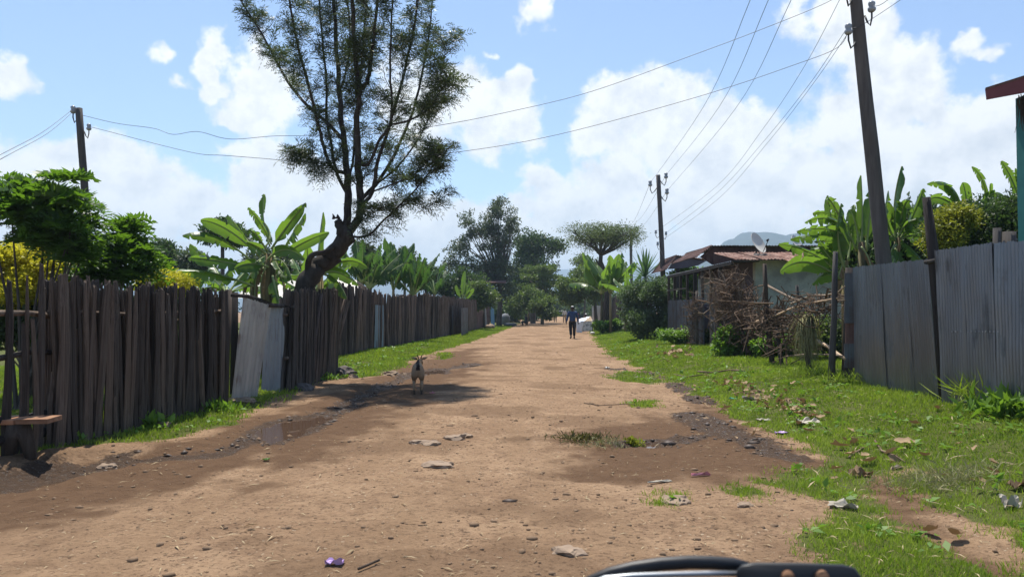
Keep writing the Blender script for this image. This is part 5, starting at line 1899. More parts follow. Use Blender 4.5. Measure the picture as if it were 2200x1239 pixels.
# right tree and pale tree
make_tree('leafy tree leaning over the road from the right beyond the banana', gbase(1282, 74), at(1278, 640, 74),
          [(1262, 590, 32, 16, 74, 2, 24), (1235, 615, 32, 20, 72, 2, 34), (1275, 620, 35, 25, 72, 2, 40), (1222, 640, 22, 12, 72, 1.6, 18), (1290, 600, 20, 20, 74, 2, 20)], .34, 9000, 'treeleaf_light', 51, .2, .7, nlimb=40, hang=.2)
make_tree('pale wispy tree behind the flat-topped tree', gbase(1255, 120), at(1258, 600, 120),
          [(1250, 562, 20, 12, 120, 2, 16), (1270, 570, 20, 14, 120, 2, 16), (1245, 585, 14, 8, 120, 2, 8)], .4, 2600, 'treeleaf_light', 52, .15, .8, nlimb=24)
# flat-topped acacia
AD = 62
ab = gbase(1300, AD)
aca = empty('tree', ab, 'flat-topped umbrella acacia tree on the right beyond the banana', 'tree')
mb = MB()
rg = random.Random(6)
fk = at(1291, 548, AD)
mb.tube([up(ab, -.2), at(1306, 625, AD), at(1297, 580, AD), at(1290, 562, AD), fk], [.30, .26, .2, .18, .16], 8)
mb.tube([at(1297, 578, AD), at(1287, 568, AD), at(1279, 556, AD)], [.1, .08, .05], 6)
tips = []
for (bx_, by_, dd) in ((1245, 512, .8), (1262, 505, -1.4), (1285, 500, 1.8), (1305, 505, -.6), (1330, 515, .4), (1352, 508, -1.5), (1372, 506, 1.0), (1318, 500, 2.4), (1270, 515, -2.4), (1236, 500, -.6), (1340, 503, -2.2), (1295, 498, -2.8)):
    e = at(bx_, by_, AD + dd)
    m0 = fk.lerp(e, .35) + Vector((0, 0, .12 if bx_ < 1300 else -.1))
    m1 = fk.lerp(e, .7) + Vector((rg.gauss(0, .12), 0, rg.gauss(.05, .1)))
    mb.tube([fk, m0, m1, e], [.12, .09, .06, .03], 5, cap=False)
    for k in range(15):
        s_ = m0.lerp(m1, rg.random()) if k < 5 else m1.lerp(e, rg.random())
        q = s_ + Vector((rg.gauss(0, .65), rg.gauss(0, .65), rg.uniform(.1, .85)))
        mb.tube([s_, s_.lerp(q, .5) + Vector((rg.gauss(0, .1), 0, .05)), q], [.03, .02, .008], 3, cap=False)
        tips.append(q)
    for k in range(9):
        s_ = m1.lerp(e, rg.uniform(-.3, 1))
        q = s_ + Vector((rg.gauss(0, .35), rg.gauss(0, .35), -rg.uniform(.15, .75)))
        mb.tube([s_, q], [.016, .006], 3, cap=False)
        tips.append(q + Vector((0, 0, .1)))
mb.build('trunk', MT['bark'], parent=aca, smooth=True)
nr = np.random.default_rng(8)
tp = np.array(tips)
n = 15000
pk = nr.integers(len(tp), size=n)
jit = nr.normal(0, 1, (n, 3)) * np.array([.38, .38, .13])
C = tp[pk] + jit
low = C[:, 2] < at(1300, 522, AD).z
C = C[~(low & (nr.random(n) < .72))]
n = len(C)
V, F = leaf_arrays(C, rand_unit(n, nr) * np.array([1, 1, .5]) + np.array([0, 0, .2]), rand_unit(n, nr) + np.array([0, 0, 1.0]), nr.uniform(.10, .24, n), .06, .1)
part('crown', np_mesh('crown', V - np.array(ab), F, MT['acacia'], nr.random(n)), aca)

# background trees on the left behind the fence
for i, (px, py, rx, ry, d, lab) in enumerate(((345, 545, 24, 28, 42, 'small hazy round tree between the dark bush and the banana'), (415, 565, 32, 28, 40, 'hazy tree behind the left side of the banana plant'),
                                              (478, 500, 40, 24, 38, 'tree crown just behind the banana leaf tips'), (778, 545, 20, 22, 44, 'small tree right of the leaning trunk'), (790, 580, 30, 20, 42, 'bush under the small tree right of the leaning trunk'),
                                              (870, 565, 35, 28, 60, 'wispy tree behind the far banana clumps'), (915, 590, 30, 22, 64, 'low wispy tree before the airy tree'), (590, 560, 60, 30, 36, 'dark tree mass behind the banana plant'))):
    make_tree(lab, gbase(px, d), at(px, py + ry, d), [(px, py, rx, ry, d, rx * d / FPX, 40), (px + rx * .6, py + ry * .5, rx * .7, ry * .7, d, rx * d / FPX, 20)], .2 if d < 50 else .26, 4500, ('treeleaf', 'treeleaf_grey')[i % 2], 60 + i, .14, .42 if d < 50 else .5, nlimb=18)


# ---- big-leaved bushes at left
def pinnate_bush(label, base, lobes, nshoot, leafL, seed, mat='pinnate', npair=6, name='bush'):
    rg = random.Random(seed)
    base = Vector(base)
    root = empty(name, base, label, 'bush')
    mb = MB()
    C, Dv = [], []
    for i in range(nshoot):
        (px, py, rx, ry, d, rd_) = lobes[rg.randrange(len(lobes))]
        c = at(px, py, d)
        s = d / FPX
        u = Vector((rg.gauss(0, 1), rg.gauss(0, 1), rg.gauss(0, 1))).normalized() * (rg.random() ** .3)
        p = c + Vector((u.x * rx * s, u.y * rd_, u.z * ry * s))
        if i < 12:
            mb.tube([base + Vector((rg.uniform(-.15, .15), rg.uniform(-.1, .1), 0)), base.lerp(p, .5) + Vector((rg.uniform(-.15, .15), 0, .1)), p], [.035, .02, .008], 5, cap=False)
        outv = (p - c) + Vector((0, 0, .35))
        outv.normalize()
        for k in range(7):
            az = k * 2.4 + rg.uniform(-.4, .4)
            v = Vector((math.cos(az), math.sin(az), rg.uniform(-.25, .6))) + outv * .6
            C.append(p)
            Dv.append(v.normalized())
    mb.build('stems', MT['bark_grey'], parent=root)
    me = frond_mesh(C, Dv, leafL, npair, .40, MT[mat], np.random.default_rng(seed), droop=.55, pw=.36)
    me.transform(Matrix.Translation(-base))
    part('foliage', me, root)


pinnate_bush('tall glossy bush with drooping leaflets at the left edge', gbase(60, 11.2), [(95, 455, 85, 62, 11.2, .6), (50, 425, 60, 50, 11.2, .5), (140, 440, 50, 55, 11.2, .5), (-60, 420, 60, 40, 11.2, .5), (110, 490, 60, 35, 11.2, .5), (20, 435, 50, 35, 11.2, .5), (135, 540, 35, 35, 11.2, .4), (95, 515, 50, 25, 11.2, .4)], 130, .42, 71)
pinnate_bush('lower glossy bush with upright tip behind the near fence', gbase(255, 12.5), [(262, 540, 48, 45, 12.5, .5), (240, 580, 55, 40, 12.5, .5), (292, 575, 40, 40, 12.5, .5), (272, 500, 18, 22, 12.5, .2), (205, 590, 28, 30, 12.5, .4)], 95, .38, 72)
make_tree('bright yellow leaved shrub behind the near left fence', gbase(70, 12.6), gbase(70, 12.6) + Vector((0, 0, .8)),
          [(20, 565, 90, 35, 12.6, .6, 80), (100, 575, 60, 45, 12.6, .6, 50), (-60, 590, 70, 50, 12.6, .6, 40), (60, 620, 90, 35, 12.4, .5, 60)], .07, 34000, 'gold', 73, .06, .26, cat='shrub', name='shrub', aspect=.55, nlimb=20)
make_tree('smaller yellow leaved shrub beside the left banana plant', gbase(350, 15), gbase(350, 15) + Vector((0, 0, .8)),
          [(350, 605, 30, 18, 15, .4, 30), (378, 615, 24, 16, 15, .4, 16)], .075, 9000, 'gold', 74, .05, .25, cat='shrub', name='shrub', aspect=.55, nlimb=12)
make_tree('green undergrowth in the yard behind the near left fence', gbase(60, 12.4), gbase(60, 12.4) + Vector((0, 0, .4)),
          [(-30, 690, 100, 40, 12.4, .5, 60), (110, 700, 90, 40, 12.6, .5, 50), (260, 690, 90, 60, 13.2, .5, 50), (420, 700, 90, 60, 15, .5, 40)], .12, 16000, 'treeleaf', 75, .05, .3, cat='bush', name='bush', nlimb=20)
# right-hand shrub with yellow flowers
sr = make_tree('dark fine-leaved shrub behind the tin gate', gbase(2130, 14.6), gbase(2130, 14.6) + Vector((0, 0, 1)),
               [(2100, 480, 80, 45, 14.6, .8, 60), (2170, 470, 70, 50, 14.6, .8, 60), (2230, 480, 60, 50, 14.6, .8, 40), (2050, 510, 40, 40, 14.4, .6, 30)], .085, 34000, 'treeleaf', 76, .08, .34, cat='shrub', name='shrub', nlimb=30, aspect=.35)
make_tree('yellow flowering shrub left of the dark shrub behind the tin gate', gbase(2035, 13.9), gbase(2035, 13.9) + Vector((0, 0, 1)),
          [(2030, 490, 26, 30, 13.9, .4, 30), (2060, 470, 26, 22, 13.9, .4, 24), (2025, 525, 26, 26, 13.9, .4, 24)], .07, 9000, 'goldgreen', 77, .05, .2, cat='shrub', name='shrub', nlimb=20, aspect=.5)
make_tree('dark foliage filling in behind the right banana plants', gbase(1960, 19.5), gbase(1960, 19.5) + Vector((0, 0, 1)),
          [(1900, 520, 70, 50, 19.5, 1, 50), (1980, 500, 60, 55, 19.5, 1, 50), (1830, 560, 50, 50, 19, .8, 40)], .18, 12000, 'treeleaf', 78, .08, .5, cat='bush', name='bush', nlimb=20)
# big shrub on the right verge
sb = gp(1390, 728)
make_tree('big rounded grey-green shrub on the right verge beside the porch', sb, up(sb, .8),
          [(1395, 640, 45, 42, sb.y + .3, 1.1, 90), (1380, 690, 38, 36, sb.y, .9, 70), (1425, 690, 28, 40, sb.y + .3, .9, 50), (1360, 650, 28, 40, sb.y + .5, .9, 40), (1430, 630, 22, 30, sb.y + .5, .8, 30)], .10, 26000, 'shrub', 79, .07, .30, cat='shrub', name='shrub', nlimb=60, aspect=.5)
# green undergrowth by the house and posts
for i, (px, py, w, h, lab) in enumerate(((1490, 722, 62, 16, 'leafy undergrowth left of the brush fence'), (1590, 735, 40, 34, 'leafy undergrowth below the brush pile'), (1770, 720, 50, 60, 'leafy bush behind the posts near the tin fence'),
                                         (1680, 745, 40, 30, 'leafy undergrowth behind the bundle of dry grass'), (1305, 700, 22, 14, 'bright low weed clump by the stalk fence'))):
    b = gp(px, py + h)
    b = b + Vector((.55, .9, 0)) if i in (1, 2, 3) else b
    b.z = gz(b.x, b.y)
    s = b.y
    make_tree(lab, b, up(b, .2), [(px + w * (q_ - 2) * .45, py + h * (.25 if q_ % 2 else -.1), w * .38, h * (.9 if q_ % 2 else .6), s + (q_ - 2) * .25, .4, 12) for q_ in range(5)], .10 if s < 30 else .16, 5200, 'weed' if i != 2 else 'treeleaf_light', 90 + i, .03, .26, cat='bush', name='bush', nlimb=14, aspect=.6, upbias=.7)

make_tree('bright leafy bush seen through the porch posts', gbase(1470, 38), gbase(1470, 38) + Vector((0, 0, .5)),
          [(1470, 605, 38, 24, 38, 1.0, 40), (1510, 620, 30, 30, 38, 1.0, 30), (1450, 650, 30, 30, 38, 1.0, 30)], .22, 6000, 'weed', 98, .06, .5, cat='bush', name='bush', nlimb=14, aspect=.5)
# sword-leaved plant
yd = 39
yb_ = gbase(1385, yd)
yu = empty('sword_plant', yb_, 'spiky sword-leaved plant in front of the grey pole', 'plant')
MB().tube([up(yb_, -.1), at(1386, 640, yd), at(1386, 600, yd)], [.13, .11, .09], 8).build('stem', MT['bark_grey'], parent=yu, smooth=True)
rg = random.Random(12)
c0 = at(1386, 600, yd)
for i in range(64):
    az = i * 2.39996
    el = 1.5 - 2.0 * (i / 64) ** 1.1
    hd = Vector((math.cos(az), math.sin(az), 0))
    ln = rg.uniform(1.15, 1.6)
    dv = hd * math.cos(el) + Vector((0, 0, math.sin(el)))
    sd = dv.cross(Vector((0, 0, 1)))
    if sd.length < .1:
        sd = Vector((1, 0, 0))
    sd.normalize()
    nn = sd.cross(dv)
    mb = MB()
    vs, fs = [], []
    for j, (t, w) in enumerate(((0, .03), (.3, .055), (.65, .05), (1, .004))):
        p = c0 + Vector((0, 0, .25 * (1 - i / 64))) + dv * ln * t + Vector((0, 0, -.35 * t * t * (1 - abs(math.sin(el)))))
        vs += [p - sd * w + nn * w * .3, p, p + sd * w + nn * w * .3]
    for j in range(3):
        a = j * 3
        fs += [(a, a + 1, a + 4, a + 3), (a + 1, a + 2, a + 5, a + 4)]
    mb.add(vs, fs)
    o = mb.build('leaf', MT['yucca'], parent=yu, smooth=True)
    at2 = o.data.attributes.new('rnd', 'FLOAT', 'FACE')
    at2.data.foreach_set('value', np.full(len(o.data.polygons), rg.random(), np.float32))

# ------------------------------------------------------------------ brush fence on the right
def post_obj(px, base, tpx, top, r, label, seed, bend=0, mat='pole', dd=0.0):
    rg = random.Random(seed)
    p = gp(px, base)
    p = p + Vector((0, dd, 0))
    p.z = gz(p.x, p.y)
    e = at(tpx, top, p.y)
    mid = (p + e) / 2 + Vector((bend, 0, 0))
    o = MB().tube([up(p, -.15), p.lerp(mid, .5), mid, mid.lerp(e, .5), e], [r * 1.1, r * rg.uniform(.9, 1.05), r * rg.uniform(.85, 1), r * rg.uniform(.8, .95), r * .75], 7, rough=.08, rng=rg).build('fence_post', MT[mat], origin=p, smooth=True)
    return tag(o, label, 'post', 'rough posts of the brush fence')


PO = [(1497, 745, 1497, 625, .055, 'twig-wrapped post at the far left end of the brush fence', 0), (1530, 751, 1530, 688, .05, 'short post second from the far end of the brush fence', 0),
      (1559, 760, 1557, 690, .045, 'thin dark post third from the far end of the brush fence', 0), (1580, 760, 1580, 735, .075, 'thick low stump under the brush pile', 0),
      (1598, 766, 1594, 690, .05, 'pale post standing under the middle of the brush pile', 0), (1620, 763, 1612, 690, .035, 'leaning stick under the right half of the brush pile', .02),
      (1660, 783, 1643, 566, .06, 'tall crooked post rising right of the brush pile', -.05), (1680, 785, 1668, 700, .055, 'leaning post right of the tall crooked post', 0),
      (1721, 760, 1712, 612, .06, 'broken upright post behind the pale branches', .02), (1738, 806, 1734, 688, .065, 'post carrying the bundle of drooping dry grass', 0),
      (1785, 822, 1795, 540, .055, 'tall straight post beside the tin fence', .02)]
for i, (px, b, tx_, ty_, r, lab, bd_) in enumerate(PO):
    post_obj(px, b, tx_, ty_, r, lab, i, bd_, mat='darkwood' if i in (2, 5, 6, 9) else 'pole')


def twig_mass(name, label, lobes, n, seed, mat='twig', ln=(.35, 1.1), r=.011, dirb=(0, 0, .3)):
    rg = random.Random(seed)
    mb = MB()
    og = None
    for i in range(n):
        (px, py, rx, ry, d, rd_) = lobes[rg.randrange(len(lobes))]
        c = at(px, py, d)
        s = d / FPX
        u = Vector((rg.gauss(0, .55), rg.gauss(0, .55), rg.gauss(0, .55)))
        p = c + Vector((u.x * rx * s, u.y * rd_, u.z * ry * s))
        if og is None:
            og = Vector((c.x, c.y, gz(c.x, c.y)))
        v = (Vector((rg.gauss(0, 1), rg.gauss(0, .6), rg.gauss(0, 1))) + Vector(dirb)).normalized()
        l = rg.uniform(*ln)
        k = Vector((rg.gauss(0, .2), rg.gauss(0, .15), rg.gauss(0, .2))) * l
        rr = r * rg.choice([.6, .8, 1, 1.6])
        a, b_, c2, e = p - v * l * .5, p - v * l * .12 + k * .7, p + v * l * .2 + k, p + v * l * .5
        for q in (a, e):
            q.z = max(q.z, og.z + .03)
        mb.tube([a, b_, c2, e], [rr, rr * .85, rr * .6, rr * .3], 4, cap=False)
        if rg.random() < .6:
            w = (v + Vector((rg.gauss(0, .7), rg.gauss(0, .5), rg.gauss(.2, .6)))).normalized()
            mb.tube([b_, b_ + w * l * .4], [rr * .5, rr * .2], 3, cap=False)
    o = mb.build(name, MT[mat], origin=og)
    return tag(o, label, 'brush', kind='stuff')


bd1 = gp(1598, 766).y
twig_mass('brush_pile', 'tangled pile of dead brown twigs stacked against the posts', [(1588, 668, 40, 40, bd1, .3), (1618, 690, 44, 26, bd1 - .5, .3), (1568, 650, 26, 36, bd1 + .6, .25), (1642, 698, 30, 20, bd1 - .9, .25), (1580, 625, 16, 26, bd1 + .3, .15), (1600, 725, 30, 30, bd1 - .3, .25)],
          400, 3, ln=(.35, 1.2), r=.014)
twig_mass('brush', 'pale spiky twigs sticking up from the brush pile', [(1570, 640, 34, 44, bd1 + .4, .3), (1548, 640, 18, 34, bd1 + .8, .2)], 120, 13, mat='branch_pale', ln=(.5, 1.2), r=.010, dirb=(-.7, 0, 1.4))
twig_mass('brush', 'twigs wrapped round the far left post of the brush fence', [(1494, 665, 14, 22, gp(1497, 745).y, .25), (1490, 700, 10, 40, gp(1497, 745).y, .2)], 130, 4, ln=(.3, .8), r=.010)
twig_mass('brush', 'dry vines and twigs hanging between the tall posts', [(1690, 690, 40, 16, gp(1690, 785).y, .2), (1750, 655, 60, 14, gp(1750, 808).y, .2), (1660, 690, 20, 40, gp(1660, 783).y, .2), (1700, 720, 40, 40, gp(1700, 790).y, .25)], 240, 5, ln=(.3, 1.0), r=.012, dirb=(.6, 0, 0))
BR = [([(1650, 614), (1680, 630), (1709, 644), (1740, 640), (1758, 648), (1790, 647), (1815, 645)], .028, 'long pale bare branch lying across the posts to the tin fence'),
      ([(1700, 652), (1730, 640), (1750, 633), (1775, 634), (1800, 628), (1815, 615)], .02, 'thinner pale branch above the long one by the tin fence'),
      ([(1625, 690), (1665, 678), (1700, 662), (1745, 650), (1800, 640)], .022, 'dark crooked branch slanting under the pale branches'),
      ([(1500, 672), (1512, 674), (1525, 664), (1528, 650), (1545, 645), (1560, 643)], .024, 'pale hooked branch left of the brush pile'),
      ([(1752, 730), (1780, 745), (1800, 760), (1815, 770)], .04, 'fallen thick branch leaning at the foot of the tall post'),
      ([(1690, 765), (1740, 760), (1785, 762), (1810, 764)], .02, 'thin horizontal stick low between the posts')]
for pts, r, lab in BR:
    d0, d1 = gp(min(pts[0][0], 1800), 770 + (pts[0][0] - 1600) * .2).y, gp(1785, 822).y
    n = len(pts)
    d0 = min(d0, bd1 + .8)
    P = [at(px, py, d0 + (d1 - d0) * i / (n - 1) - .1) if pts[0][0] > 1520 else at(px, py, d0) for i, (px, py) in enumerate(pts)]
    o = MB().tube(P, [r * (1 - .5 * i / n) for i in range(n)], 6).build('branch', MT['branch_pale'], origin=P[0], smooth=True)
    tag(o, lab, 'branch')

# bundle of drooping dry grass on a post
pg = gp(1738, 806)
nr = np.random.default_rng(4)
V, F, rn = [], [], []
rg = random.Random(4)
off = 0
for i in range(320):
    a = rg.uniform(0, 2 * math.pi)
    rr = rg.uniform(.2, 1) ** .7
    s0 = at(1736 + rg.gauss(0, 8), 692 + rg.uniform(-8, 10), pg.y - .05)
    out = Vector((math.cos(a) * (.30 if math.cos(a) < 0 else .2), math.sin(a) * .2, 0)) * rr
    l = rg.uniform(.25, .85)
    P = [s0, s0 + out * .5 + Vector((0, 0, .08)), s0 + out + Vector((0, 0, -l * .4)), s0 + out * 1.1 + Vector((rg.gauss(0, .05), 0, -l))]
    P[3].z = max(P[3].z, pg.z + .02)
    sd = Vector((math.sin(a) + .2, -math.cos(a), 0)).normalized() * .006
    for p, w in zip(P, (1, 1, .8, .15)):
        V += [tuple(p - sd * w), tuple(p + sd * w)]
    for j in range(3):
        F.append((off + j * 2, off + j * 2 + 1, off + j * 2 + 3, off + j * 2 + 2))
        rn.append(rg.random())
    off += 8
V = np.array(V)
og = np.array([pg.x, pg.y, pg.z])
o = bpy.data.objects.new('dry_grass_bundle', np_mesh('dry_grass_bundle', V - og, F, MT['drygrass'], rn))
COL.objects.link(o)
o.location = og
tag(o, 'bundle of drooping dry grass hung over a post', 'dry grass', kind='stuff')

# ------------------------------------------------------------------ figures
def skin_mesh(name, verts, edges, radii, root=0, sub=2):
    me = bpy.data.meshes.new(name)
    me.from_pydata(verts, edges, [])
    o = bpy.data.objects.new(name, me)
    COL.objects.link(o)
    m = o.modifiers.new('skin', 'SKIN')
    m.use_smooth_shade = True
    for v, r in zip(me.skin_vertices[0].data, radii):
        v.radius = r if hasattr(r, '__len__') else (r, r)
        v.use_root = False
    me.skin_vertices[0].data[root].use_root = True
    s = o.modifiers.new('sub', 'SUBSURF')
    s.levels = s.render_levels = sub
    dg = bpy.context.evaluated_depsgraph_get()
    out = bpy.data.meshes.new_from_object(o.evaluated_get(dg))
    bpy.data.objects.remove(o)
    bpy.data.meshes.remove(me)
    out.name = name
    out.materials.clear()
    return out


def chain(V, E, Rr, start, pts):
    prev = start
    for p, r in pts:
        V.append(p)
        Rr.append(r)
        if prev is not None:
            E.append((prev, len(V) - 1))
        prev = len(V) - 1
    return prev


def body_meshes(stride=.16, armsw=.06, sit=False):
    """body, shirt and trousers of a 1.72 m figure facing +y, feet at z = 0"""
    hipz = .92 if not sit else .34
    dz = hipz - .92
    V, E, Rr = [], [], []
    pel = chain(V, E, Rr, None, [((0, 0, .97 + dz), (.13, .095))])
    chest = chain(V, E, Rr, pel, [((0, 0, 1.15 + dz), (.125, .09)), ((0, .01, 1.34 + dz), (.155, .105))])
    head = chain(V, E, Rr, chest, [((0, .005, 1.47 + dz), (.055, .055)), ((0, .02, 1.53 + dz), (.055, .06)), ((0, .03, 1.585 + dz), (.072, .088)), ((0, .03, 1.65 + dz), (.075, .092)), ((0, .025, 1.71 + dz), (.045, .055))])
    nose = chain(V, E, Rr, 5, [((0, .125, 1.60 + dz), .014)])
    for s in (-1, 1):
        chain(V, E, Rr, 5, [((s * .085, .02, 1.60 + dz), .016)])
        sw = armsw * s
        w = chain(V, E, Rr, chest, [((s * .17, 0, 1.40 + dz), .062), ((s * .235, -.01 + sw * .4, 1.15 + dz), .044), ((s * .285, .03 + sw, .90 + dz), .030), ((s * .292, .05 + sw, .83 + dz), (.034, .018))])
        bx, by, bz = s * .292, .05 + sw, .83 + dz
        for k, (ox, ln) in enumerate(((-.024, .068), (-.008, .078), (.008, .074), (.024, .06))):
            chain(V, E, Rr, w, [((bx + s * .004, by + ox + .01, bz - .045), .0085), ((bx - s * .004, by + ox + .016, bz - .045 - ln * .7), .007)])
        chain(V, E, Rr, w, [((bx - s * .012, by + .045, bz - .02), .009), ((bx - s * .016, by + .055, bz - .055), .007)])
        st = stride * s
        if sit:
            chain(V, E, Rr, pel, [((s * .10, .02, .33), .085), ((s * .13, .38, .42), .06), ((s * .12, .34, .08), .04), ((s * .12, .40, .03), .038), ((s * .12, .5, .025), .028)])
        else:
            lift = .05 if st < 0 else 0
            chain(V, E, Rr, pel, [((s * .085, 0, .88), .088), ((s * .095, st * .55 + .02, .50), .058), ((s * .095, st * .9 - (.06 if st < 0 else 0), .10 + lift), .038), ((s * .10, st - (.02 if st < 0 else 0), .035 + lift * .6), (.04, .035)), ((s * .11, st + .15, .025), (.035, .024))])
    body = skin_mesh('body', V, E, Rr)
    # shirt
    V, E, Rr = [], [], []
    p0 = chain(V, E, Rr, None, [((0, 0, .90 + dz), (.165, .125))])
    c = chain(V, E, Rr, p0, [((0, 0, 1.0 + dz), (.160, .12)), ((0, 0, 1.16 + dz), (.152, .112)), ((0, .005, 1.34 + dz), (.178, .122)), ((0, .005, 1.46 + dz), (.085, .075))])
    for s in (-1, 1):
        sw = armsw * s
        chain(V, E, Rr, 3, [((s * .175, 0, 1.40 + dz), .078), ((s * .238, -.01 + sw * .4, 1.15 + dz), .060), ((s * .285, .03 + sw, .915 + dz), .048)])
    shirt = skin_mesh('shirt', V, E, Rr)
    V, E, Rr = [], [], []
    p0 = chain(V, E, Rr, None, [((0, 0, .96 + dz), (.145, .11))])
    for s in (-1, 1):
        st = stride * s
        if sit:
            chain(V, E, Rr, p0, [((s * .10, .02, .33), .105), ((s * .13, .38, .42), .075), ((s * .12, .345, .12), .058)])
        else:
            chain(V, E, Rr, p0, [((s * .09, 0, .86), .108), ((s * .097, st * .55 + .02, .50), .080), ((s * .096, st * .9 - (.06 if st < 0 else 0), .12 + (.05 if st < 0 else 0)), .064)])
    trou = skin_mesh('trousers', V, E, Rr)
    # hair cap
    mb = MB()
    vs, fs = [], []
    rings = 5
    for i in range(rings + 1):
        el = math.radians(-12 + 102 * i / rings)
        for j in range(12):
            a = 2 * math.pi * j / 12
            k = 1.0
            vs.append((math.cos(a) * .088 * math.cos(el), .022 + math.sin(a) * .104 * math.cos(el) - (.02 if math.sin(a) > .3 else 0), 1.635 + dz + .10 * math.sin(el)))
    for i in range(rings):
        for j in range(12):
            a, b = i * 12 + j, i * 12 + (j + 1) % 12
            fs.append((a, b, b + 12, a + 12))
    mb.add(vs, fs)
    hair = mb.mesh('hair', smooth=True)
    # shoes
    shoes = []
    for s in (-1, 1):
        st = stride * s
        lift = .05 if (st < 0 and not sit) else 0
        yy = st - (.02 if st < 0 else 0) if not sit else .40
        mb = MB()
        x0 = s * (.10 if not sit else .12)
        mb.tube([(x0, yy - .09, .045 + lift * .9), (x0, yy - .02, .045 + lift * .6), (x0 + s * .005, yy + .08, .035 + lift * .2), (x0 + s * .01, yy + .17, .03)], [.038, .046, .042, .022], 8)
        shoes.append(mb.mesh('shoe', smooth=True))
    return body, shirt, trou, hair, shoes


WALK = body_meshes()
WALK2 = body_meshes(stride=-.12, armsw=-.05)
SIT = body_meshes(stride=0, armsw=.0, sit=True)


def person(loc, rz, meshes, top, bottom, label, hat=None, scale=1.0, extra=None):
    root = empty('person', loc, label, 'person')
    root.rotation_euler = (0, 0, rz)
    root.scale = (scale,) * 3
    b, s, t, h, sh = meshes
    for nm, me, m in (('body', b, 'skin'), ('shirt', s, top), ('trousers', t, bottom), ('hair', h, hat or 'hair')):
        me = me.copy()
        me.materials.append(MT[m])
        part(nm, me, root)
    for me in sh:
        me = me.copy()
        me.materials.append(MT['shoe'])
        part('shoe', me, root)
    return root


pm = gp(1230, 727)
man = person((pm.x, pm.y, gz(pm.x, pm.y)), 0.05, WALK, 'shirt', 'trousers', 'man in blue shirt and black trousers walking away with a light-topped head', scale=1.0)
mb = MB()
vs, fs = [], []
for i in range(4):
    el = math.radians(42 + 48 * i / 3)
    for j in range(12):
        a = 2 * math.pi * j / 12
        vs.append((math.cos(a) * .094 * math.cos(el), .022 + math.sin(a) * .108 * math.cos(el), 1.635 + .112 * math.sin(el)))
for i in range(3):
    for j in range(12):
        a, b = i * 12 + j, i * 12 + (j + 1) % 12
        fs.append((a, b, b + 12, a + 12))
mb.add(vs, fs)
part('cap', mb.mesh('cap', (MT['cap'],), smooth=True), man)
man.scale = (1.14, 1.05, 1.0)


def far_person(px, py, rz, ms, top, bot, lab, hat=None, sc=1.0):
    p = gp(px, py)
    return person((p.x, p.y, gz(p.x, p.y)), rz, ms, top, bot, lab, hat, sc)


fpn = far_person(1193, 692, .1, WALK2, 'cloth_dark', 'cloth_dark', 'distant person in dark clothes carrying a load on one shoulder on the road')
mb = MB()
mb.box((.28, .02, 1.42), (.62, .3, .07), rz=.2)
part('carried_board', mb.mesh('carried_board', (MT['cloth_white'],)), fpn)
far_person(1213, 693, 2.8, WALK, 'cloth_white', 'cloth_tan', 'distant person in a pale top and tan trousers beside the walking man')
p = gp(1262, 706)
person((p.x, p.y + 1.2, gz(p.x, p.y)), 2.5, SIT, 'cloth_tan', 'cloth_dark', 'person with a pale head wrap sitting behind the white covered stand', 'cloth_white', 1.12)
p = gp(1246, 704)
person((p.x, p.y + 2.0, gz(p.x, p.y)), 1.6, SIT, 'cloth_red', 'cloth_dark', 'person in red sitting just right of the walking man', 'cloth_red', 1.1)
far_person(1130, 699, 1.9, SIT, 'cloth_dark', 'cloth_dark', 'person sitting in the shade at the left road edge', None, 1.0)


def lump(c, r, mat, name, label, cat, seed, squash=.75, group=None, sub=2, rough=.25, smooth=True):
    """stone, clod or sack: irregular closed lump resting on the ground"""
    rg = random.Random(seed)
    r = (r, r, r) if not hasattr(r, '__len__') else r
    bmv, fs = [], []
    t = (1 + 5 ** .5) / 2
    base = [Vector(v).normalized() for v in ((-1, t, 0), (1, t, 0), (-1, -t, 0), (1, -t, 0), (0, -1, t), (0, 1, t), (0, -1, -t), (0, 1, -t), (t, 0, -1), (t, 0, 1), (-t, 0, -1), (-t, 0, 1))]
    F = [(0, 11, 5), (0, 5, 1), (0, 1, 7), (0, 7, 10), (0, 10, 11), (1, 5, 9), (5, 11, 4), (11, 10, 2), (10, 7, 6), (7, 1, 8), (3, 9, 4), (3, 4, 2), (3, 2, 6), (3, 6, 8), (3, 8, 9), (4, 9, 5), (2, 4, 11), (6, 2, 10), (8, 6, 7), (9, 8, 1)]
    for _ in range(sub - 1):
        cache, nf = {}, []

        def mid(a, b):
            k = (min(a, b), max(a, b))
            if k not in cache:
                base.append(((base[a] + base[b]) / 2).normalized())
                cache[k] = len(base) - 1
            return cache[k]
        for a, b, c_ in F:
            x, y_, z = mid(a, b), mid(b, c_), mid(c_, a)
            nf += [(a, x, z), (b, y_, x), (c_, z, y_), (x, y_, z)]
        F = nf
    vs = [Vector((v.x * r[0], v.y * r[1], v.z * r[2] * squash)) * (1 + rg.uniform(-rough, rough) * (.5 if sub < 3 else .16) + rough * (float(fbm(v.x * 2 + seed, v.y * 2 + v.z, 1, 2, seed)) - .5) * 2) for v in base]
    mb = MB()
    c = Vector(c)
    mb.add([c + v for v in vs], F)
    o = mb.build(name, MT[mat], origin=c, smooth=smooth)
    return tag(o, label, cat, group)


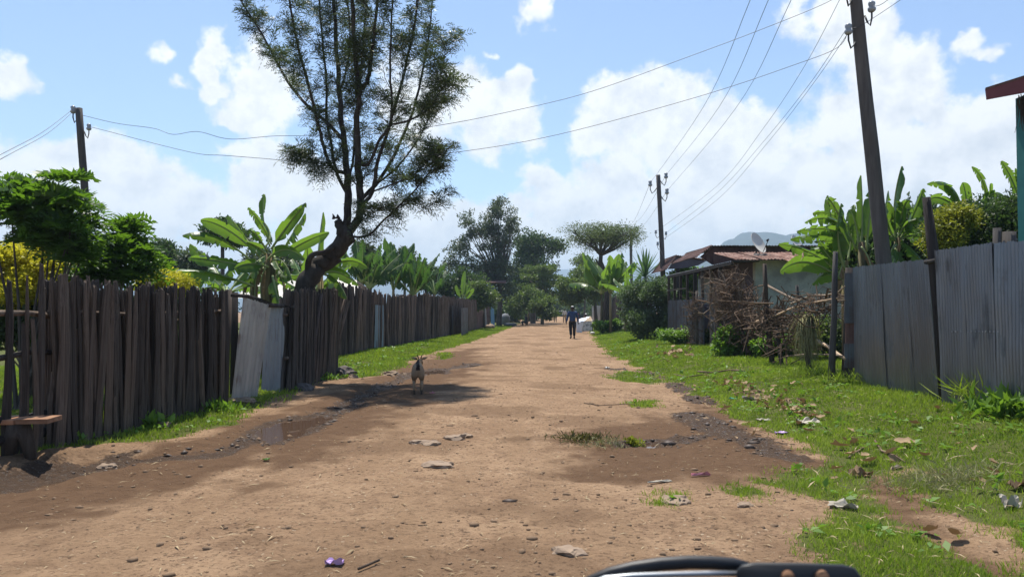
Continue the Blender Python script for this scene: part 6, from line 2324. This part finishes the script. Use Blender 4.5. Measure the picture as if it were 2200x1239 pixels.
# things in the shade at the far left
p = gp(1085, 697)
lump((p.x, p.y, p.z + .5), (.55, .5, .9), 'sack', 'sack_heap', 'tall pale covered heap standing in the shade by the left trees', 'heap', 3, .8, rough=.2)
p = gp(1097, 700)
lump((p.x, p.y, p.z + .15), (.7, .35, .22), 'sack', 'white_bundle', 'long white bundle lying at the foot of the pale heap', 'bundle', 4, .8)
for i, (px, py) in enumerate(((1050, 706), (1056, 705))):
    p = gp(px, py)
    lump((p.x, p.y, p.z + .15), .3, 'concrete', 'stone', ('left', 'right')[i] + ' pale stone at the foot of the blue pillar', 'stone', 7 + i)

# goat
GV, GE, GR = [], [], []
c = chain(GV, GE, GR, None, [((0, 0, .45), (.125, .13))])
rump = chain(GV, GE, GR, c, [((0, -.16, .455), (.12, .125)), ((0, -.29, .465), (.10, .105))])
chain(GV, GE, GR, rump, [((0, -.355, .50), .026), ((.01, -.385, .56), .020), ((.012, -.375, .60), .010)])
chest = chain(GV, GE, GR, c, [((0, .15, .455), (.118, .13)), ((0, .27, .48), (.095, .11))])
nk = chain(GV, GE, GR, chest, [((.01, .36, .53), .068), ((.03, .44, .575), .055)])
hd = chain(GV, GE, GR, nk, [((.045, .50, .60), (.055, .055))])
chain(GV, GE, GR, hd, [((.07, .58, .57), .042), ((.09, .65, .53), .028)])
for s in (-1, 1):
    chain(GV, GE, GR, rump, [((s * .07, -.28, .36), (.06, .075)), ((s * .075, -.20, .275), .042), ((s * .075, -.315, .185), .026), ((s * .07, -.30, .055), .018), ((s * .07, -.285, .008), .022)])
    chain(GV, GE, GR, chest, [((s * .075, .25, .36), .052), ((s * .072, .26, .20), .028), ((s * .07, .25, .05), .018), ((s * .07, .265, .008), .022)])
gm = skin_mesh('goat', GV, GE, GR)
gmat, t = new_mat('goat coat')
oc = objcoord(t)
sp = nd(t, 'ShaderNodeSeparateXYZ')
t.links.new(oc, sp.inputs[0])
n_ = noise_n(t, oc, 9, 4)
coat = mixc(t, n_, (.22, .145, .085), (.36, .255, .16))
stripe = M(t, 'MULTIPLY', M(t, 'LESS_THAN', M(t, 'ABSOLUTE', M(t, 'ADD', sp.outputs[0], M(t, 'MULTIPLY', M(t, 'SUBTRACT', n_, .5), .06))), .036), M(t, 'GREATER_THAN', sp.outputs[2], .47))
legs = M(t, 'LESS_THAN', sp.outputs[2], .10)
coat = mixc(t, M(t, 'MAXIMUM', stripe, M(t, 'MULTIPLY', legs, .8)), coat, (.022, .018, .016))
finish(t, principled(t, coat, .9, 0, .15, noise_n(t, oc, 60, 3), .5, .01))
pg = gp(893, 849)
goat = empty('goat', (pg.x, pg.y + .3, gz(pg.x, pg.y + .3)), 'small brown goat with a dark back stripe seen from behind on the road', 'goat')
goat.rotation_euler = (0, 0, .13)
goat.scale = (.88, .88, .92)
gm.materials.append(gmat)
part('body', gm, goat)
for s in (-1, 1):
    mb = MB()
    mb.tube([(.035 + s * .045, .49, .63), (.035 + s * .10, .48, .645), (.035 + s * .17, .46, .665 if s > 0 else .66)], [.016, .030, .006], 6)
    m_ = mb.mesh('ear', (gmat,), smooth=True)
    part('ear', m_, goat)
    mb = MB()
    mb.tube([(.04 + s * .025, .48, .645), (.04 + s * .04, .45, .69), (.04 + s * .055, .40, .72)], [.015, .011, .004], 6)
    part('horn', mb.mesh('horn', (MT['hair'],), smooth=True), goat)

# white covered stand
ps = gp(1256, 714)
sd_ = ps.y
st_ = empty('market_stand', ps, 'low stand covered with white plastic sheets beside the walking man', 'stand')
def spx(px, py, dd=0.0):
    return at(px, py, sd_ + dd)
for px, top, dd in ((1240, 690, 0), (1273, 690, 0), (1268, 680, 1.0), (1243, 686, 1.0)):
    b = spx(px, 714, dd)
    b.z = gz(b.x, b.y) - .05
    MB().beam(b, spx(px, top, dd), .05, .05).build('post', MT['pole'], parent=st_)
mb = MB()
for a, b in (((1240, 690, 0), (1273, 690, 0)), ((1240, 712, 0), (1273, 710, 0)), ((1273, 690, 0), (1268, 680, 1.0)), ((1240, 690, 0), (1243, 686, 1)), ((1243, 686, 1), (1268, 680, 1))):
    mb.beam(spx(*a), spx(*b), .04, .04)
mb.build('frame', MT['whitepost'], parent=st_)


def cloth(corners, n, m, amp, seed):
    c = [Vector(p) for p in corners]
    mb = MB()
    vs, fs = [], []
    nrm = (c[1] - c[0]).cross(c[3] - c[0]).normalized()
    for j in range(m + 1):
        for i in range(n + 1):
            u, v = i / n, j / m
            p = c[0].lerp(c[1], u).lerp(c[3].lerp(c[2], u), v)
            p = p + nrm * amp * (float(fbm(u * 5 + seed, v * 2, 1, 3, seed)) - .5) * 2 + nrm * amp * .6 * math.sin(u * 14 + v * 3 + seed)
            vs.append(p)
    for j in range(m):
        for i in range(n):
            a = j * (n + 1) + i
            fs.append((a, a + 1, a + n + 2, a + n + 1))
    mb.add(vs, fs)
    return mb


cloth([spx(1238, 694, -.05), spx(1253, 692, -.05), spx(1268, 679, .95), spx(1243, 685, .95)], 14, 8, .03, 1).build('cover_sheet', MT['tarp'], parent=st_, smooth=True)
cloth([spx(1238, 716, -.2), spx(1250, 715, -.15), spx(1254, 690, -.06), spx(1238, 693, -.06)], 12, 10, .05, 2).build('hanging_sheet', MT['tarp'], parent=st_, smooth=True)
pan_m, t = new_mat('printed sheet')
n_ = noise_n(t, objcoord(t), 5, 4, .7)
finish(t, principled(t, mixc(t, ramp(t, n_, [(.50, (0, 0, 0)), (.60, (1, 1, 1))]), (.62, .65, .68), (.16, .19, .24)), .6, 0, .3))
cloth([spx(1250, 711, -.03), spx(1273, 709, -.03), spx(1271, 690, -.03), spx(1253, 692, -.03)], 10, 6, .015, 3).build('printed_panel', pan_m, parent=st_, smooth=True)
cloth([spx(1253, 692, -.02), spx(1273, 690, -.02), spx(1269, 679, .97), spx(1265, 680, .97)], 8, 6, .02, 4).build('cover_sheet', MT['cloth_tan'], parent=st_, smooth=True)
p = gp(1273, 717)
lump((p.x, p.y, p.z + .06), (.16, .12, .09), 'white', 'white_container', 'small white plastic container on the grass under the stand', 'container', 14, 1.0, rough=.08)

# ------------------------------------------------------------------ stones, litter, weeds
ST = [(1450, 1080, .10, .45, 'concrete', 'flat brown stone beside a grass tuft on the right of the road'), (1222, 1185, .085, .4, 'concrete', 'low stone half sunk in the road near the bottom'),
      (1598, 1090, .05, .6, 'concrete', 'small stone beside the grass strip'), (838, 806, .17, .5, 'concrete', 'pale block lying at the grass edge left of the goat'), (868, 804, .06, .8, 'concrete', 'little stone right of the pale block'),
      (738, 806, .24, .8, 'stone_dark', 'round dark boulder at the corner of the leaning fence'), (758, 812, .12, .7, 'concrete', 'smaller stone beside the dark boulder'), (650, 836, .16, .7, 'stone_dark', 'dark stone at the foot of the leaning fence'),
      (345, 915, .10, .4, 'concrete', 'flat pale stone in the grass below the near fence'), (230, 990, .07, .5, 'concrete', 'yellowish stone in the mud at the left'), (940, 1000, .12, .35, 'concrete', 'flat brown slab of dry mud in the road centre'),
      (975, 945, .10, .5, 'concrete', 'broken mud lump left of the weed clump'), (1000, 940, .07, .5, 'concrete', 'small mud lump beside the broken one'), (900, 955, .09, .4, 'concrete', 'flat mud lump above the slab'),
      (925, 958, .08, .5, 'concrete', 'dark mud lump right of the flat lump'), (520, 862, .20, .3, 'concrete', 'low stone doorstep at the tin gate'), (1630, 770, .16, .7, 'stone_dark', 'dark stone lying in the grass under the brush pile')]
for i, (px, py, r, sq, m, lab) in enumerate(ST):
    p = gp(px, py)
    lump((p.x, p.y, gz(p.x, p.y) + r * sq * .05), (r * 1.25, r, r), m, 'stone' if 'mud' not in lab else 'mud_lump', lab, 'stone' if 'mud' not in lab else 'mud lump', 20 + i, sq, rough=.45, smooth=False, sub=3)


def crumple(px, py, sx, sy, mat, name, label, cat, seed, lift=.02, rz=0):
    p = gp(px, py)
    p.z = gz(p.x, p.y)
    rg = random.Random(seed)
    n = 7
    mb = MB()
    vs, fs = [], []
    for layer in (0, 1):
        for j in range(n):
            for i in range(n):
                u, v = i / (n - 1) - .5, j / (n - 1) - .5
                k = 1 - (abs(u) ** 2 + abs(v) ** 2) * .8
                zz = abs(float(fbm(u * 4 + seed, v * 4, 1, 3, seed)) - .4) * lift * 4
                q = Matrix.Rotation(rz, 2) @ Vector((u * sx * (1 + rg.uniform(-.08, .08)), v * sy * (1 + rg.uniform(-.1, .1))))
                vs.append(p + Vector((q.x, q.y, .012 + zz - layer * .006)))
    for j in range(n - 1):
        for i in range(n - 1):
            a = j * n + i
            fs.append((a, a + 1, a + n + 1, a + n))
            b = a + n * n
            fs.append((b, b + n, b + n + 1, b + 1))
    mb.add(vs, fs)
    o = mb.build(name, MT[mat], origin=p)
    return tag(o, label, cat)


crumple(718, 1216, .10, .05, 'purple', 'wrapper', 'crumpled purple wrapper on the road near the bottom', 'litter', 1)
crumple(1812, 1090, .20, .09, 'paper', 'plastic_bag', 'flattened dirty white bag on the grass strip', 'litter', 2, .03, -.5)
crumple(1735, 908, .26, .18, 'paper', 'plastic_bag', 'crumpled white plastic bag at the end of the leaf litter', 'litter', 3, .05)
crumple(1575, 858, .12, .08, 'green_plastic', 'wrapper', 'small green wrapper on the right verge', 'litter', 4)
crumple(1680, 928, .16, .08, 'purple', 'wrapper', 'small lilac wrapper at the edge of the wet mud', 'litter', 5)
crumple(929, 847, .09, .04, 'pink', 'wrapper', 'pink scrap on the road right of the goat', 'litter', 6)
crumple(1505, 1024, .18, .03, 'pink', 'wrapper', 'thin red and yellow strip on the damp road', 'litter', 7, rz=.2)
crumple(1850, 1025, .18, .10, 'dryleaf', 'husk', 'large curled tan husk at the grass edge', 'litter', 8, .05)
crumple(1610, 860, .2, .12, 'paper', 'paper_scrap', 'pale paper scrap beside the leaf litter', 'litter', 9, .04)
crumple(2172, 1085, .13, .08, 'paper', 'paper_scrap', 'pale torn paper at the right edge in the grass', 'litter', 10, .06)
crumple(2190, 1050, .14, .10, 'dryleaf', 'husk', 'curled brown husk at the right edge', 'litter', 11, .05)
crumple(1418, 1036, .22, .03, 'paper', 'stalk_piece', 'pale flat stalk piece lying on the damp road', 'litter', 12, .01, .25)
crumple(572, 990, .06, .04, 'weed', 'leaf', 'single fresh green leaf lying on the left track', 'litter', 13, .01)
crumple(1640, 905, .18, .1, 'paper', 'paper_scrap', 'grey scrap lying where the mud meets the grass', 'litter', 14, .03)
crumple(1305, 790, .10, .08, 'white', 'paper_scrap', 'tiny white scrap on the right road edge beyond', 'litter', 15, .02)

# curled dry leaves on the right verge, each its own
rg = random.Random(33)
LEAFM = []
for k in range(5):
    mb = MB()
    n = 6
    vs, fs = [], []
    cu = rg.uniform(.3, 1.1)
    for i in range(n):
        t_ = i / (n - 1)
        w = math.sin(math.pi * (.08 + .86 * t_)) ** .8 * rg.uniform(.20, .34)
        z = cu * (t_ - .5) ** 2 * .8
        vs += [(t_ - .5, -w, z + w * rg.uniform(.3, .9)), (t_ - .5, 0, z), (t_ - .5, w, z + w * rg.uniform(.3, .9))]
    for i in range(n - 1):
        a = i * 3
        fs += [(a, a + 1, a + 4, a + 3), (a + 1, a + 2, a + 5, a + 4)]
    mb.add(vs, fs)
    me = mb.mesh('dry_leaf', (MT['dryleaf'],), smooth=True)
    a_ = me.attributes.new('rnd', 'FLOAT', 'FACE')
    a_.data.foreach_set('value', np.full(len(me.polygons), k / 4, np.float32))
    LEAFM.append(me)


def dry_leaf(px, py, s, label, group):
    p = gp(px, py)
    o = bpy.data.objects.new('dry_leaf', rg.choice(LEAFM))
    COL.objects.link(o)
    o.location = (p.x, p.y, gz(p.x, p.y) + .025 + s * .1)
    o.rotation_euler = (rg.gauss(0, .4), rg.gauss(0, .4), rg.uniform(0, 6.28))
    o.scale = (s, s, s)
    tag(o, label, 'dry leaf', group)


for i in range(150):
    t_ = rg.random()
    px = 1555 + t_ * 190 + rg.gauss(0, 14)
    py = 822 + t_ * 72 + rg.gauss(0, 9)
    dry_leaf(px, py, rg.uniform(.04, .14), 'curled dry tan leaf in the litter drift across the right verge', 'dry leaves in the litter drift')
for i in range(60):
    px, py = rg.uniform(1480, 2150), 0
    py = 850 + (px - 1480) * .26 + rg.gauss(0, 45)
    if py < 800:
        continue
    dry_leaf(px, py, rg.uniform(.05, .15), 'loose dry tan leaf scattered on the grass of the right verge', 'loose dry leaves on the verge')
for i in range(34):
    dry_leaf(rg.gauss(1450, 22), rg.gauss(762, 7), rg.uniform(.1, .25), 'dry leaf in the small brown heap beside the undergrowth', 'dry leaves in the small heap')
for i, (px, py, s, lab) in enumerate(((1405, 1362 - 300, .0, ''), (1945, 962, .2, 'long pale dry leaf lying on the right grass'), (1805, 965, .22, 'upright curled tan leaf beside the wet mud'), (1868, 1002, .2, 'tan leaf propped at the mud edge'),
                                      (2050, 1162, .2, 'dry leaf on the bare track at lower right'), (2000, 1150, .14, 'small dry leaf on the bare track at lower right'))):
    if s:
        dry_leaf(px, py, s, lab, None)

# sticks
SK = [([(1500, 800), (1530, 803), (1570, 797), (1600, 800)], .02, 'long dry stick on the right verge below the brush fence'), ([(1448, 806), (1475, 812), (1510, 808), (1540, 797)], .016, 'forked dry stick at the road edge beside the long stick'),
      ([(1255, 868), (1290, 874), (1330, 873), (1365, 870)], .008, 'thin bent twig on the dry road right of centre'), ([(1010, 790), (1030, 784)], .012, 'dark stick beside the far puddle'), ([(770, 1232), (815, 1208)], .008, 'yellow straw stalk on the road near the bottom'),
      ([(1880, 950), (1895, 975), (1925, 985), (1945, 1000)], .012, 'branched dry stick on the right grass'), ([(1825, 990), (1842, 975), (1855, 968)], .012, 'short dry stick at the mud edge')]
for pts, r, lab in SK:
    P = []
    for px, py in pts:
        p = gp(px, py)
        P.append(Vector((p.x, p.y, gz(p.x, p.y) + r + .01)))
    o = MB().tube(P, [r * (1 - .4 * i / len(P)) for i in range(len(P))], 6).build('stick', MT['twig'], origin=P[0], smooth=True)
    tag(o, lab, 'stick')

# weeds and clumps
MT['rutweed'] = mat_leaf('trampled weed', (.06, .055, .02), (.17, .15, .06), (.14, .14, .03), .25, .7, .2)


def weed_clump(px, py, n, r, h, mat, label, seed, lw=.3, name='weed', cat='weed'):
    p = gp(px, py)
    nr_ = np.random.default_rng(seed)
    C = np.stack([p.x + nr_.normal(0, r, n), p.y + nr_.normal(0, r * .6, n), np.zeros(n)], 1)
    C[:, 2] = h1(C[:, 0], C[:, 1]) + nr_.random(n) * h * .6
    Dv = rand_unit(n, nr_) + np.array([0, 0, .9])
    sz = nr_.uniform(.4, 1.0, n) * h
    V, F = leaf_arrays(C, Dv, rand_unit(n, nr_) + np.array([0, 0, .5]), sz, sz * lw, .2)
    og = np.array([p.x, p.y, gz(p.x, p.y)])
    o = bpy.data.objects.new(name, np_mesh(name, V - og, F, MT[mat], nr_.random(n)))
    COL.objects.link(o)
    o.location = og
    return tag(o, label, cat, kind='stuff')


weed_clump(1258, 950, 420, .17, .09, 'rutweed', 'trampled weed clump in the road rut right of centre', 1, .2)
weed_clump(1300, 960, 260, .14, .08, 'drygrass', 'dry trampled grass beside the weed clump in the rut', 11, .12)
weed_clump(1362, 952, 160, .05, .07, 'goldgreen', 'tiny weed by the little rut puddle', 2, .4)
weed_clump(152, 948, 90, .07, .10, 'weed', 'leafy green weed at the foot of the near fence', 3, .55)
weed_clump(112, 958, 40, .05, .08, 'weed', 'small sprouting weed beside the bench', 4, .5)
weed_clump(320, 915, 140, .14, .16, 'weed', 'spreading weed under the near fence', 5, .45)
weed_clump(450, 880, 200, .22, .14, 'weed', 'dark weeds at the fence foot near the tin gate', 6, .4)
weed_clump(690, 815, 260, .28, .14, 'weed', 'weeds along the foot of the leaning fence', 7, .4)
weed_clump(2125, 880, 420, .20, .42, 'grass', 'tall grass tuft growing against the tin gate', 8, .05)
weed_clump(2180, 900, 320, .20, .30, 'weed', 'leafy weeds at the foot of the tin gate, right edge', 9, .25)
weed_clump(2030, 1040, 900, .30, .14, 'drygrass', 'heap of cut dry grass on the right verge', 10, .06, name='dry_grass_heap', cat='dry grass')
weed_clump(1720, 810, 420, .3, .25, 'grass', 'tall grass at the foot of the dry bundle post', 12, .06)
weed_clump(1800, 825, 300, .2, .20, 'grass', 'grass tuft at the foot of the tall straight post', 13, .06)

# broad-leaved ground weeds and dry stalks mixed into the verges: uncountable
nr = np.random.default_rng(78)
n = 2400
yy = 3.6 * (34 / 3.6) ** nr.random(n)
xx = np.where(nr.random(n) < .72, nr.uniform(1.2, 8.5, n), nr.uniform(-7, -3, n))
ok = (masks(xx, yy)[0] > .6) & (fbm(xx, yy, 1.0, 3, 95) > .47)
xx, yy = xx[ok], yy[ok]
k = 6
xx, yy = np.repeat(xx, k) + nr.normal(0, .035, len(xx) * k), np.repeat(yy, k) + nr.normal(0, .035, len(yy) * k)
n = len(xx)
Dv = rand_unit(n, nr) * np.array([1, 1, .4]) + np.array([0, 0, .35])
sz = nr.uniform(.03, .085, n) * (1 + yy * .02)
V, F = leaf_arrays(np.stack([xx, yy, h1(xx, yy) + nr.uniform(.01, .05, n)], 1), Dv, np.tile([0, 0, 1.0], (n, 1)) + nr.normal(0, .4, (n, 3)), sz, sz * .55, .2)
o = bpy.data.objects.new('ground_weeds', np_mesh('ground_weeds', V, F, MT['weed'], nr.random(n)))
COL.objects.link(o)
tag(o, 'low broad-leaved weeds growing through the verge grass', 'weeds', kind='stuff')
n = 2600
yy = 3.6 * (30 / 3.6) ** nr.random(n)
xx = nr.uniform(1.2, 7, n)
ok = masks(xx, yy)[0] > .4
xx, yy = xx[ok], yy[ok]
n = len(xx)
a = nr.uniform(0, 6.28, n)
sz = .04 + nr.gamma(1.6, .03, n)
V, F = leaf_arrays(np.stack([xx, yy, h1(xx, yy) + nr.uniform(.02, .05, n)], 1), np.stack([np.cos(a), np.sin(a), nr.normal(0, .25, n)], 1), np.tile([0, 0, 1.0], (n, 1)) + nr.normal(0, .3, (n, 3)), sz, sz * .06 + .003, .2)
o = bpy.data.objects.new('dry_stalks', np_mesh('dry_stalks', V, F, MT['straw'], nr.random(n)))
COL.objects.link(o)
tag(o, 'dry stalks and chaff lying in the right verge grass', 'straw', kind='stuff')

# straw and soil crumbs strewn on the road: uncountable
nr = np.random.default_rng(77)
n = 3600
yy = 3.4 * (22 / 3.4) ** nr.random(n)
xx = nr.uniform(-4.2, 4.5, n)
ok = masks(xx, yy)[0] < .4
xx, yy = xx[ok], yy[ok]
n = len(xx)
zz = h1(xx, yy)
a = nr.uniform(0, np.pi * 2, n)
L_ = .018 + nr.gamma(1.6, .018, n)
Dv = np.stack([np.cos(a), np.sin(a), nr.normal(0, .12, n)], 1)
C = np.stack([xx, yy, zz + .008], 1)
V, F = leaf_arrays(C, Dv, np.tile([0, 0, 1.0], (n, 1)) + nr.normal(0, .3, (n, 3)), L_, L_ * .08 + .002, .3)
o = bpy.data.objects.new('straw', np_mesh('straw', V, F, MT['straw'], nr.random(n)))
COL.objects.link(o)
tag(o, 'bits of straw and chaff strewn over the dirt road', 'straw', kind='stuff')
n = 5000
yy = 3.4 * (30 / 3.4) ** nr.random(n)
xx = nr.uniform(-4.4, 4.2, n)
cl = fbm(xx, yy, .8, 3, 91)
ok = (masks(xx, yy)[0] < .5) & (cl + nr.normal(0, .06, n) > .46)
xx, yy = xx[ok], yy[ok]
n = len(xx)
zz = h1(xx, yy)
ico = np.array([Vector(v).normalized()[:] for v in ((0, 0, 1), (.9, 0, .3), (.28, .85, .3), (-.72, .53, .3), (-.72, -.53, .3), (.28, -.85, .3), (.72, .53, -.4), (-.28, .85, -.4), (-.9, 0, -.4), (-.28, -.85, -.4), (.72, -.53, -.4))])
fi = np.array([(0, 1, 2), (0, 2, 3), (0, 3, 4), (0, 4, 5), (0, 5, 1), (1, 6, 2), (2, 6, 7), (2, 7, 3), (3, 7, 8), (3, 8, 4), (4, 8, 9), (4, 9, 5), (5, 9, 10), (5, 10, 1), (1, 10, 6)])
rr = nr.gamma(1.3, .0045, n) + .003
sc = np.stack([rr * nr.uniform(.8, 1.6, n), rr * nr.uniform(.8, 1.6, n), rr * nr.uniform(.5, .9, n)], 1)
V = ico[None] * sc[:, None] * nr.uniform(.7, 1.25, (n, 11, 1)) + np.stack([xx, yy, zz + rr * .15], 1)[:, None]
F = (fi[None] + (np.arange(n) * 11)[:, None, None]).reshape(-1, 3)
# churned mud clods along the wet margins
m2 = 7000
y2 = 4.5 * (26 / 4.5) ** nr.random(m2)
x2 = nr.uniform(-5.0, 4.2, m2)
wm = wetmask(x2, y2)
inpud = np.zeros(m2, bool)
for P in PUD:
    inpud |= sdpoly(x2, y2, P) > -.05
ok = (wm + nr.normal(0, .12, m2) > .32) & ~inpud & (fbm(x2, y2, 1.4, 3, 93) > .44)
x2, y2 = x2[ok], y2[ok]
m2 = len(x2)
r2 = nr.gamma(1.5, .008, m2) + .006
s2 = np.stack([r2 * nr.uniform(.8, 2.0, m2), r2 * nr.uniform(.7, 1.3, m2), r2 * nr.uniform(.4, .8, m2)], 1)
V2 = ico[None] * s2[:, None] * nr.uniform(.6, 1.35, (m2, 11, 1)) + np.stack([x2, y2, h1(x2, y2) + r2 * .1], 1)[:, None]
F2 = (fi[None] + (np.arange(m2) * 11)[:, None, None]).reshape(-1, 3)
o = bpy.data.objects.new('mud_clods', np_mesh('mud_clods', V2.reshape(-1, 3), F2, mat_plain('wet mud clod', (.075, .05, .034), .6, 0, .4, var=.6, scale=7)))
COL.objects.link(o)
tag(o, 'dark churned clods of mud along the wet tracks', 'mud', kind='stuff')
clod = mat_plain('soil crumb', (.20, .13, .078), .95, var=.5, scale=9)
o = bpy.data.objects.new('soil_crumbs', np_mesh('soil_crumbs', V.reshape(-1, 3), F, clod))
COL.objects.link(o)
tag(o, 'small crumbs and clods of soil on the dirt road', 'soil crumbs', kind='stuff')

# ------------------------------------------------------------------ dashboard edge of the vehicle the view is taken from
vd = .80
dp = at(1560, 1239, vd)
dash = empty('vehicle_dashboard', dp, 'dark curved vehicle dashboard edge at the bottom right of the view', 'dashboard')
arc = [(1235, 1262), (1270, 1244), (1310, 1230), (1360, 1219), (1420, 1211), (1480, 1207), (1530, 1208), (1575, 1212), (1606, 1218)]
MB().tube([at(px, py, vd) for px, py in arc], [.003, .0045, .006, .0066, .007, .007, .007, .007, .006], 12).build('instrument_hood', MT['black'], parent=dash, smooth=True)
mb = MB()
mb.tube([at(px, py, vd - .01) for px, py in ((1240, 1262), (1300, 1241), (1360, 1236), (1440, 1233), (1520, 1231), (1584, 1231))], [.0022, .0026, .0028, .0028, .0028, .0026], 10)
mb.build('trim_strip', MT['chrome'], parent=dash, smooth=True)
mb = MB()
bev = [(1580, 1270), (1583, 1222), (1594, 1211), (1620, 1207), (1720, 1208), (1810, 1211), (1836, 1218), (1850, 1236), (1856, 1270)]
n = len(bev)
vs = []
for k, (dd, sh) in enumerate(((-.035, 5), (-.03, 1), (.02, 0), (.03, 4))):
    vs += [at(px, py + sh, vd + dd) for px, py in bev]
fs = [(k * n + i, k * n + i + 1, (k + 1) * n + i + 1, (k + 1) * n + i) for k in range(3) for i in range(n - 1)]
fs += [tuple(range(n - 1, -1, -1)), tuple(3 * n + i for i in range(n))]
mb.add(vs, fs)
mb.build('switch_box', MT['black'], parent=dash, smooth=True)
for px in (1692, 1766):
    p = at(px, 1238, vd - .037)
    MB().tube([p + Vector((0, .004, 0)), p + Vector((0, -.004, 0))], [.007, .006], 14).build('box_highlight', MT['plank'], parent=dash, smooth=True)
mb = MB()
a, b = at(1236, 1262, vd), at(1858, 1262, vd)
mb.slab((a.x, vd - .04, .62), (b.x, vd - .04, .62), (b.x, vd - .03, b.z), (a.x, vd - .03, a.z), -.08)
mb.build('fairing', MT['black'], parent=dash)
mb = MB()
mb.slab((a.x + .08, vd - .02, -.05), (b.x - .08, vd - .02, -.05), (b.x - .04, vd - .03, .63), (a.x + .04, vd - .03, .63), -.05)
mb.build('lower_panel', MT['black'], parent=dash)
